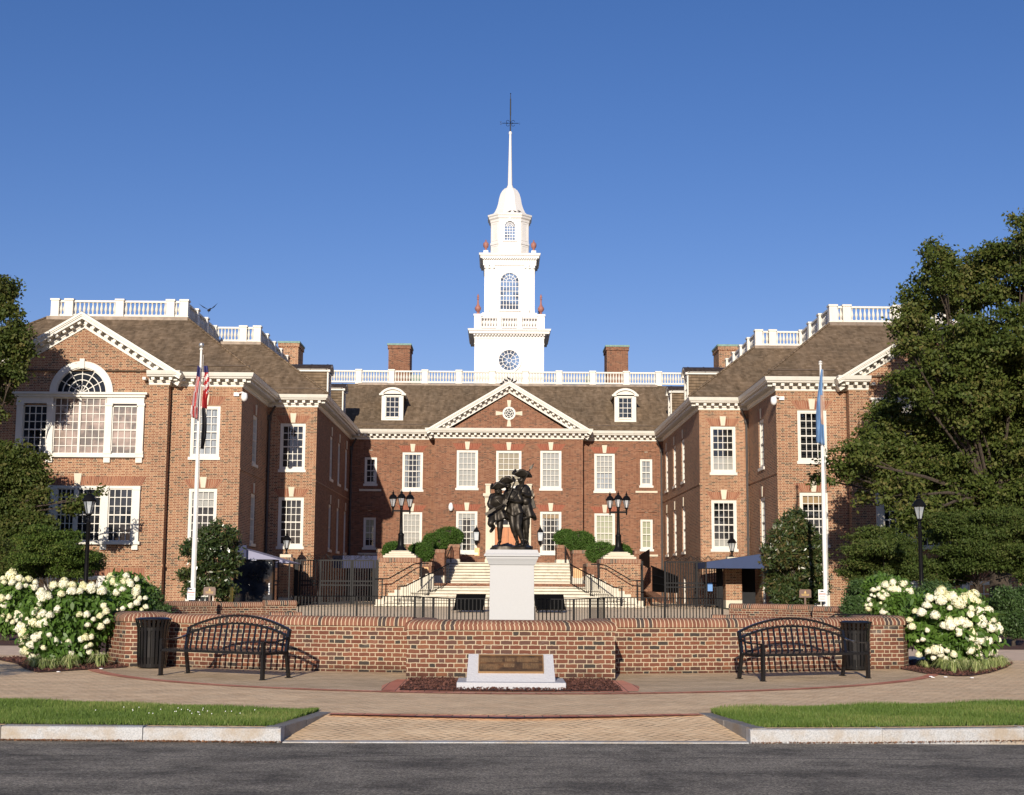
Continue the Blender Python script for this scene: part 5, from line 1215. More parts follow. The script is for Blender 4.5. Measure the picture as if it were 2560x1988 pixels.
# brick planters and piers flanking the stairs
def planter(x0,x1,y0,y1,z1,lab,base=None,side=1):
    mb=MB(); mb.prism([(x0,y0),(x1,y0),(x1,y1),(x0,y1)],.3,z1-.2); o=mb.build('brick_planter',M['brick_main'],label=lab,cat='planter')
    c=MB(); c.sweep([(x0,y0),(x1,y0),(x1,y1),(x0,y1)],[(0,z1-.2),(.03,z1-.19),(.03,z1-.03),(0,z1)],closed=True,uvv=True); c.sheet([(x0,y0),(x1,y0),(x1,y1),(x0,y1)],z1); c.build('cap_course',M['cap'],o)
    if base:
        b=MB(); xi=(x1 if side<0 else x0); b.box(min(xi+side*-.03,xi+side*.75),max(xi+side*-.03,xi+side*.75),y0-.03,y1,base[0],base[1]); b.build('stone_footing',M['step'],o)
for s in (-1,1):
    f=(lambda x:x) if s<0 else xr_
    sd_='left' if s<0 else 'right'
    def P2(a,b): return (min(f(a),f(b)),max(f(a),f(b)))
    planter(*P2(-6.2,-3.45),72.6,75.6,2.62,'lowest brick planter behind the %s lamp pier'%sd_,(1.4,1.75),side=s)
    planter(*P2(-6.6,-2.95),76.8,79.3,3.38,'middle brick planter of the %s stair side'%sd_,(1.5,1.95),side=s)
    planter(*P2(-6.2,-2.30),82.2,84.6,3.80,'top brick planter beside the entrance on the %s'%sd_,(2.6,2.95),side=s)
for i,(x) in enumerate((4.38+.1,)):
    pass
m=MB(); m.box(3.85,4.3,72.5,72.6,1.85,2.35); m.build('wall_plaque',M['brass'],label='small bronze plaque on brick beside the right stair rail',cat='plaque')
m=MB(); m.box(-3.95,-3.6,72.5,72.6,1.85,2.35); m.build('wall_plaque',M['brass'],label='small bronze plaque on brick beside the left stair rail',cat='plaque')
m=MB(); m.box(-1.5,-1.2,YC-.05,YC,3.25,3.75); m.build('wall_plaque',M['brass'],label='square bronze plaque on the wall under the left door lantern',cat='plaque')
# handrails
def rail(P,label,posts=(),r=.03,mat='iron',pick=None,drop=.85,z0f=None):
    e=empty('handrail',label,'handrail',(0,0,0)); m=MB(); m.tube(P,r,7); m.build('top_rail',M[mat],e)
    for p in posts:
        m=MB(); m.box(p[0]-.03,p[0]+.03,p[1]-.03,p[1]+.03,p[2],p[3]); m.build('post',M[mat],e)
    if pick:
        m=MB()
        for a,b in zip(P[:-1],P[1:]):
            a=Vector(a);b=Vector(b); L=(b-a).length; n=max(1,int(L/pick))
            for i in range(n):
                q=a.lerp(b,(i+.5)/n); m.box(q.x-.009,q.x+.009,q.y-.009,q.y+.009,q.z-drop,q.z)
        a=[tuple(Vector(p)-Vector((0,0,drop-.04))) for p in P]; m.tube(a,r*.6,6); m.build('picket_panel',M[mat],e)
    return e
for s in (-1,1):
    f=(lambda x:x) if s<0 else xr_; sd_='left' if s<0 else 'right'
    rail([(f(-5.95),68.1,1.72),(f(-5.3),68.2,1.75),(f(-4.1),68.4,2.45),(f(-3.85),68.5,2.5),(f(-3.4),68.6,2.5)],'dark handrail on the face of the %s lamp pier'%sd_,[(f(-5.6),68.15,.8,1.72),(f(-3.75),68.5,1.4,2.5)])
    rail([(f(-4.75),66.9,1.36),(f(-4.4),67.0,1.40),(f(-3.2),68.2,2.05),(f(-2.4),69.0,2.5)],'iron picket stair rail on the %s lower flight'%sd_,[(f(-4.75),66.9,.3,1.4),(f(-3.35),68.1,.8,2.05),(f(-2.45),69.0,1.4,2.55)],pick=.13,drop=.95)
    rail([(f(-3.1),78.8,2.45),(f(-2.75),81.4,3.62),(f(-2.75),82.0,3.7)],'tall side handrail along the %s edge of the upper flight'%sd_,[(f(-3.1),78.8,1.6,2.45),(f(-2.75),81.5,2.7,3.65)])
rail([(-.35,78.9,2.5),(-.35,81.6,3.7),(-.35,82.1,3.72)],'scrolled iron centre rail left of the pedestal on upper flight',[(-.35,78.9,1.6,2.5),(-.35,81.6,2.7,3.7)],pick=.16,drop=.8)
rail([(1.52,78.9,2.5),(1.52,81.6,3.7),(1.52,82.1,3.72)],'scrolled iron centre rail right of the pedestal on upper flight',[(1.52,78.9,1.6,2.5),(1.52,81.6,2.7,3.7)],pick=.16,drop=.8)
# black tilted panels on thin legs
for nm,cr,lg in (('left',((1134,1523),(1207,1523),(1215,1485.5),(1141,1485.5)),((1146,1523,1151,1537),(1199,1523,1207,1536))),('right',((1341,1522.5),(1414,1522.5),(1408.5,1485.5),(1333,1485.5)),((1348,1523,1343,1536),(1404,1523,1400,1536)))):
    e=empty('display_board','tilted black panel on thin legs before the stairs, %s of pedestal'%nm,'panel',(0,0,0)); Yf,Yb=59.2,60.3
    a,b=at(*cr[0],Yf),at(*cr[1],Yf); c,d=at(*cr[2],Yb),at(*cr[3],Yb)
    m=MB(); t=Vector((0,.04,-.05)); m.face([a,b,c,d]); m.face([a+t,b+t,c+t,d+t]); [m.face([p,q,q+t,p+t]) for p,q in ((a,b),(b,c),(c,d),(d,a))]; m.build('panel_board',M['matte'],e)
    for g_ in lg:
        p,q=at(g_[0],g_[1],Yf),at(g_[2],g_[3],Yf); m=MB(); m.bar((p.x,p.y,p.z),(q.x,q.y,gz(Yf)-.02),.04); m.build('leg',M['iron'],e)
        m=MB(); m.bar((p.x,Yb,p.z+.4),(q.x,Yb+.1,gz(Yb)-.02),.035); m.build('leg',M['iron'],e)
# ================================================================ RAILING ACROSS THE RING
e=empty('iron_railing','waist high black picket railing with scrolls behind the pedestal','railing',(0,0,0))
FP=[(-7.0,48.9),(-5.0,50.1),(-2.98,50.5),(-2.55,48.2),(-2.1,46.0),(-1.52,44.0),(2.35,44.0),(2.98,46.0),(3.4,48.2),(3.78,50.5),(5.9,50.1),(7.75,48.9)]
zt_=1.075
def zat(y): return zt_
m=MB()
for a,b in zip(FP[:-1],FP[1:]): m.bar((*a,zt_),(*b,zt_),.045,.03); m.bar((*a,.20),(*b,.20),.03,.025)
m.build('rail',M['iron'],e)
for i,p in enumerate(FP):
    m=MB(); m.box(p[0]-.035,p[0]+.035,p[1]-.035,p[1]+.035,0,zt_); m.build('post',M['iron'],e)
for k,(a,b) in enumerate(zip(FP[:-1],FP[1:])):
    a=Vector(a);b=Vector(b); L=(b-a).length; dn=.118 if k in (0,1,5,9,10) else .30; n=int(L/dn); m=MB(); d=(b-a).normalized(); hw_=.016 if k in (0,1,5,9,10) else .009
    for i in range(1,n):
        q=a.lerp(b,i/n); m.box(q.x-hw_,q.x+hw_,q.y-hw_,q.y+hw_,.02,zt_)
        if i%2 and k in (0,1,5,9,10):
            m.lathe([(.009,-.06),(.026,0),(.009,.06)],(q.x,q.y,.42),6)
            for s in (-1,1):
                m.tube([(q.x+d.x*s*(.035-.03*math.cos(t)),q.y+d.y*s*(.035-.03*math.cos(t)),.68+.05*math.sin(t)) for t in np.linspace(-.9,2.6,8)],.007,4)
                m.tube([(q.x+d.x*s*(.02+.03*math.cos(t)),q.y+d.y*s*(.02+.03*math.cos(t)),.60+.035*math.sin(t)) for t in np.linspace(1.6,4.4,6)],.007,4)
    m.build('picket_panel',M['iron'],e)
m=MB(); m.tube([(-7.0,48.9,zt_),(-7.12,48.8,zt_),(-7.15,48.78,zt_-.08),(-7.05,48.86,zt_-.16)],.02,6); m.build('rail_end',M['iron'],e)
# ================================================================ GATES AND GATE PILLARS
def pillar(x0,x1,lab,lab2):
    y0,y1=69.6,70.4
    mb=MB(); mb.prism([(x0,y0),(x1,y0),(x1,y1),(x0,y1)],.8,2.6); o=mb.build('gate_pillar',M['brick'],label=lab,cat='pillar')
    c=MB(); c.sweep([(x0,y0),(x1,y0),(x1,y1),(x0,y1)],[(0,2.6),(.03,2.61),(.0,2.76)],closed=True,uvv=True); c.sheet([(x0,y0),(x1,y0),(x1,y1),(x0,y1)],2.76); c.build('cap_course',M['cap'],o)
    c=MB(); c.box(x0+.12,x1-.12,y0+.12,y1-.12,2.76,2.92); c.build('stone_cap',M['stone'],o,bevel=.02)
    c=MB(); c.box(x0-.0,x1+.0,y0-.01,y1+.01,.2,.8); c.build('stone_footing',M['stone'],o)
    l=empty('pillar_lantern',lab2,'lantern',((x0+x1)/2,70,2.92),group='black lanterns on the gate pillars')
    m=MB(); m.lathe([(.12,0),(.12,.03),(.05,.06),(.04,.2)],n=10); m.build('stem',M['iron'],l,smooth=35); lantern_parts(l,(0,0,.22),1.02)
pillar(-10.93,-10.13,'brick gate pillar with white stone top beside the black glass shelter','black lantern on top of the left gate pillar')
pillar(11.22,12.02,'brick gate pillar with white stone top beside the blue awning','black lantern on top of the right gate pillar')
def gate(label,posts,leaves,ztop,mirror=False,y=70.):
    e=empty('iron_gate',label,'gate',(0,0,0),group='tall dark iron court gates')
    for (x,w_) in posts:
        m=MB(); m.box(x-w_/2,x+w_/2,y-w_/2,y+w_/2,.35,ztop+.02); m.build('gate_post',M['iron2'],e)
    for (xa,xb,st) in leaves:
        m=MB(); z0=.55
        for x in [xa,xb]+st: m.box(x-.05,x+.05,y-.03,y+.03,z0-.05,ztop)
        for z in (z0,ztop-.02,1.62,1.42): m.box(xa,xb,y-.025,y+.025,z-.032,z+.032)
        l=m.build('leaf_frame',M['iron2'],e)
        m=MB(); n=int((xb-xa)/.125)
        for i in range(1,n):
            x=xa+(xb-xa)*i/n; m.box(x-.021,x+.021,y-.021,y+.021,z0,ztop)
            if i%2: m.lathe([(.01,-.05),(.03,0),(.01,.05)],(x,y,2.05),6)
        # scroll work on top
        xc=(xa+xb)/2; W=xb-xa
        def spiral(cx,cz,r,s,t0=0,turn=2.2): 
            return [(cx+s*r*(1-.72*t)*math.cos(t0+turn*math.pi*t),y,cz+r*(1-.72*t)*math.sin(t0+turn*math.pi*t)) for t in np.linspace(0,1,18)]
        k=3 if W>2.5 else 1
        for i in range(k):
            c=xa+W*(i+.5)/k; h=.30
            m.tube([(c-W/k*.42,y,ztop+.02),(c-W/k*.2,y,ztop+.10),(c,y,ztop+h)],.014,5); m.tube([(c+W/k*.42,y,ztop+.02),(c+W/k*.2,y,ztop+.10),(c,y,ztop+h)],.014,5)
            for s in (-1,1): m.tube(spiral(c+s*.14,ztop+.12,.10,s),.012,5); m.tube(spiral(c+s*(W/k*.40),ztop+.13,.09,-s),.012,5)
        # arched brace between the mid rails
        for s in (-1,1): m.tube([(xc+s*W*.48*t,y,1.43+.18*(1-(1-t)**2)) for t in np.linspace(0,1,10)],.012,5)
        m.build('picket_panel',M['iron2'],l)
    return e
gate('closed dark iron gate with scroll top between left pillar and lamp pier',[(-10.0,.2),(-6.02,.16)],[(-9.82,-7.30,[-8.82]),(-7.22,-6.2,[])],2.66)
gate('tall dark iron gate leaf with scroll top left of the right pillar',[(11.02,.22),(7.10,.16)],[(8.28,10.86,[9.85])],2.68)
m=MB(); m.bar((7.05,70.2,2.95),(7.75,72.5,2.95),.05); m.face([(7.05,70.2,2.6),(7.8,72.6,2.35),(7.8,72.6,3.35),(7.05,70.2,2.98)]); m.face([(7.02,70.3,2.6),(7.77,72.7,2.35),(7.77,72.7,3.35),(7.02,70.3,2.98)]); m.build('open_gate_leaf',M['iron'],label='dark open gate leaf seen edge on behind the right lamp pier',cat='gate')
# dark ramp rail on the right
e=empty('ramp_railing','dark mesh railing stepping down the ramp behind the right gate','railing',(0,0,0))
A,B_=at(1627,1415,76),at(1696,1443,73); A2,B2=at(1629,1480,76),at(1697,1483,73)
m=MB(); m.face([A,B_,B2,A2]); m.build('mesh_panel',M['iron'],e)
m=MB()
for k in (0,.33,.66): m.bar(A.lerp(A2,k)+Vector((0,-.05,0)),B_.lerp(B2,k)+Vector((0,-.05,0)),.05)
m.build('rail',M['iron2'],e)
m=MB(); a,b=at(1624,1482,74.5),at(1664,1506,70.8); m.bar(a,b,.5,.12); m.build('ramp_kerb',M['brick_main'],e)
mb=MB(); mb.prism([(7.35,74.8),(8.15,74.8),(8.15,75.6),(7.35,75.6)],.3,2.45); mb.build('brick_post',M['brick_main'],label='plain brick post behind the right lamp pier',cat='pillar')
# door lanterns
for s in (-1,1):
    x=XC+s*2.0-(.0); e=empty('wall_lantern','black lantern on bracket %s of the entrance door'%('left' if s<0 else 'right'),'lantern',(x,YC,3.95),group='black lanterns beside the door')
    m=MB(); m.box(-.08,.08,-.06,0,.0,.55); m.tube([(0,0,.1),(0,-.22,.0),(0,-.3,.2)],.03,6); m.lathe([(0,-.14),(.05,-.02),(.08,.1)],(0,-.3,.1),6); m.build('bracket',M['iron'],e)
    m=MB()
    for a in (-1,1):
        for b in (-1,1): m.bar((a*.14,-.3+b*.14,.25),(a*.17,-.3+b*.17,.78),.03)
    m.box(-.16,.16,-.46,-.14,.22,.26); m.lathe([(.27,.78),(.28,.81),(.05,1.08),(.03,1.15),(0,1.25)],(0,-.3,0),4,R_(45)); m.build('lantern_frame',M['iron'],e)
    m=MB(); m.lathe([(.19,.26),(.225,.78)],(0,-.3,0),4,R_(45)); m.build('glass',M['lampglass'],e)
    m=MB(); m.lathe([(.04,.26),(.04,.6),(0,.62)],(0,-.3,0),8); m.build('bulb',M['signw'],e)
# ================================================================ AWNINGS AND SHELTER
def awning(x0,x1,y0,y1,za,zb,zv,lab,mats,sl):
    """x0 outer low edge, x1 wall edge"""
    m=MB()
    m.face([(x0,y0,zb),(x1,y0,za),(x1,y1,za),(x0,y1,zb)]); m.m=1
    m.face([(x0,y0,zv),(x1,y0,zv),(x1,y0,za),(x0,y0,zb)]); m.face([(x0,y1,zv),(x1,y1,zv),(x1,y1,za),(x0,y1,zb)]); m.face([(x0,y0,zv),(x0,y1,zv),(x0,y1,zb),(x0,y0,zb)])
    e=m.build('awning',mats,label=lab,cat='awning')
    f=MB(); 
    for x,y in ((x0,y0),(x0,y1)): f.box(x-.03,x+.03,y-.03,y+.03,.4,zb)
    f.build('awning_post',M['iron2'],e)
awning(9.9,12.95,67.2,70.9,3.08,2.62,2.33,'navy blue canvas awning on the right wing side door',[M['pipe'],M['blue']],1)
awning(-9.6,-12.08,64.9,68.5,3.15,2.45,2.42,'lavender canvas awning coloured as sunlit on the left wing beside the corner',[M['lav'],M['lav']],1)
m=MB(); m.box(-12.1,-11.55,64.6,64.75,2.42,3.22); m.build('shade_strip',M['dblue'],label='narrow navy strip coloured as shade at the left end of the lavender awning',cat='awning')  # dark strip put in for the shade at the awning's left end
m=MB(); m.box(-9.3,-6.3,79,79.5,2.35,3.05); m.build('awning',M['dblue'],label='dark navy awning deep in the left court behind the gate',cat='awning')
m=MB(); m.box(-8.0,-6.9,86.9,87.1,.4,2.5); d_=m.build('court_door',M['iron2'],label='grey panelled door deep in the left court behind the gate',cat='door')
m=MB(); m.box(-7.85,-7.05,86.85,86.9,1.9,2.3); m.build('door_glass',M['dkglass'],d_)
e=empty('glass_shelter','black glass walled shelter under the lavender awning','shelter',(-10.95,64,0)); 
m=MB(); m.box(-.88,.88,-.62,-.60,.5,2.48); m.box(-.88,-.86,-.60,.6,.5,2.48); m.box(.86,.88,-.6,.6,.5,2.48); m.build('glass_wall',M['dkglass'],e)
m=MB(); m.box(-.92,.92,-.66,.62,2.48,2.56); m.box(-.92,-.86,-.66,-.6,.4,2.5); m.box(.86,.92,-.66,-.6,.4,2.5); m.build('frame',M['iron2'],e)
m=MB(); m.box(-.9,.9,.6,.65,.4,2.5); m.build('back_wall',M['dark'],e)
m=MB(); m.box(.66,.72,-.68,-.66,1.0,1.5); m.box(-.15,.1,-.68,-.66,2.50,2.55); m.build('handle',M['signw'],e)
m=MB(); m.box(12.2,12.9,70.8,70.95,.4,2.35); m.build('side_door',M['dark'],label='dark doorway under the navy blue awning',cat='door')
m=MB(); m.box(12.86,12.98,66.3,66.6,.3,2.3); m.build('awning_post',M['white'],label='white post under the right edge of navy awning',cat='post')
# bollard
p=at(579,1470,57.5); m=MB(); m.lathe([(.07,0),(.07,1.0),(.05,1.05),(0,1.07)],(p.x,57.5,.3),12); m.build('bollard',M['yellow'],smooth=40,label='yellow bollard left of the black glass shelter',cat='bollard')
# ================================================================ FLAGPOLES, FLAGS, SIGNS
def flagpole(pb,ztop,label,ball):
    e=empty('flagpole',label,'flagpole',(pb.x,53,.1)); H=ztop-.1
    m=MB(); m.lathe([(.16,0),(.16,.08),(.10,.12),(.088,.16),(.085,H*.4),(.04,H-.12),(.07,H-.10),(.07,H-.06),(.03,H-.03)],n=14); m.build('pole',M['pole'],e,smooth=35)
    m=MB(); m.lathe([(0,H-.04),(.08,H+.0),(.105,H+.07),(.08,H+.15),(0,H+.18)] if ball else [(.06,H-.03),(.08,H),(.03,H+.05),(0,H+.06)],n=12); m.build('finial',M['ball'] if ball else M['pole'],e,smooth=50)
    m=MB(); m.tube([(.10,-.03,1.1),(.09,-.03,H-.3)],.007,4); m.build('halyard',M['pole'],e); return e
pL=at(481,1500,53); pR=at(2065,1505,53)
flagpole(pL,10.45,'white flagpole with silver ball before the left wing',True); flagpole(pR,10.05,'white flagpole with pointed cap before the right wing',False)
def drape(name,xs_fn,y,zt,zb,mats,label,n=18,rows=26,side=1,par=None):
    m=MB()
    P=[]
    for j in range(rows+1):
        t=j/rows; r=[]
        x0,x1,z_off=xs_fn(t)
        for i in range(n+1):
            s=i/n; r.append((x0+(x1-x0)*s+.015*math.sin(9*s+4*t), y-.07+.10*math.sin(s*15+2.2*t)*min(1,.3+t), zt+(zb-zt)*t+z_off*s))
        P.append(r)
    for j in range(rows):
        for i in range(n):
            m.m=mats[1](i/n,j/rows); m.face([P[j][i],P[j][i+1],P[j+1][i+1],P[j+1][i]])
    o=m.build(name,mats[0],label=label,cat='flag',smooth=80)
    md=o.modifiers.new('s','SOLIDIFY'); md.thickness=.008; return o
us=[M['fl_red'],M['fl_white'],M['fl_blue']]
a=at(498,915,53); X_=a.x
drape('national_flag',lambda t:(X_-.03-.24*t*(1 if t<.93 else .8),X_+.10-.06*t,-.10),52.93,a.z,at(495,1047,53).z+.05,(us,lambda s,t: 2 if t<.17 and s<.75 else (0 if int(s*9+t*2)%2==0 else 1)),'red white and blue striped flag hanging limp on the left flagpole')
X2=at(512,918,53).x
drape('national_flag_fold',lambda t:(X2-.04,X2+.10+.12*math.sin(min(1,t*1.3)*2.6),.0),53.06,at(512,915,53).z,at(508,1022,53).z,(us,lambda s,t: 2 if t<.12 else (0 if int(t*10+s*2)%2==0 or t>.62 else 1)),'far fold of the striped flag right of the left flagpole')
X3=at(508,1022,53).x
drape('black_flag',lambda t:(X3-.04+.03*t,X3+.08+.12*math.sin(t*2.9),.0),52.98,at(508,1020,53).z,at(508,1123,53).z,([M['fl_black']],lambda s,t:0),'black flag hanging limp below the striped flag on left flagpole')
X4=at(2052,925,53).x
drape('state_flag',lambda t:(X4-.02-.22*math.sin(min(1,t*1.35)*1.7),X4+.03,-.10*t),52.95,at(2050,925,53).z,at(2050,1108,53).z,([M['fl_sky'],M['fl_buff']],lambda s,t:1 if s>.55 and .33<t<.72 else 0),'sky blue flag hanging limp on the right flagpole')
def notice(u,v,label,Y=52.6):
    p=at(u,v,Y); e=empty('notice_sign',label,'sign',(p.x,Y,p.z),group='white notice signs at the flagpoles')
    m=MB(); m.box(-.15,.15,0,.015,-.22,.22); m.build('sign_board',M['signw'],e,bevel=.01)
    m=MB(); m.lathe([(.0,-.02),(.07,-.012),(.0,.02)],(0,-.004,.15),12,sx=1.2,sy=.05); m.box(-.075,.03,-.008,-.003,.15,.18); m.build('camera_symbol',M['signb'],e)
    m=MB()
    for i in range(6): m.box(-.12+.042*i,-.09+.042*i,-.006,-.001,.03,.085)
    m.build('red_lettering',M['signr'],e)
    m=MB()
    for k,z in enumerate((-.02,-.06,-.12,-.16)):
        for i in range(5): m.box(-.10+.042*i,-.07+.042*i,-.006,-.001,z-.009,z+.009)
    m.build('small_lettering',M['signb'],e)
    m=MB(); m.box(-.02,.02,.015,.05,-p.z,.2); m.build('post',M['iron2'],e)
notice(478,1485,'white notice with red line at the foot of left flagpole'); notice(2056,1489,'white notice with red line at the foot of right flagpole')
def brown(u,v,label,Y=52.):
    p=at(u,v,Y); e=empty('brown_sign',label,'sign',(p.x,Y,p.z),group='brown signs with gold lettering')
    m=MB(); m.prism([(-.22,-.01),(.22,-.01),(.22,.02),(-.22,.02)],-.15,.11); m.box(-.20,.20,-.009,.019,.11,.15); m.build('sign_board',M['signbr'],e)
    m=MB(); m.lathe([(.035,-.03),(.03,.02),(.012,.05),(0,.09)],(0,-.012,.03),8,sy=.1)
    for z,w_ in ((-.03,.15),(-.07,.13)):
        x=-w_
        while x<w_: m.box(x,x+.02,-.014,-.009,z-.012,z+.012); x+=.03
    m.build('gold_emblem',M['gold'],e)
    m=MB(); m.box(-.03,.03,.02,.06,-p.z,.0); m.build('post',M['signbr'],e)
brown(524,1478,'brown sign with gold emblem beside the left flagpole'); brown(2013,1484,'brown sign with gold emblem left of the right flagpole')
p=at(1776,1468,69.5)
m=MB(); m.box(p.x-.12,p.x+.12,69.6,69.63,p.z-.2,p.z+.2); m.build('blue_notice',M['signblue'],label='small light blue notice hanging on the right gate',cat='sign')
# ================================================================ BIRDS
def bird(x,y,z,rot,label,fly=False,s=1.):
    m=MB(); m.lathe([(0,-.13),(.03,-.10),(.055,-.02),(.06,.04),(.045,.10),(.02,.14),(0,.15)],(0,0,0),8)
    R=Matrix.Rotation(R_(70),3,'Y'); m.v=[tuple(R@Vector(v)) for v in m.v]
    m.lathe([(0,-.035),(.03,-.015),(.034,.01),(0,.04)],(.14,0,.09),8)
    if fly:
        m.face([(-.05,0,.02),(.06,0,.02),(.02,.22,.12),(-.10,.42,.28),(-.08,.20,.10)]); m.face([(-.05,0,.02),(.06,0,.02),(.02,-.22,.12),(-.10,-.42,.28),(-.08,-.20,.10)])
    m.face([(-.10,.03,-.03),(-.10,-.03,-.03),(-.26,-.03,-.06),(-.26,.03,-.06)])
    m.tube([(.02,.02,-.03),(.03,.02,-.12)],.006,4)
    m.v=[(v[0]*s,v[1]*s,v[2]*s) for v in m.v]
    return m.build('bird',M['bird'],label=label,cat='bird',loc=(x,y,z),rotz=rot,smooth=50,group='dark birds around the roofs')
p=at(522,776,62); bird(p.x,62,p.z,R_(80),'dark bird flying above the left wing balustrade',True,1.1)
for i,(u,lab) in enumerate(((1274,'first dark bird perched on the tower dome edge'),(1288,'middle dark bird with raised wings on the tower dome edge'),(1299,'last dark bird perched right on the tower dome edge'))):
    p=at(u,518,100.7); bird(p.x,100.7,28.80,R_((20,160,200)[i]),lab,False,.85)
for i,u in enumerate((1253,1259,1266,1273,1280,1286)):
    p=at(u,951,YC+.3); ab=abs(p.x-XC)
    bird(p.x,YC-.3,14.42-ab*.597,R_(40+60*i),('%s dark bird perched on the central pediment peak')%('leftmost','second','third','fourth','fifth','rightmost')[i],False,1.1)

def litter(pts,n,label):
    C=[]
    for i in range(n):
        k=random.randrange(len(pts)-1); t=random.random(); a,b=Vector(pts[k]),Vector(pts[k+1]); q=a.lerp(b,t); C.append((q.x,q.y-abs(random.gauss(0,.035))-.005,-.144+random.random()*.012))
    C=np.array(C); a=rng.uniform(0,6.28,n); l=rng.uniform(.4,1.3,n)*.011
    A=np.stack([np.cos(a)*l,np.sin(a)*l,rng.normal(0,.3,n)*l],1); B_=np.stack([-np.sin(a)*l*.5,np.cos(a)*l*.5,rng.normal(0,.3,n)*l],1)
    mk('leaf_litter',quads_mesh('leaf_litter',C,A,B_,M['litter'],rng.random(n)),kind='stuff',label=label,cat='leaf litter')
M['litter']=plain('dry_leaf_litter',(.36,.17,.08),.9,var=.35,scale=30)
litter([Lf[3],Lf[4],Lf[5]],2600,'brown leaf litter in the gutter along the left kerb')
litter([Rf[0],Rf[1],Rf[2]],1100,'brown leaf litter in the gutter along the right kerb')
C=np.array([(random.gauss(-3.6,.5),random.gauss(16.6,.25),.07) for _ in range(26)]); k_=len(C)
mk('clover_flowers',quads_mesh('clover',C,np.tile([.006,0,.002],(k_,1)),np.tile([0,.003,.006],(k_,1)),M['signw']),kind='stuff',label='tiny white clover heads in the left lawn strip',cat='clover')
# ================================================================ BRONZE SOLDIERS
st=empty('bronze_statue','dark bronze group of three soldiers in tricorn hats on the granite pedestal','statue',(0,0,0))
SF=6.523
def sp3(x,y,d):
    p=at(1140+x/SF,1140+y/SF,37.6); return Vector((p.x,37.6+d,p.z+.005))
def figure(nodes,edges,name='soldier'):
    me=bpy.data.meshes.new(name); keys=list(nodes); idx={k:i for i,k in enumerate(keys)}
    me.from_pydata([tuple(sp3(*nodes[k][:3])) for k in keys],[(idx[a],idx[b]) for a,b in edges],[]); me.update()
    me.materials.append(M['bronze'])
    o=mk(name,me,st)
    o.modifiers.new('skin','SKIN'); sk=me.skin_vertices[0].data
    for k in keys: r=nodes[k][3]; sk[idx[k]].radius=(r,r*(nodes[k][4] if len(nodes[k])>4 else 1)); 
    sk[0].use_root=True
    o.modifiers['skin'].use_smooth_shade=True
    s=o.modifiers.new('sub','SUBSURF'); s.levels=2; s.render_levels=2
    t=bpy.data.textures.new('folds','CLOUDS'); t.noise_scale=.09
    d=o.modifiers.new('folds','DISPLACE'); d.texture=t; d.strength=.03; d.texture_coords='GLOBAL'
    return o
ED=[('pel','bel'),('bel','che'),('che','nek'),('nek','hd1'),('hd1','hd2'),('che','ls'),('ls','le'),('le','lw'),('lw','lh'),('che','rs'),('rs','re'),('re','rw'),('rw','rh'),('pel','lp'),('lp','lk'),('lk','lc'),('lc','la'),('la','lt'),('pel','rp'),('rp','rk'),('rk','rc'),('rc','ra'),('ra','rt')]
def fig(d):
    # wrists and calves interpolated for taper
    def lerp(a,b,t,r): A,B=d[a],d[b]; return tuple(A[i]+(B[i]-A[i])*t for i in range(3))+(r,)
    d['lw']=lerp('le','lh',.8,.038); d['rw']=lerp('re','rh',.8,.038); d['lc']=lerp('lk','la',.35,.075); d['rc']=lerp('rk','ra',.35,.075)
    order=['pel']+[k for k in d if k!='pel']; return figure({k:d[k] for k in order},ED)
fc=fig(dict(pel=(1120,880,.25,.16),bel=(1110,760,.25,.15),che=(1095,600,.25,.185,.8),nek=(1078,470,.22,.062),hd1=(1065,405,.18,.098),hd2=(1064,345,.19,.125),ls=(1010,525,.2,.11),le=(990,650,.05,.085),lh=(1045,555,-.05,.05),rs=(1170,530,.27,.115),re=(1185,665,.15,.095),rh=(1090,615,-.02,.05),lp=(1085,930,.25,.14),lk=(1105,1150,.28,.088),la=(1128,1385,.3,.05),lt=(1105,1450,.12,.042),rp=(1158,930,.25,.14),rk=(1150,1160,.22,.088),ra=(1160,1390,.3,.05),rt=(1175,1450,.12,.042)))
fb=fig(dict(pel=(965,890,0,.15),bel=(940,780,-.02,.15),che=(915,650,-.03,.185,.8),nek=(865,545,-.06,.065),hd1=(842,500,-.10,.098),hd2=(840,448,-.10,.125),ls=(825,605,-.03,.11),le=(800,735,-.15,.088),lh=(775,850,-.28,.05),rs=(1005,605,-.02,.125),re=(1050,770,-.08,.105),rh=(885,735,-.28,.055),lp=(915,950,-.02,.15),lk=(930,1175,-.12,.09),la=(1003,1400,.0,.052),lt=(985,1462,-.2,.044),rp=(1020,950,-.02,.15),rk=(1003,1180,-.2,.092),ra=(1082,1390,-.15,.055),rt=(1075,1475,-.34,.046)))
fa=fig(dict(pel=(672,930,-.1,.155),bel=(662,840,-.12,.15),che=(668,730,-.19,.19,.8),nek=(684,645,-.3,.065),hd1=(690,605,-.36,.098),hd2=(692,548,-.36,.122),ls=(585,680,-.2,.11),le=(548,830,-.25,.085),lh=(640,880,-.42,.05),rs=(765,700,-.2,.11),re=(778,820,-.28,.085),rh=(762,890,-.42,.05),lp=(622,985,-.12,.14),lk=(552,1130,-.35,.088),la=(622,1160,.02,.052),lt=(545,1250,.05,.048),rp=(712,985,-.08,.14),rk=(715,1180,-.16,.088),ra=(714,1400,-.1,.05),rt=(690,1462,-.3,.044)))
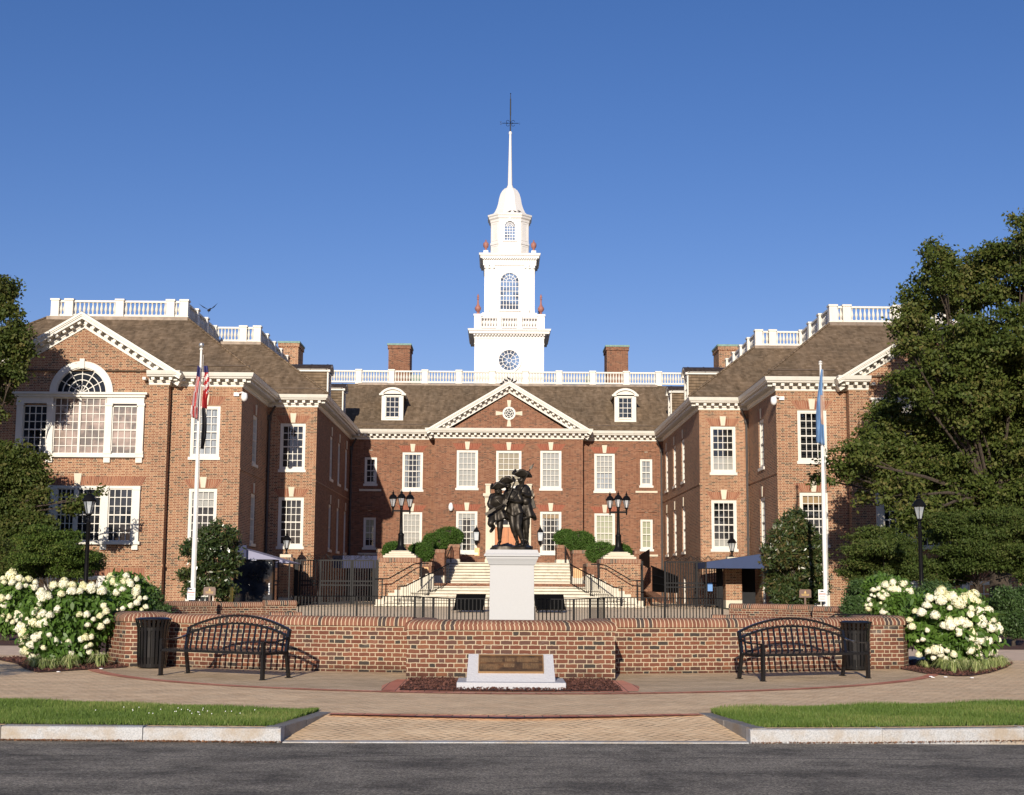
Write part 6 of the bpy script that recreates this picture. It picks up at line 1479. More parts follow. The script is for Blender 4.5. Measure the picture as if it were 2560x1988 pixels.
def tricorn(par,x,y,d,s,rot,tilt=0.,sxx=1.):
    c=sp3(x,y,d); m=MB(); n=36
    m.lathe([(.12,-.03),(.135,.05),(.125,.13),(.08,.185),(0,.20)],(0,0,0),18)
    rows=[]
    for j in range(6):
        q=j/5; r=[]
        for i in range(n):
            t=2*math.pi*i/n; cr=.5+.5*math.cos(3*(t-math.pi/2)); # 1 at the three corners
            R=.12+(.07+.10*cr**1.3)*q; z=-.03+(.21*(1-cr)**.7)*q**1.1+.02*cr*q
            r.append((R*math.cos(t)*sxx,R*math.sin(t),z))
        rows.append(r)
    for j in range(5):
        for i in range(n): m.face([rows[j][i],rows[j][(i+1)%n],rows[j+1][(i+1)%n],rows[j+1][i]])
    Rm=Matrix.Rotation(rot,3,'Z')@Matrix.Rotation(tilt,3,'Y'); m.v=[tuple(c+(Rm@Vector(v))*s) for v in m.v]
    o=m.build('tricorn_hat',M['bronze'],par,smooth=60); md=o.modifiers.new('s','SOLIDIFY'); md.thickness=.014
tricorn(fc,1068,325,.19,.98,R_(8),R_(8),1.1); tricorn(fb,845,440,-.10,.88,R_(-12),R_(-6),1.); tricorn(fa,692,545,-.36,.88,R_(5),R_(-8),1.0)
def skirt(par,top,bot,r0,r1,amp=.03,open_=0,sy=.8,name='coat'):
    T=sp3(*top);B=sp3(*bot); m=MB(); n=30; rows=[]
    for j in range(9):
        q=j/8; c=T.lerp(B,q); r=[]
        for i in range(n):
            t=2*math.pi*i/n; R=(r0+(r1-r0)*q**.8)*(1+amp/r1*q*math.sin(7*t+1.3)+amp*.6/r1*q*math.sin(4*t)); zz=-.05*q*math.sin(3*t+.5)
            r.append((c.x+R*math.cos(t),c.y+R*math.sin(t)*sy,c.z+zz))
        rows.append(r)
    for j in range(8):
        for i in range(n): m.face([rows[j][i],rows[j][(i+1)%n],rows[j+1][(i+1)%n],rows[j+1][i]])
    o=m.build(name,M['bronze'],par,smooth=60); md=o.modifiers.new('s','SOLIDIFY'); md.thickness=.012
def coat(par,prof,amp=.03,sy=.85,name='coat'):
    m=MB(); n=40; K=[(sp3(*q),r_) for q,r_ in prof]; rows=[]; tot=len(K)-1
    for j in range(25):
        q=j/24*tot; a=min(tot-1,int(q)); t_=q-a; c=K[a][0].lerp(K[a+1][0],t_); s_=t_*t_*(3-2*t_); R0=K[a][1]+(K[a+1][1]-K[a][1])*s_; w=max(0,j/24-.35)/.65; r=[]
        for i in range(n):
            t=2*math.pi*i/n; R=R0*(1+amp/R0*(w**1.3*math.sin(7*t+1.3+w)+.5*w*math.sin(4*t)+.25*math.sin(5*t+9*j/24)*math.sin(j*.9)))
            op=1-.22*w*math.exp(-((t-4.71)/.35)**2)
            r.append((c.x+R*op*math.cos(t),c.y+R*op*math.sin(t)*sy,c.z-.06*w*math.sin(3*t+.5)))
        rows.append(r)
    for j in range(24):
        for i in range(n): m.face([rows[j][i],rows[j][(i+1)%n],rows[j+1][(i+1)%n],rows[j+1][i]])
    o=m.build(name,M['bronze'],par,smooth=70); md=o.modifiers.new('s','SOLIDIFY'); md.thickness=.012
coat(fc,[((1080,462,.22),.075),((1086,515,.23),.165),((1098,610,.25),.205),((1112,755,.25),.175),((1122,850,.27),.20),((1137,1015,.30),.275)])
coat(fb,[((868,538,-.05),.075),((893,600,-.03),.17),((915,690,-.02),.215),((942,790,-.02),.185),((955,870,-.01),.20),((972,960,.02),.25)],.025)
coat(fa,[((684,645,-.3),.07),((674,695,-.25),.175),((667,780,-.18),.22),((665,860,-.14),.19),((678,930,-.12),.21),((702,1045,-.1),.27)],.035)
def face(par,x,y,d,sgn=0):
    m=MB(); p=sp3(x,y,d)
    m.bar(p+Vector((sgn*.02,-.10,.03)),p+Vector((sgn*.025,-.128,-.015)),.022); m.bar(p+Vector((-.02,-.085,-.05)),p+Vector((.022,-.085,-.05)),.018,.012)
    for s in (-1,1): m.lathe([(.0,-.03),(.014,0),(0,.03)],p+Vector((s*.095,0,0)),6)
    m.lathe([(0,-.02),(.03,0),(0,.02)],p+Vector((0,-.07,-.075)),8)
    m.build('face_features',M['bronze'],par,smooth=60)
face(fc,1062,372,.17,-.4); face(fb,836,480,-.12,-.4); face(fa,690,580,-.38)
def hand(par,x,y,d):
    m=MB(); p=sp3(x,y,d)
    m.lathe([(0,-.035),(.03,-.02),(.034,.01),(.02,.035),(0,.04)],p,8)
    for i in range(4):
        a=p+Vector((-.025+.016*i,-.03,.015)); m.tube([a,a+Vector((.0,-.025,-.012)),a+Vector((0,-.018,-.038))],[.009,.008,.007],5)
    m.tube([p+Vector((.03,-.005,.01)),p+Vector((.045,-.03,.025))],[.01,.008],5); m.build('hand',M['bronze'],par,smooth=60)
for f_,pts in ((fc,((1045,555,-.07),(1090,615,-.04))),(fb,((775,850,-.30),(885,735,-.30))),(fa,((640,880,-.44),(762,890,-.44)))):
    for q in pts: hand(f_,*q)
def gun(par,a,b,c,name='musket'):
    A,B,C=sp3(*a),sp3(*b),sp3(*c); m=MB()
    m.bar(A,B,.035,.075); m.tube([B,B.lerp(C,.75),C],[.028,.022,.010],7); m.tube([A.lerp(B,.5),B,B.lerp(C,.4)],.014,5)
    m.build(name,M['bronze'],par,smooth=40)
gun(fa,(480,975,-.45),(640,880,-.48),(790,800,-.5)); gun(fb,(740,880,-.32),(830,725,-.34),(976,395,-.2))
P0,P1,P2=sp3(960,720,-.1),sp3(1205,225,-.12),sp3(1280,118,-.12)
m=MB(); m.tube([P0,P1],.016,7); d_=(P2-P1).normalized(); sx_=Vector((d_.z,0,-d_.x))
m.face([P1-d_*.02,P1+sx_*.045+d_*.04,P2,P1-sx_*.045+d_*.04]); m.face([P1+Vector((0,.02,0)),P1+sx_*.045+d_*.04,P2]); m.build('spear',M['bronze'],fc,smooth=40)
m=MB(); m.tube([sp3(1190,850,.2),sp3(1240,960,.25),sp3(1270,1055,.28)],[.022,.02,.006],6); m.build('sword',M['bronze'],fc,smooth=40)
m=MB()
c=sp3(1250,770,.42); m.obox(c,(1,0,.25),(0,1,0),(-.25,0,1),.07,.10,.13); c=sp3(1240,600,.42); m.obox(c,(1,0,0),(0,1,0),(0,0,1),.05,.08,.08); m.bar(sp3(1225,850,.4),sp3(1245,900,.4),.05)
m.bar(sp3(1000,560,.05),sp3(1140,760,.05),.03,.02); m.build('backpack',M['bronze'],fc,bevel=.02)
m=MB(); c=sp3(1135,740,.08); m.lathe([(0,-.10),(.08,-.08),(.10,0),(.08,.08),(0,.10)],c,12,sy=.6); m.build('pouch',M['bronze'],fc,smooth=60)
m=MB(); m.tube([sp3(600,680,-.33),sp3(660,730,-.43),sp3(730,800,-.42),sp3(790,860,-.34)],.016,6); m.build('strap',M['bronze'],fa,smooth=50)
m=MB(); m.tube([sp3(1000,600,-.16),sp3(940,680,-.25),sp3(870,770,-.23),sp3(840,820,-.16)],.016,6); m.build('strap',M['bronze'],fb,smooth=50)
# rocky base
m=MB(); n=40; rows=[]; random.seed(3)
for j in range(7):
    q=j/6; r=[]
    for i in range(n):
        t=2*math.pi*i/n; c,s=math.cos(t),math.sin(t); R=(1-.75*max(0,q-.35)/.65)*(1+.05*math.sin(5*t+3*q)+.03*math.sin(11*t)); zz=.015+.125*min(1,q*1.6)+.035*math.sin(3*t+2)*q+.03*math.sin(7*t+q*4)*q
        sq=max(abs(c),abs(s))**-.35
        r.append((.335+.545*R*c*sq,37.6+.50*R*s*sq,2.43+zz*(0 if j==0 else 1)))
    rows.append(r)
for j in range(6):
    for i in range(n): m.face([rows[j][i],rows[j][(i+1)%n],rows[j+1][(i+1)%n],rows[j+1][i]])
m.face(rows[6]); m.build('rock_base',M['bronze'],st,smooth=30)
random.seed(11)
# ================================================================ PLANTS
def px(r,Y): return r*Y/FOC
def leafcloud(blobs,nclump,per,L,wr=.42,sig=.28,shell=.55,out=.5,down=.2,gap=.25,flat=1.,seed=1,k6=True,up=.35,zmin=None,spray=0.,fq=None):
    g=np.random.default_rng(seed); B=np.array(blobs,float) # x,y,z,rx,ry,rz
    vol=(B[:,3]*B[:,4]*B[:,5])**(2/3); pr=vol/vol.sum(); n=nclump
    bi=g.choice(len(B),n,p=pr); d=g.normal(size=(n,3)); d/=np.linalg.norm(d,axis=1)[:,None]
    rr=shell+(1-shell)*g.random(n)**.6; C=B[bi,:3]+d*B[bi,3:]*rr[:,None]
    # thin out what lies deep inside other blobs, and carve gaps
    deep=np.zeros(n,bool)
    for b in B: deep|=(((C-b[:3])/(b[3:]*.5))**2).sum(1)<1
    keep=~deep|(g.random(n)<.25)
    fq=fq or 1.1/max(.25,float(np.median(B[:,3])))
    nz=np.sin(C[:,0]*2.3*fq+1)*np.sin(C[:,2]*2.9*fq+2)*np.sin(C[:,1]*2.1*fq)+.5*np.sin(C[:,0]*5.1*fq)*np.sin(C[:,2]*6.3*fq+C[:,1]*3)
    keep&=nz>-1+gap*1.6+g.normal(0,.12,n)
    if zmin is not None: keep&=C[:,2]>zmin
    C=C[keep];d=d[keep]; n=len(C); ct=np.clip(.38+.22*g.normal(size=n)+.18*np.sin(C[:,0]*.9)*np.cos(C[:,2]*1.1),0,1)
    N_=n*per; D=np.repeat(d,per,0); c=np.repeat(C,per,0)+g.normal(size=(N_,3))*sig*np.array([1,1,.55*flat])+D*(np.abs(g.normal(size=N_))*sig*spray)[:,None]
    A=D*out+g.normal(size=(N_,3))*.75+np.array([0,0,-down]); A/=np.linalg.norm(A,axis=1)[:,None]
    Nn=D*.5+g.normal(size=(N_,3))*.6+np.array([0,-.15,up]); S=np.cross(A,Nn); S/=np.linalg.norm(S,axis=1)[:,None]+1e-9
    l=L*g.uniform(.6,1.2,N_)/2; A*=l[:,None]; S*=(l*wr*g.uniform(.8,1.2,N_))[:,None]; Nn=np.cross(S,A); Nn/=np.linalg.norm(Nn,axis=1)[:,None]+1e-9
    t=np.clip(np.repeat(ct,per)+g.normal(0,.16,N_),0,1)
    if k6:
        v=np.empty((N_,6,3),np.float32); dr=Nn*(l*.18)[:,None]
        v[:,0]=c-A-dr; v[:,1]=c-A*.35-S; v[:,2]=c+A*.4-S*.85; v[:,3]=c+A-dr; v[:,4]=c+A*.4+S*.85; v[:,5]=c-A*.35+S
        return v.reshape(-1,3),N_,6,np.repeat(t,6)
    v=np.empty((N_,4,3),np.float32); v[:,0]=c-A;v[:,1]=c-S;v[:,2]=c+A;v[:,3]=c+S
    return v.reshape(-1,3),N_,4,np.repeat(t,4)
def sub(blobs,k=7,seed=0,fr=(.24,.42),keep=.55):
    rnd=random.Random(seed); o=[]
    for b in blobs:
        o.append((b[0],b[1],b[2],b[3]*keep,b[4]*keep,b[5]*keep))
        for _ in range(k):
            d=Vector((rnd.gauss(0,1),rnd.gauss(0,1)-.25,rnd.gauss(0,1))).normalized(); q=rnd.uniform(.62,1.02); s=rnd.uniform(*fr)*rnd.uniform(.7,1.2)
            o.append((b[0]+d.x*b[3]*q,b[1]+d.y*b[4]*q,b[2]+d.z*b[5]*q,b[3]*s*rnd.uniform(.9,1.6),b[4]*s*1.1,b[5]*s*rnd.uniform(.5,.95)))
    return o
def crownobj(name,parent,mat,blobs,**k):
    v,n,kk,t=leafcloud(blobs,**k); return mk(name,rawmesh(name,v,n,kk,mat,t),parent)
def blobsat(lst,Y,yj=0,ry=1.,rz=1.,seed=0):
    rnd=random.Random(seed); o=[]
    for b in lst:
        u,v,r=b[:3]; y=Y+(b[3] if len(b)>3 else rnd.uniform(-yj,yj)); p=at(u,v,y); R=px(r,y); o.append((p.x,y,p.z,R,R*ry,R*rz))
    return o
def limbs(parent,base,blobs,r0,fork,n=None,mat='bark',seed=0,twigs=2,zf=None):
    """tapered trunk from base up to fork, limbs bending out to the blobs"""
    rnd=random.Random(seed); m=MB(); b=Vector(base); f=Vector(fork)
    pts=[b,b.lerp(f,.35)+Vector((rnd.uniform(-.1,.1),rnd.uniform(-.1,.1),0)),b.lerp(f,.7),f]; m.tube([b-Vector((0,0,.1)),b+Vector((0,0,.12))]+pts[1:],[r0*1.7,r0*1.15,r0,r0*.85,r0*.7],9)
    m.build('trunk',M[mat],parent,smooth=50)
    m=MB()
    for bl in blobs:
        c=Vector(bl[:3]); s=b.lerp(f,rnd.uniform(.75,1)); mid=s.lerp(c,.5)+Vector((rnd.uniform(-.3,.3)*bl[3],rnd.uniform(-.3,.3)*bl[3],.25*bl[3]))
        r=r0*rnd.uniform(.18,.28); m.tube([s,s.lerp(mid,.5)+Vector((0,0,.05*bl[3])),mid,mid.lerp(c,.6),c],[r,r*.85,r*.6,r*.4,r*.25],6)
        for q in range(twigs):
            a=mid.lerp(c,rnd.uniform(.2,1)); e=c+Vector((rnd.uniform(-1,1)*bl[3],rnd.uniform(-1,1)*bl[4],rnd.uniform(-.7,.8)*bl[5]))*.9; m.tube([a,a.lerp(e,.5)+Vector((0,0,.1*bl[3])),e],[r*.3,r*.2,r*.08],5)
    m.build('branches',M[mat],parent,smooth=50)
# big oak on the right
ro=blobsat([(2335,625,28),(2350,680,55),(2300,740,60),(2260,790,42),(2268,865,34),(2290,850,75),(2430,675,42),(2485,650,50),(2400,740,100),(2580,590,65),(2540,690,130),(2640,640,130),(2430,860,120),(2560,850,150),(2275,960,50),(2330,970,95),(2205,1050,45),(2230,1090,80),(2150,1110,42),(2125,1150,60),(2085,1180,32),(2180,1180,75),(2280,1160,100),(2400,1060,120),(2520,1020,140),(2650,960,170),(2380,1200,100),(2500,1200,120),(2640,1180,150),(2250,1240,60),(2720,780,150),(2300,1290,55),(2450,1300,70),(2580,1310,80),(2045,1195,14),(2420,1000,120),(2450,1120,110),(2560,1120,110),(2330,1060,90),(2480,900,110),(2380,1280,70),(2600,1050,120),(2480,1280,80),(2600,1290,90),(2340,1320,40),(2520,1340,70)],56.5,2.6,ry=1.05,seed=4)
oak=empty('oak_tree','large dark oak tree covering the right wing and pavilion','tree',(0,0,0))
limbs(oak,(20.3,57,.3),ro,.42,(20.2,57,5.2),seed=2,twigs=3)
crownobj('crown',oak,M['leaf_oak'],sub(ro,11,3,(.12,.32),.60),nclump=19000,per=18,L=.18,sig=.15,shell=.25,gap=.34,spray=.9,fq=1.25,flat=.8,seed=5,k6=False,wr=.55,up=.1)
lo_=blobsat([(-30,760,60),(5,735,38),(25,790,36),(30,850,42),(-40,870,90),(35,915,38),(10,955,45),(-70,980,90),(-20,1160,90),(45,1180,55),(65,1215,45),(105,1195,14),(105,1240,18),(50,1290,70),(115,1300,18),(185,1262,22),(215,1248,14),(245,1235,10),(-60,1290,110),(160,1335,14),(0,700,16),(95,1345,60),(30,1330,70),(20,1250,70)],61,1.0,ry=.75,seed=8)
o2=empty('oak_tree','large oak tree at the left edge overlapping the left pavilion window','tree',(0,0,0))
limbs(o2,(-23.4,61,.3),lo_,.30,(-23.2,61,4.2),seed=5,twigs=3)
crownobj('crown',o2,M['leaf_oak2'],sub(lo_,9,4,(.12,.32),.58),nclump=6200,per=18,L=.18,sig=.15,shell=.25,gap=.30,spray=.9,fq=1.25,flat=.8,seed=6,k6=False,wr=.55,up=.1)
# layered maple on the left, dogwoods on the right
def small(nm,label,cat,lst,Y,mat,base,fork,r0,ncl,per,L,sig,group=None,rz=.5,yj=1.,seed=1,gap=.2,ry=1.2,**k):
    bl=blobsat(lst,Y,yj,ry=ry,rz=rz,seed=seed); e=empty(nm,label,cat,(0,0,0),group=group); limbs(e,base,bl,r0,fork,seed=seed)
    if mat in ('leaf_dog','leaf_maple'): bl=[(b[0],b[1],b[2],b[3]*1.05,b[4],b[5]*.62) for b in bl]+sub(bl,4,seed,(.18,.36),.3); k.update(spray=.3,fq=1.6); gap=max(gap,.34)
    crownobj('crown',e,M[mat],bl,nclump=ncl,per=per,L=L,sig=sig,gap=gap,seed=seed,**k); return e
p=at(125,1400,46)
small('maple_tree','layered light green small maple between the left lamp and hydrangeas','tree',[(92,1322,24),(70,1345,22),(125,1342,36),(170,1338,30),(95,1365,50),(165,1372,48),(70,1400,42),(125,1400,60),(195,1398,50),(232,1388,22),(100,1428,52),(180,1430,50),(230,1415,22),(60,1425,30)],46,'leaf_maple',(p.x,46,.05),(p.x,46,1.3),.09,1500,26,.10,.13,rz=.42,yj=.8,seed=3,gap=.22,flat=.5,up=1.2,down=.05,k6=False,shell=.4)
p=at(2,1400,48)
small('evergreen_shrub','dark loose shrub at the far left edge behind the hydrangeas','shrub',[(-5,1385,40),(25,1420,28),(-20,1430,45)],48,'leaf_oak2',(p.x,48,.05),(p.x,48,1.),.07,420,24,.12,.15,rz=.8,seed=4,k6=False)
p=at(2205,1390,50)
small('dogwood_tree','layered dogwood left of the right street lamp','tree',[(2150,1345,26),(2190,1335,36),(2235,1350,34),(2150,1375,36),(2205,1370,52),(2262,1375,34),(2145,1405,34),(2200,1405,56),(2260,1410,42),(2180,1435,44),(2240,1435,44),(2290,1400,24),(2130,1430,26),(2160,1455,30),(2270,1440,30),(2215,1460,40)],50,'leaf_dog',(p.x,50,.2),(p.x,50,1.5),.07,2300,26,.11,.14,group='layered dogwoods by the right wing',rz=.62,yj=.9,seed=6,gap=.2,flat=.5,up=1.1,down=.05,k6=False,shell=.4)
p=at(2440,1390,50)
small('dogwood_tree','wide layered dogwood right of the right street lamp','tree',[(2335,1290,22),(2370,1305,36),(2420,1300,36),(2475,1290,34),(2530,1290,38),(2400,1335,48),(2460,1335,48),(2530,1330,52),(2590,1320,52),(2380,1375,40),(2440,1375,52),(2520,1375,58),(2590,1380,58),(2360,1410,32),(2420,1410,42),(2480,1405,45),(2550,1410,50),(2340,1340,30),(2320,1420,30),(2330,1450,26),(2380,1445,34),(2600,1440,50)],50,'leaf_dog',(p.x,50,.2),(p.x,50,1.8),.08,3400,26,.115,.15,group='layered dogwoods by the right wing',rz=.62,yj=1.,seed=7,gap=.24,flat=.5,up=1.1,down=.05,k6=False,shell=.4)
# magnolias
p=at(528,1480,59.5)
small('magnolia_tree','young glossy magnolia behind the left flagpole','tree',[(545,1322,22),(510,1335,20),(575,1338,20),(482,1372,22),(515,1370,24),(548,1365,26),(578,1362,18),(465,1375,14),(580,1398,24),(540,1400,28),(500,1405,20),(515,1430,28),(555,1432,26),(480,1442,24),(585,1425,12),(460,1435,12),(500,1465,26),(540,1468,28),(572,1470,20),(478,1480,18),(560,1492,16)],59.5,'leaf_mag',(p.x,59.5,.35),(p.x,59.5,1.6),.07,1150,15,.20,.12,group='young magnolias by the flagpoles',rz=.9,yj=.5,seed=9,gap=.55,ry=1,out=.9,down=-.1,wr=.34)
p=at(1985,1490,59.5)
small('magnolia_tree','dense glossy magnolia left of the right flagpole','tree',[(1990,1290,18),(1975,1315,28),(2005,1325,26),(1950,1340,24),(1985,1350,34),(2020,1355,26),(1930,1378,22),(1965,1385,36),(2010,1390,36),(2040,1395,22),(1925,1405,16),(1955,1425,34),(2000,1430,40),(2040,1435,24),(1945,1462,30),(1985,1470,38),(2030,1472,32),(1960,1495,28),(2005,1500,30),(2048,1478,16)],59.5,'leaf_mag',(p.x,59.5,.35),(p.x,59.5,1.6),.09,2300,15,.20,.13,group='young magnolias by the flagpoles',rz=.9,yj=.7,seed=10,gap=.1,ry=1,out=.9,down=-.1,wr=.34)
# clipped boxwood mounds by the stairs
def box_(lab,u,v,ru,rv,Y,seed):
    p=at(u,v,Y); a,c=px(ru,Y),px(rv,Y); e=empty('boxwood_hedge',lab,'hedge',(0,0,0),group='clipped boxwood mounds beside the stairs')
    bl=[(p.x,Y,p.z,a,a*.9,c),(p.x-a*.35,Y,p.z-c*.1,a*.62,a*.7,c*.92),(p.x+a*.35,Y,p.z-c*.1,a*.62,a*.7,c*.92)]
    m=MB(); m.tube([(p.x,Y,p.z-c*1.2),(p.x,Y,p.z)],.06,6)
    m.lathe([(0,-.8),(.6,-.5),(.78,0),(.6,.55),(0,.8)],(0,0,0),14); 
    m.v[12:]=[(p.x+v_[0]*a,Y+v_[1]*a*.85,p.z+v_[2]*c) for v_ in m.v[12:]]
    m.build('stems',M['bark'],e,smooth=60)
    crownobj('foliage',e,M['leaf_box'],bl,nclump=700,per=20,L=.085,sig=.055,shell=.92,gap=.0,seed=seed,k6=False,wr=.6,flat=1.6,up=.5)
box_('topmost boxwood mound left of the entrance',1122,1341,36,22,83.2,1); box_('middle boxwood mound left of the stairs',1088,1357,31,24,78,2); box_('low boxwood mound right behind the left lamp base',1052,1381,30,22,73.8,3); box_('low boxwood mound left behind the left lamp base',985,1377,27,20,73.8,4)
box_('topmost boxwood mound right of the entrance',1412,1344,25,19,83.2,5); box_('middle boxwood mound right of the stairs',1450,1354,35,25,78,6); box_('low boxwood mound left behind the right lamp base',1502,1381,36,24,73.8,7); box_('low boxwood mound right behind the right lamp base',1552,1380,24,17,73.8,8)
# shrubs
def shrub(lab,lst,Y,ncl,seed,L=.10,mat='leaf_shrub'):
    p=at(lst[0][0],lst[0][1],Y); return small('evergreen_shrub',lab,'shrub',lst,Y,mat,(p.x,Y,.0),(p.x,Y,.5),.04,ncl,22,L,.10,rz=.95,yj=.3,seed=seed,gap=.08,ry=1,k6=False,wr=.5)
shrub('dark green shrub behind the left pier and rear hydrangea',[(372,1492,26),(352,1470,14),(350,1510,26),(385,1525,22),(400,1530,20)],43,500,21)
shrub('dark green upright shrub left of the rear right hydrangea',[(2150,1490,26),(2145,1465,14),(2140,1520,28),(2170,1515,26)],43,520,22)
shrub('dark clipped shrub at the right edge behind the path',[(2530,1520,42),(2490,1530,32),(2575,1510,45),(2510,1490,22),(2490,1555,28),(2545,1560,36)],37,900,23,.085)
shrub('small dark shrub between the two right hydrangeas',[(2330,1480,22),(2300,1500,26),(2345,1510,24),(2360,1475,14)],38,420,24,.085)
# ---------------- hydrangeas
def headmesh(seed):
    g=np.random.default_rng(seed); n=150; V=[];T=[]; off=(0,.12,-.35,.2,-.15,.1)[seed]
    # lumpy cone of four-petalled florets
    for i in range(n):
        z=1-2*(i+.5)/n; 
        if z<-.55: continue
        t=i*2.39996; r=math.sqrt(max(0,1-z*z)); taper=1-.28*max(0,z)
        c=np.array([r*math.cos(t)*taper,r*math.sin(t)*taper,z*1.08+.1]); c*=1+g.normal(0,.05)
        nn=np.array([r*math.cos(t),r*math.sin(t),z])+g.normal(0,.28,3); nn/=np.linalg.norm(nn)
        a=np.cross(nn,[.3,.5,.8]); a/=np.linalg.norm(a); b=np.cross(nn,a); s=g.uniform(.16,.24); tt=np.clip(.75+off-.55*max(0,z-.25)+g.normal(0,.12),0,1)
        for q in range(2):
            ang=g.uniform(0,1.5)+q*math.pi/4; x=a*math.cos(ang)+b*math.sin(ang); y=-a*math.sin(ang)+b*math.cos(ang)
            cc=c+nn*.02*q; V+= [cc-x*s,cc-y*s*.9+nn*.05,cc+x*s,cc+y*s*.9+nn*.05]; T+=[tt]*4
    n1=len(V)//4
    # core
    for i in range(6):
        for j in range(10):
            f=lambda i_,j_: (lambda ph,th: np.array([.84*math.cos(th)*math.sin(ph)*(1-.2*max(0,math.cos(ph))),.84*math.sin(th)*math.sin(ph)*(1-.2*max(0,math.cos(ph))),.9*math.cos(ph)+.08]))(math.pi*i_/6,2*math.pi*j_/10)
            V+=[f(i,j),f(i+1,j),f(i+1,j+1),f(i,j+1)]; T+=[.5+off]*4
    return rawmesh('flower_head',np.array(V),len(V)//4,4,M['petal'],np.array(T))
HM=[headmesh(i) for i in range(6)]
def hydrangea(lab,fl,u0,v0,sc_,Yc,cen,rad,nleaf,seed,base):
    """fl: flower list (crop x,y,r); cen=(u,v) centre, rad=(ru,rv) radius in photo px, Yc centre depth"""
    e=empty('hydrangea',lab,'hydrangea',(0,0,0),group='white panicle hydrangeas'); rnd=random.Random(seed)
    c=at(cen[0],cen[1],Yc); a,b=px(rad[0],Yc),px(rad[1],Yc); D=min(a,b)*.95
    heads=[]
    for (x,y,r) in fl:
        u,v=u0+x/sc_,v0+y/sc_; rho=min(.97,math.hypot((u-cen[0])/rad[0],(v-cen[1])/rad[1])); Y=Yc-D*math.sqrt(1-rho*rho)*rnd.uniform(.8,1.02); p=at(u,v,Y); heads.append((p,px(r/sc_,Y)))
    for (p,r) in heads:
        o=bpy.data.objects.new('flower_head',HM[rnd.randrange(6)]); col.objects.link(o); o.parent=e; s=r*rnd.uniform(.85,1.2)
        o.location=p; o.scale=(s*rnd.uniform(.95,1.1),s*rnd.uniform(.95,1.1),s*rnd.uniform(.8,1.25)); o.rotation_euler=(rnd.uniform(-.5,.4),rnd.uniform(-.45,.45),rnd.uniform(0,6))
    bl=[(c.x,Yc,c.z,a*.86,D*.9,b*.86)]+[(c.x+rnd.uniform(-.6,.6)*a,Yc+rnd.uniform(-.5,.5)*D,c.z+rnd.uniform(-.55,.5)*b,a*.4,D*.4,b*.4) for _ in range(9)]
    crownobj('foliage',e,M['leaf_hyd'],bl,nclump=nleaf,per=9,L=.15,sig=.075,shell=.5,gap=.02,seed=seed,wr=.40,out=.35,down=.75,up=.1,zmin=.02)
    m=MB(); B0=Vector((base[0],base[1],0))
    for (p,r) in heads[::2]:
        q=B0+Vector((rnd.uniform(-.15,.15),rnd.uniform(-.15,.15),0)); mid=q.lerp(p,.6)+Vector((0,.08,.1)); m.tube([q,mid,p],[.009,.006,.004],4)
    m.build('stems',M['stem'],e)
F1=[(700,235,50),(830,215,62),(940,225,50),(1040,300,50),(1090,250,45),(1195,270,55),(940,310,60),(1325,305,50),(540,345,55),(620,375,60),(560,400,50),(525,470,48),(800,345,50),(745,545,45),(460,550,30),(450,590,50),(560,605,60),(530,635,50),(650,620,45),(370,670,45),(440,725,60),(540,735,65),(590,715,50),(290,785,70),(1035,610,40),(1130,610,40),(1140,745,40),(1215,670,35),(1300,625,40),(1385,700,45),(1310,770,50),(1345,500,45),(1380,570,40),(310,860,55),(300,950,65),(400,1010,60),(460,915,50),(540,880,50),(610,880,50),(640,875,40),(720,945,42),(770,995,42),(570,1035,45),(895,980,45),(1045,935,42),(1110,910,42),(1180,905,42),(905,1110,52),(670,1115,35),(1160,1095,45),(1175,1000,30),(1120,1030,32),(340,1080,50),(420,1165,55),(300,1090,40),(1110,1195,28)]
F2=[(50,200,50),(150,110,65),(160,195,45),(245,140,45),(290,160,45),(245,245,42),(335,235,38),(370,150,45),(460,195,30),(445,260,40),(20,400,45),(110,385,42),(50,490,35),(40,620,32),(120,635,26),(235,630,50),(280,630,45),(240,670,40),(335,590,32),(165,710,26),(90,685,20),(185,810,22),(40,140,35),(400,240,25)]
F3=[(1450,120,60),(1380,190,28),(1470,190,42),(1560,130,38),(1640,115,42),(1680,180,48),(1775,150,32),(1530,225,36),(1595,285,38),(1515,325,36),(1610,180,35),(1790,245,36),(1770,310,55),(1745,380,26),(1890,395,32),(1815,405,25),(1695,495,36),(1780,455,40),(1600,530,30),(1840,545,25),(1530,550,25),(1895,510,30),(1415,470,26),(1700,215,35)]
G1=[(1105,335,65),(1110,430,65),(1040,400,35),(960,400,50),(920,490,55),(1210,380,60),(1260,370,60),(1330,470,80),(1400,420,70),(1500,400,70),(1540,350,55),(1580,440,45),(1720,560,60),(1500,540,50),(1610,560,60),(1490,610,40),(1610,650,55),(1640,720,70),(1700,710,50),(1780,680,45),(855,585,60),(770,565,40),(1030,620,62),(1215,665,45),(1220,525,32),(700,680,45),(725,765,42),(1140,755,45),(1230,745,62),(1300,715,55),(1370,700,50),(1420,730,50),(1480,740,42),(1345,800,52),(1345,860,42),(930,815,30),(1760,790,60),(1840,800,60),(1510,845,50),(1580,850,50),(1500,920,50),(1620,940,55),(1710,950,55),(1670,900,40),(1845,940,50),(1560,1020,50),(1490,1085,48),(1590,1125,45),(1645,1165,35),(1780,1095,52),(1715,1110,30),(945,1085,40),(1040,1075,60),(1090,1070,45),(1100,1135,42),(1180,1075,35),(815,1130,36),(1010,1170,26),(1270,1130,45),(1170,1180,30),(1310,1230,38),(1430,1235,36),(870,935,28),(800,955,25)]
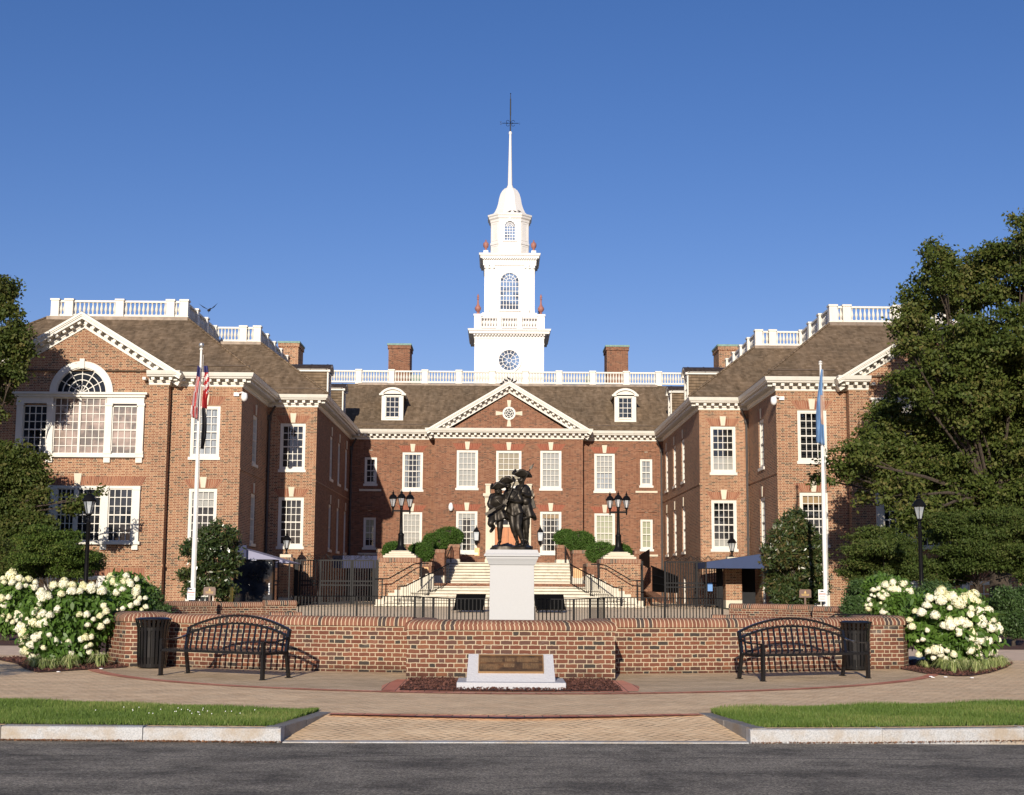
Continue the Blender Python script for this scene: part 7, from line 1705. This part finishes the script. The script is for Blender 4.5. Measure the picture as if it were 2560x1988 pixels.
G2=[(380,225,52),(480,190,40),(600,215,45),(640,200,35),(290,270,32),(225,290,42),(350,305,24),(440,285,38),(500,280,45),(550,290,38),(595,305,32),(665,285,38),(710,310,34),(200,355,20),(240,370,20),(295,355,25),(340,390,38),(400,355,40),(175,415,30),(140,490,30),(165,530,42),(190,480,28),(690,400,30),(360,575,40),(320,460,18)]
hydrangea('big white hydrangea bush left of the left brick pier',F1,0,1420,5.2,26.6,(160,1562),(118,108),2300,31,(-8.3,26.8))
hydrangea('white hydrangea bush cut by the left edge of the photo',F2,0,1420,5.2,37,(30,1512),(74,82),1000,32,(-12.8,37))
hydrangea('white hydrangea bush rising behind the left brick pier',F3,0,1420,5.2,32.5,(312,1492),(66,66),1000,33,(-8.6,32.5))
hydrangea('big white hydrangea bush right of the right brick pier',G1,2140,1420,5.2,26.8,(2388,1572),(122,104),2500,34,(8.8,27.0))
hydrangea('white hydrangea bush rising behind the right brick pier',G2,2140,1420,5.2,33.5,(2222,1492),(70,58),1000,35,(9.2,33.5))
# ornamental grass tufts and beds
def tuft(e,x,y,h,n,seed,name='grass_tuft',label=None,group=None):
    g=np.random.default_rng(seed); V=[];T=[]; a=g.uniform(0,6.283,n)
    for i in range(n):
        d=np.array([math.cos(a[i]),math.sin(a[i]),0]); L=h*g.uniform(.7,1.25); sp=g.uniform(.25,1.0); w=.0045*g.uniform(.8,1.4); s=np.array([-d[1],d[0],0])*w; b=np.array([x,y,0])+d*g.uniform(0,.05); t=g.random()
        P=[b,b+d*L*.22*sp+[0,0,L*.55],b+d*L*.6*sp+[0,0,L*(.95-.35*sp)],b+d*L*1.0*sp+[0,0,L*(.9-.8*sp)]]
        W=[1,1.1,.9,.15]
        for q in range(3): V+=[P[q]-s*W[q],P[q]+s*W[q],P[q+1]+s*W[q+1],P[q+1]-s*W[q+1]]; T+=[t]*4
    return mk(name,rawmesh(name,np.array(V),len(V)//4,4,M['tuft'],np.array(T)),None,label=label,cat='ornamental grass',group=group)
def tufts(lst,u0,v0,side):
    for i,(x,y,h,lab) in enumerate(lst):
        p=gr(u0+x/5.2,v0+y/5.2,0); tuft(None,p.x,p.y,h,150,50+i,label=lab,group='yellow green ornamental grass tufts')
tufts([(440,1310,.24,'leftmost grass tuft under the big left hydrangea'),(560,1330,.22,'grass tuft right of the leftmost one under the big left hydrangea'),(690,1325,.22,'middle grass tuft under the big left hydrangea'),(900,1320,.28,'spreading grass tuft second from the left brick pier'),(1290,1295,.30,'tall grass tuft touching the left brick pier')],0,1420,-1)
tufts([(920,1310,.20,'small grass tuft nearest the right brick pier'),(1140,1335,.24,'second grass tuft from the right brick pier'),(1270,1370,.27,'third grass tuft from the right brick pier'),(1420,1350,.26,'fourth grass tuft from the right brick pier'),(1560,1370,.26,'fifth grass tuft from the right brick pier'),(1690,1340,.26,'sixth grass tuft under the big right hydrangea'),(1800,1320,.28,'seventh grass tuft under the big right hydrangea'),(1890,1300,.24,'last grass tuft at the tip of the right mulch bed'),(1940,900,.40,'far grass tuft before the clipped shrub at right'),(2060,905,.42,'far grass tuft right of the first before the clipped shrub'),(2160,905,.40,'far grass tuft cut by the right edge of the photo')],2140,1420,1)
def bed(pts,u0,v0,back,nchip,label):
    f=[gr(u0+x/5.2,v0+y/5.2,0) for x,y in pts]; poly=[(p.x,p.y) for p in f]+back
    m=MB(); m.sheet(poly,.014); m.build('mulch_bed',M['mulch'],kind='structure'); chips('bark_mulch',poly,nchip,.014,.03,.028,M['chip'],label)
bed([(215,1250),(300,1310),(480,1365),(700,1355),(1000,1335),(1500,1310),(1640,1300)],0,1420,[(-7.0,27.6),(-8.2,29.5),(-10.2,28.6)],5000,'dark bark mulch round the big left hydrangea')
bed([(600,1325),(900,1380),(1300,1412),(1500,1412),(1750,1370),(1960,1300)],2140,1420,[(10.4,28.6),(8.6,29.8),(7.6,27.6)],5000,'dark bark mulch round the big right hydrangea')
m=MB(); m.sheet([(-30,34.8),(-10.4,35.0),(-9.8,38),(-7.5,39),(-6.9,33.2),(-8.2,31.0),(-9.2,31.5),(-9.6,34),(-10.4,34.2),(-30,34)],.012); m.sheet([(-60,35),(-10,35),(-9,60),(-60,64)],.008); m.sheet([(8,35),(60,35),(60,64),(10,60)],.008); m.build('planting_bed',M['mulch'],kind='structure')
# fallen petals
m=MB()
for u,v in ((2327,1695),(2332,1697),(2364,1696),(2430,1698),(146,1683),(253,1675)):
    p=gr(u,v,0); m.lathe([(.0,.012),(.035,.02),(.03,.03),(0,.034)],(p.x,p.y,0),7)
m.build('fallen_petals',M['signw'],kind='stuff',label='pale fallen hydrangea petals scattered on the paving',cat='petals')
# street tree just outside the left of the view, its shadow falls across the path
p=(-10.6,13.5)
e=empty('street_tree','thin street tree left of the view by the kerb','tree',(0,0,0)); bl=[(-10.6,13.5,2.6,.8,.8,.5),(-10.2,14.4,3.3,.9,.9,.6),(-11,12.5,3.4,.9,.9,.6)]
limbs(e,(-10.6,13.5,0),bl,.09,(-10.6,13.5,2.),seed=4); crownobj('crown',e,M['leaf_dog'],bl,nclump=320,per=14,L=.14,sig=.16,gap=.3,seed=3,k6=False)
SKY=(1.0,.1,3.0,.08); SUN=4.8; EXPO=0.22
# ================================================================ LIGHT
AZ,EL=R_(7.5),R_(17.5)
w=bpy.data.worlds.new('World'); sc.world=w; w.use_nodes=True
nt=w.node_tree; bgn=nt.nodes['Background']
sky=nt.nodes.new('ShaderNodeTexSky'); sky.sky_type='NISHITA'; sky.sun_disc=False
sky.sun_elevation=EL; sky.sun_rotation=math.pi+AZ; sky.altitude=0; sky.air_density=SKY[0]; sky.dust_density=SKY[1]; sky.ozone_density=SKY[2]
tm=nt.nodes.new('ShaderNodeMix'); tm.data_type='RGBA'; tm.blend_type='MULTIPLY'; tm.inputs[0].default_value=1; tm.inputs[7].default_value=(1.10,.865,1.08,1); hs=nt.nodes.new('ShaderNodeHueSaturation'); hs.inputs['Saturation'].default_value=1.22; nt.links.new(sky.outputs[0],hs.inputs['Color']); nt.links.new(hs.outputs[0],tm.inputs[6]); nt.links.new(tm.outputs[2],bgn.inputs[0]); bgn.inputs[1].default_value=SKY[3]
ld=bpy.data.lights.new('sun','SUN'); ld.energy=SUN; ld.angle=R_(.5); ld.color=(1,.90,.76)
lo=bpy.data.objects.new('sun',ld); col.objects.link(lo)
d=Vector((math.sin(AZ)*math.cos(EL),math.cos(AZ)*math.cos(EL),-math.sin(EL)))
lo.rotation_euler=d.to_track_quat('-Z','Y').to_euler(); lo.location=(-10,-40,30)
sc.view_settings.view_transform='Standard'; sc.view_settings.look='None'; sc.view_settings.gamma=1; sc.view_settings.exposure=EXPO; sc.view_settings.use_curve_mapping=False
sc.render.engine='CYCLES'; sc.cycles.max_bounces=6; sc.cycles.transparent_max_bounces=12; sc.cycles.diffuse_bounces=3; sc.cycles.glossy_bounces=3
sc.cycles.use_denoising=True
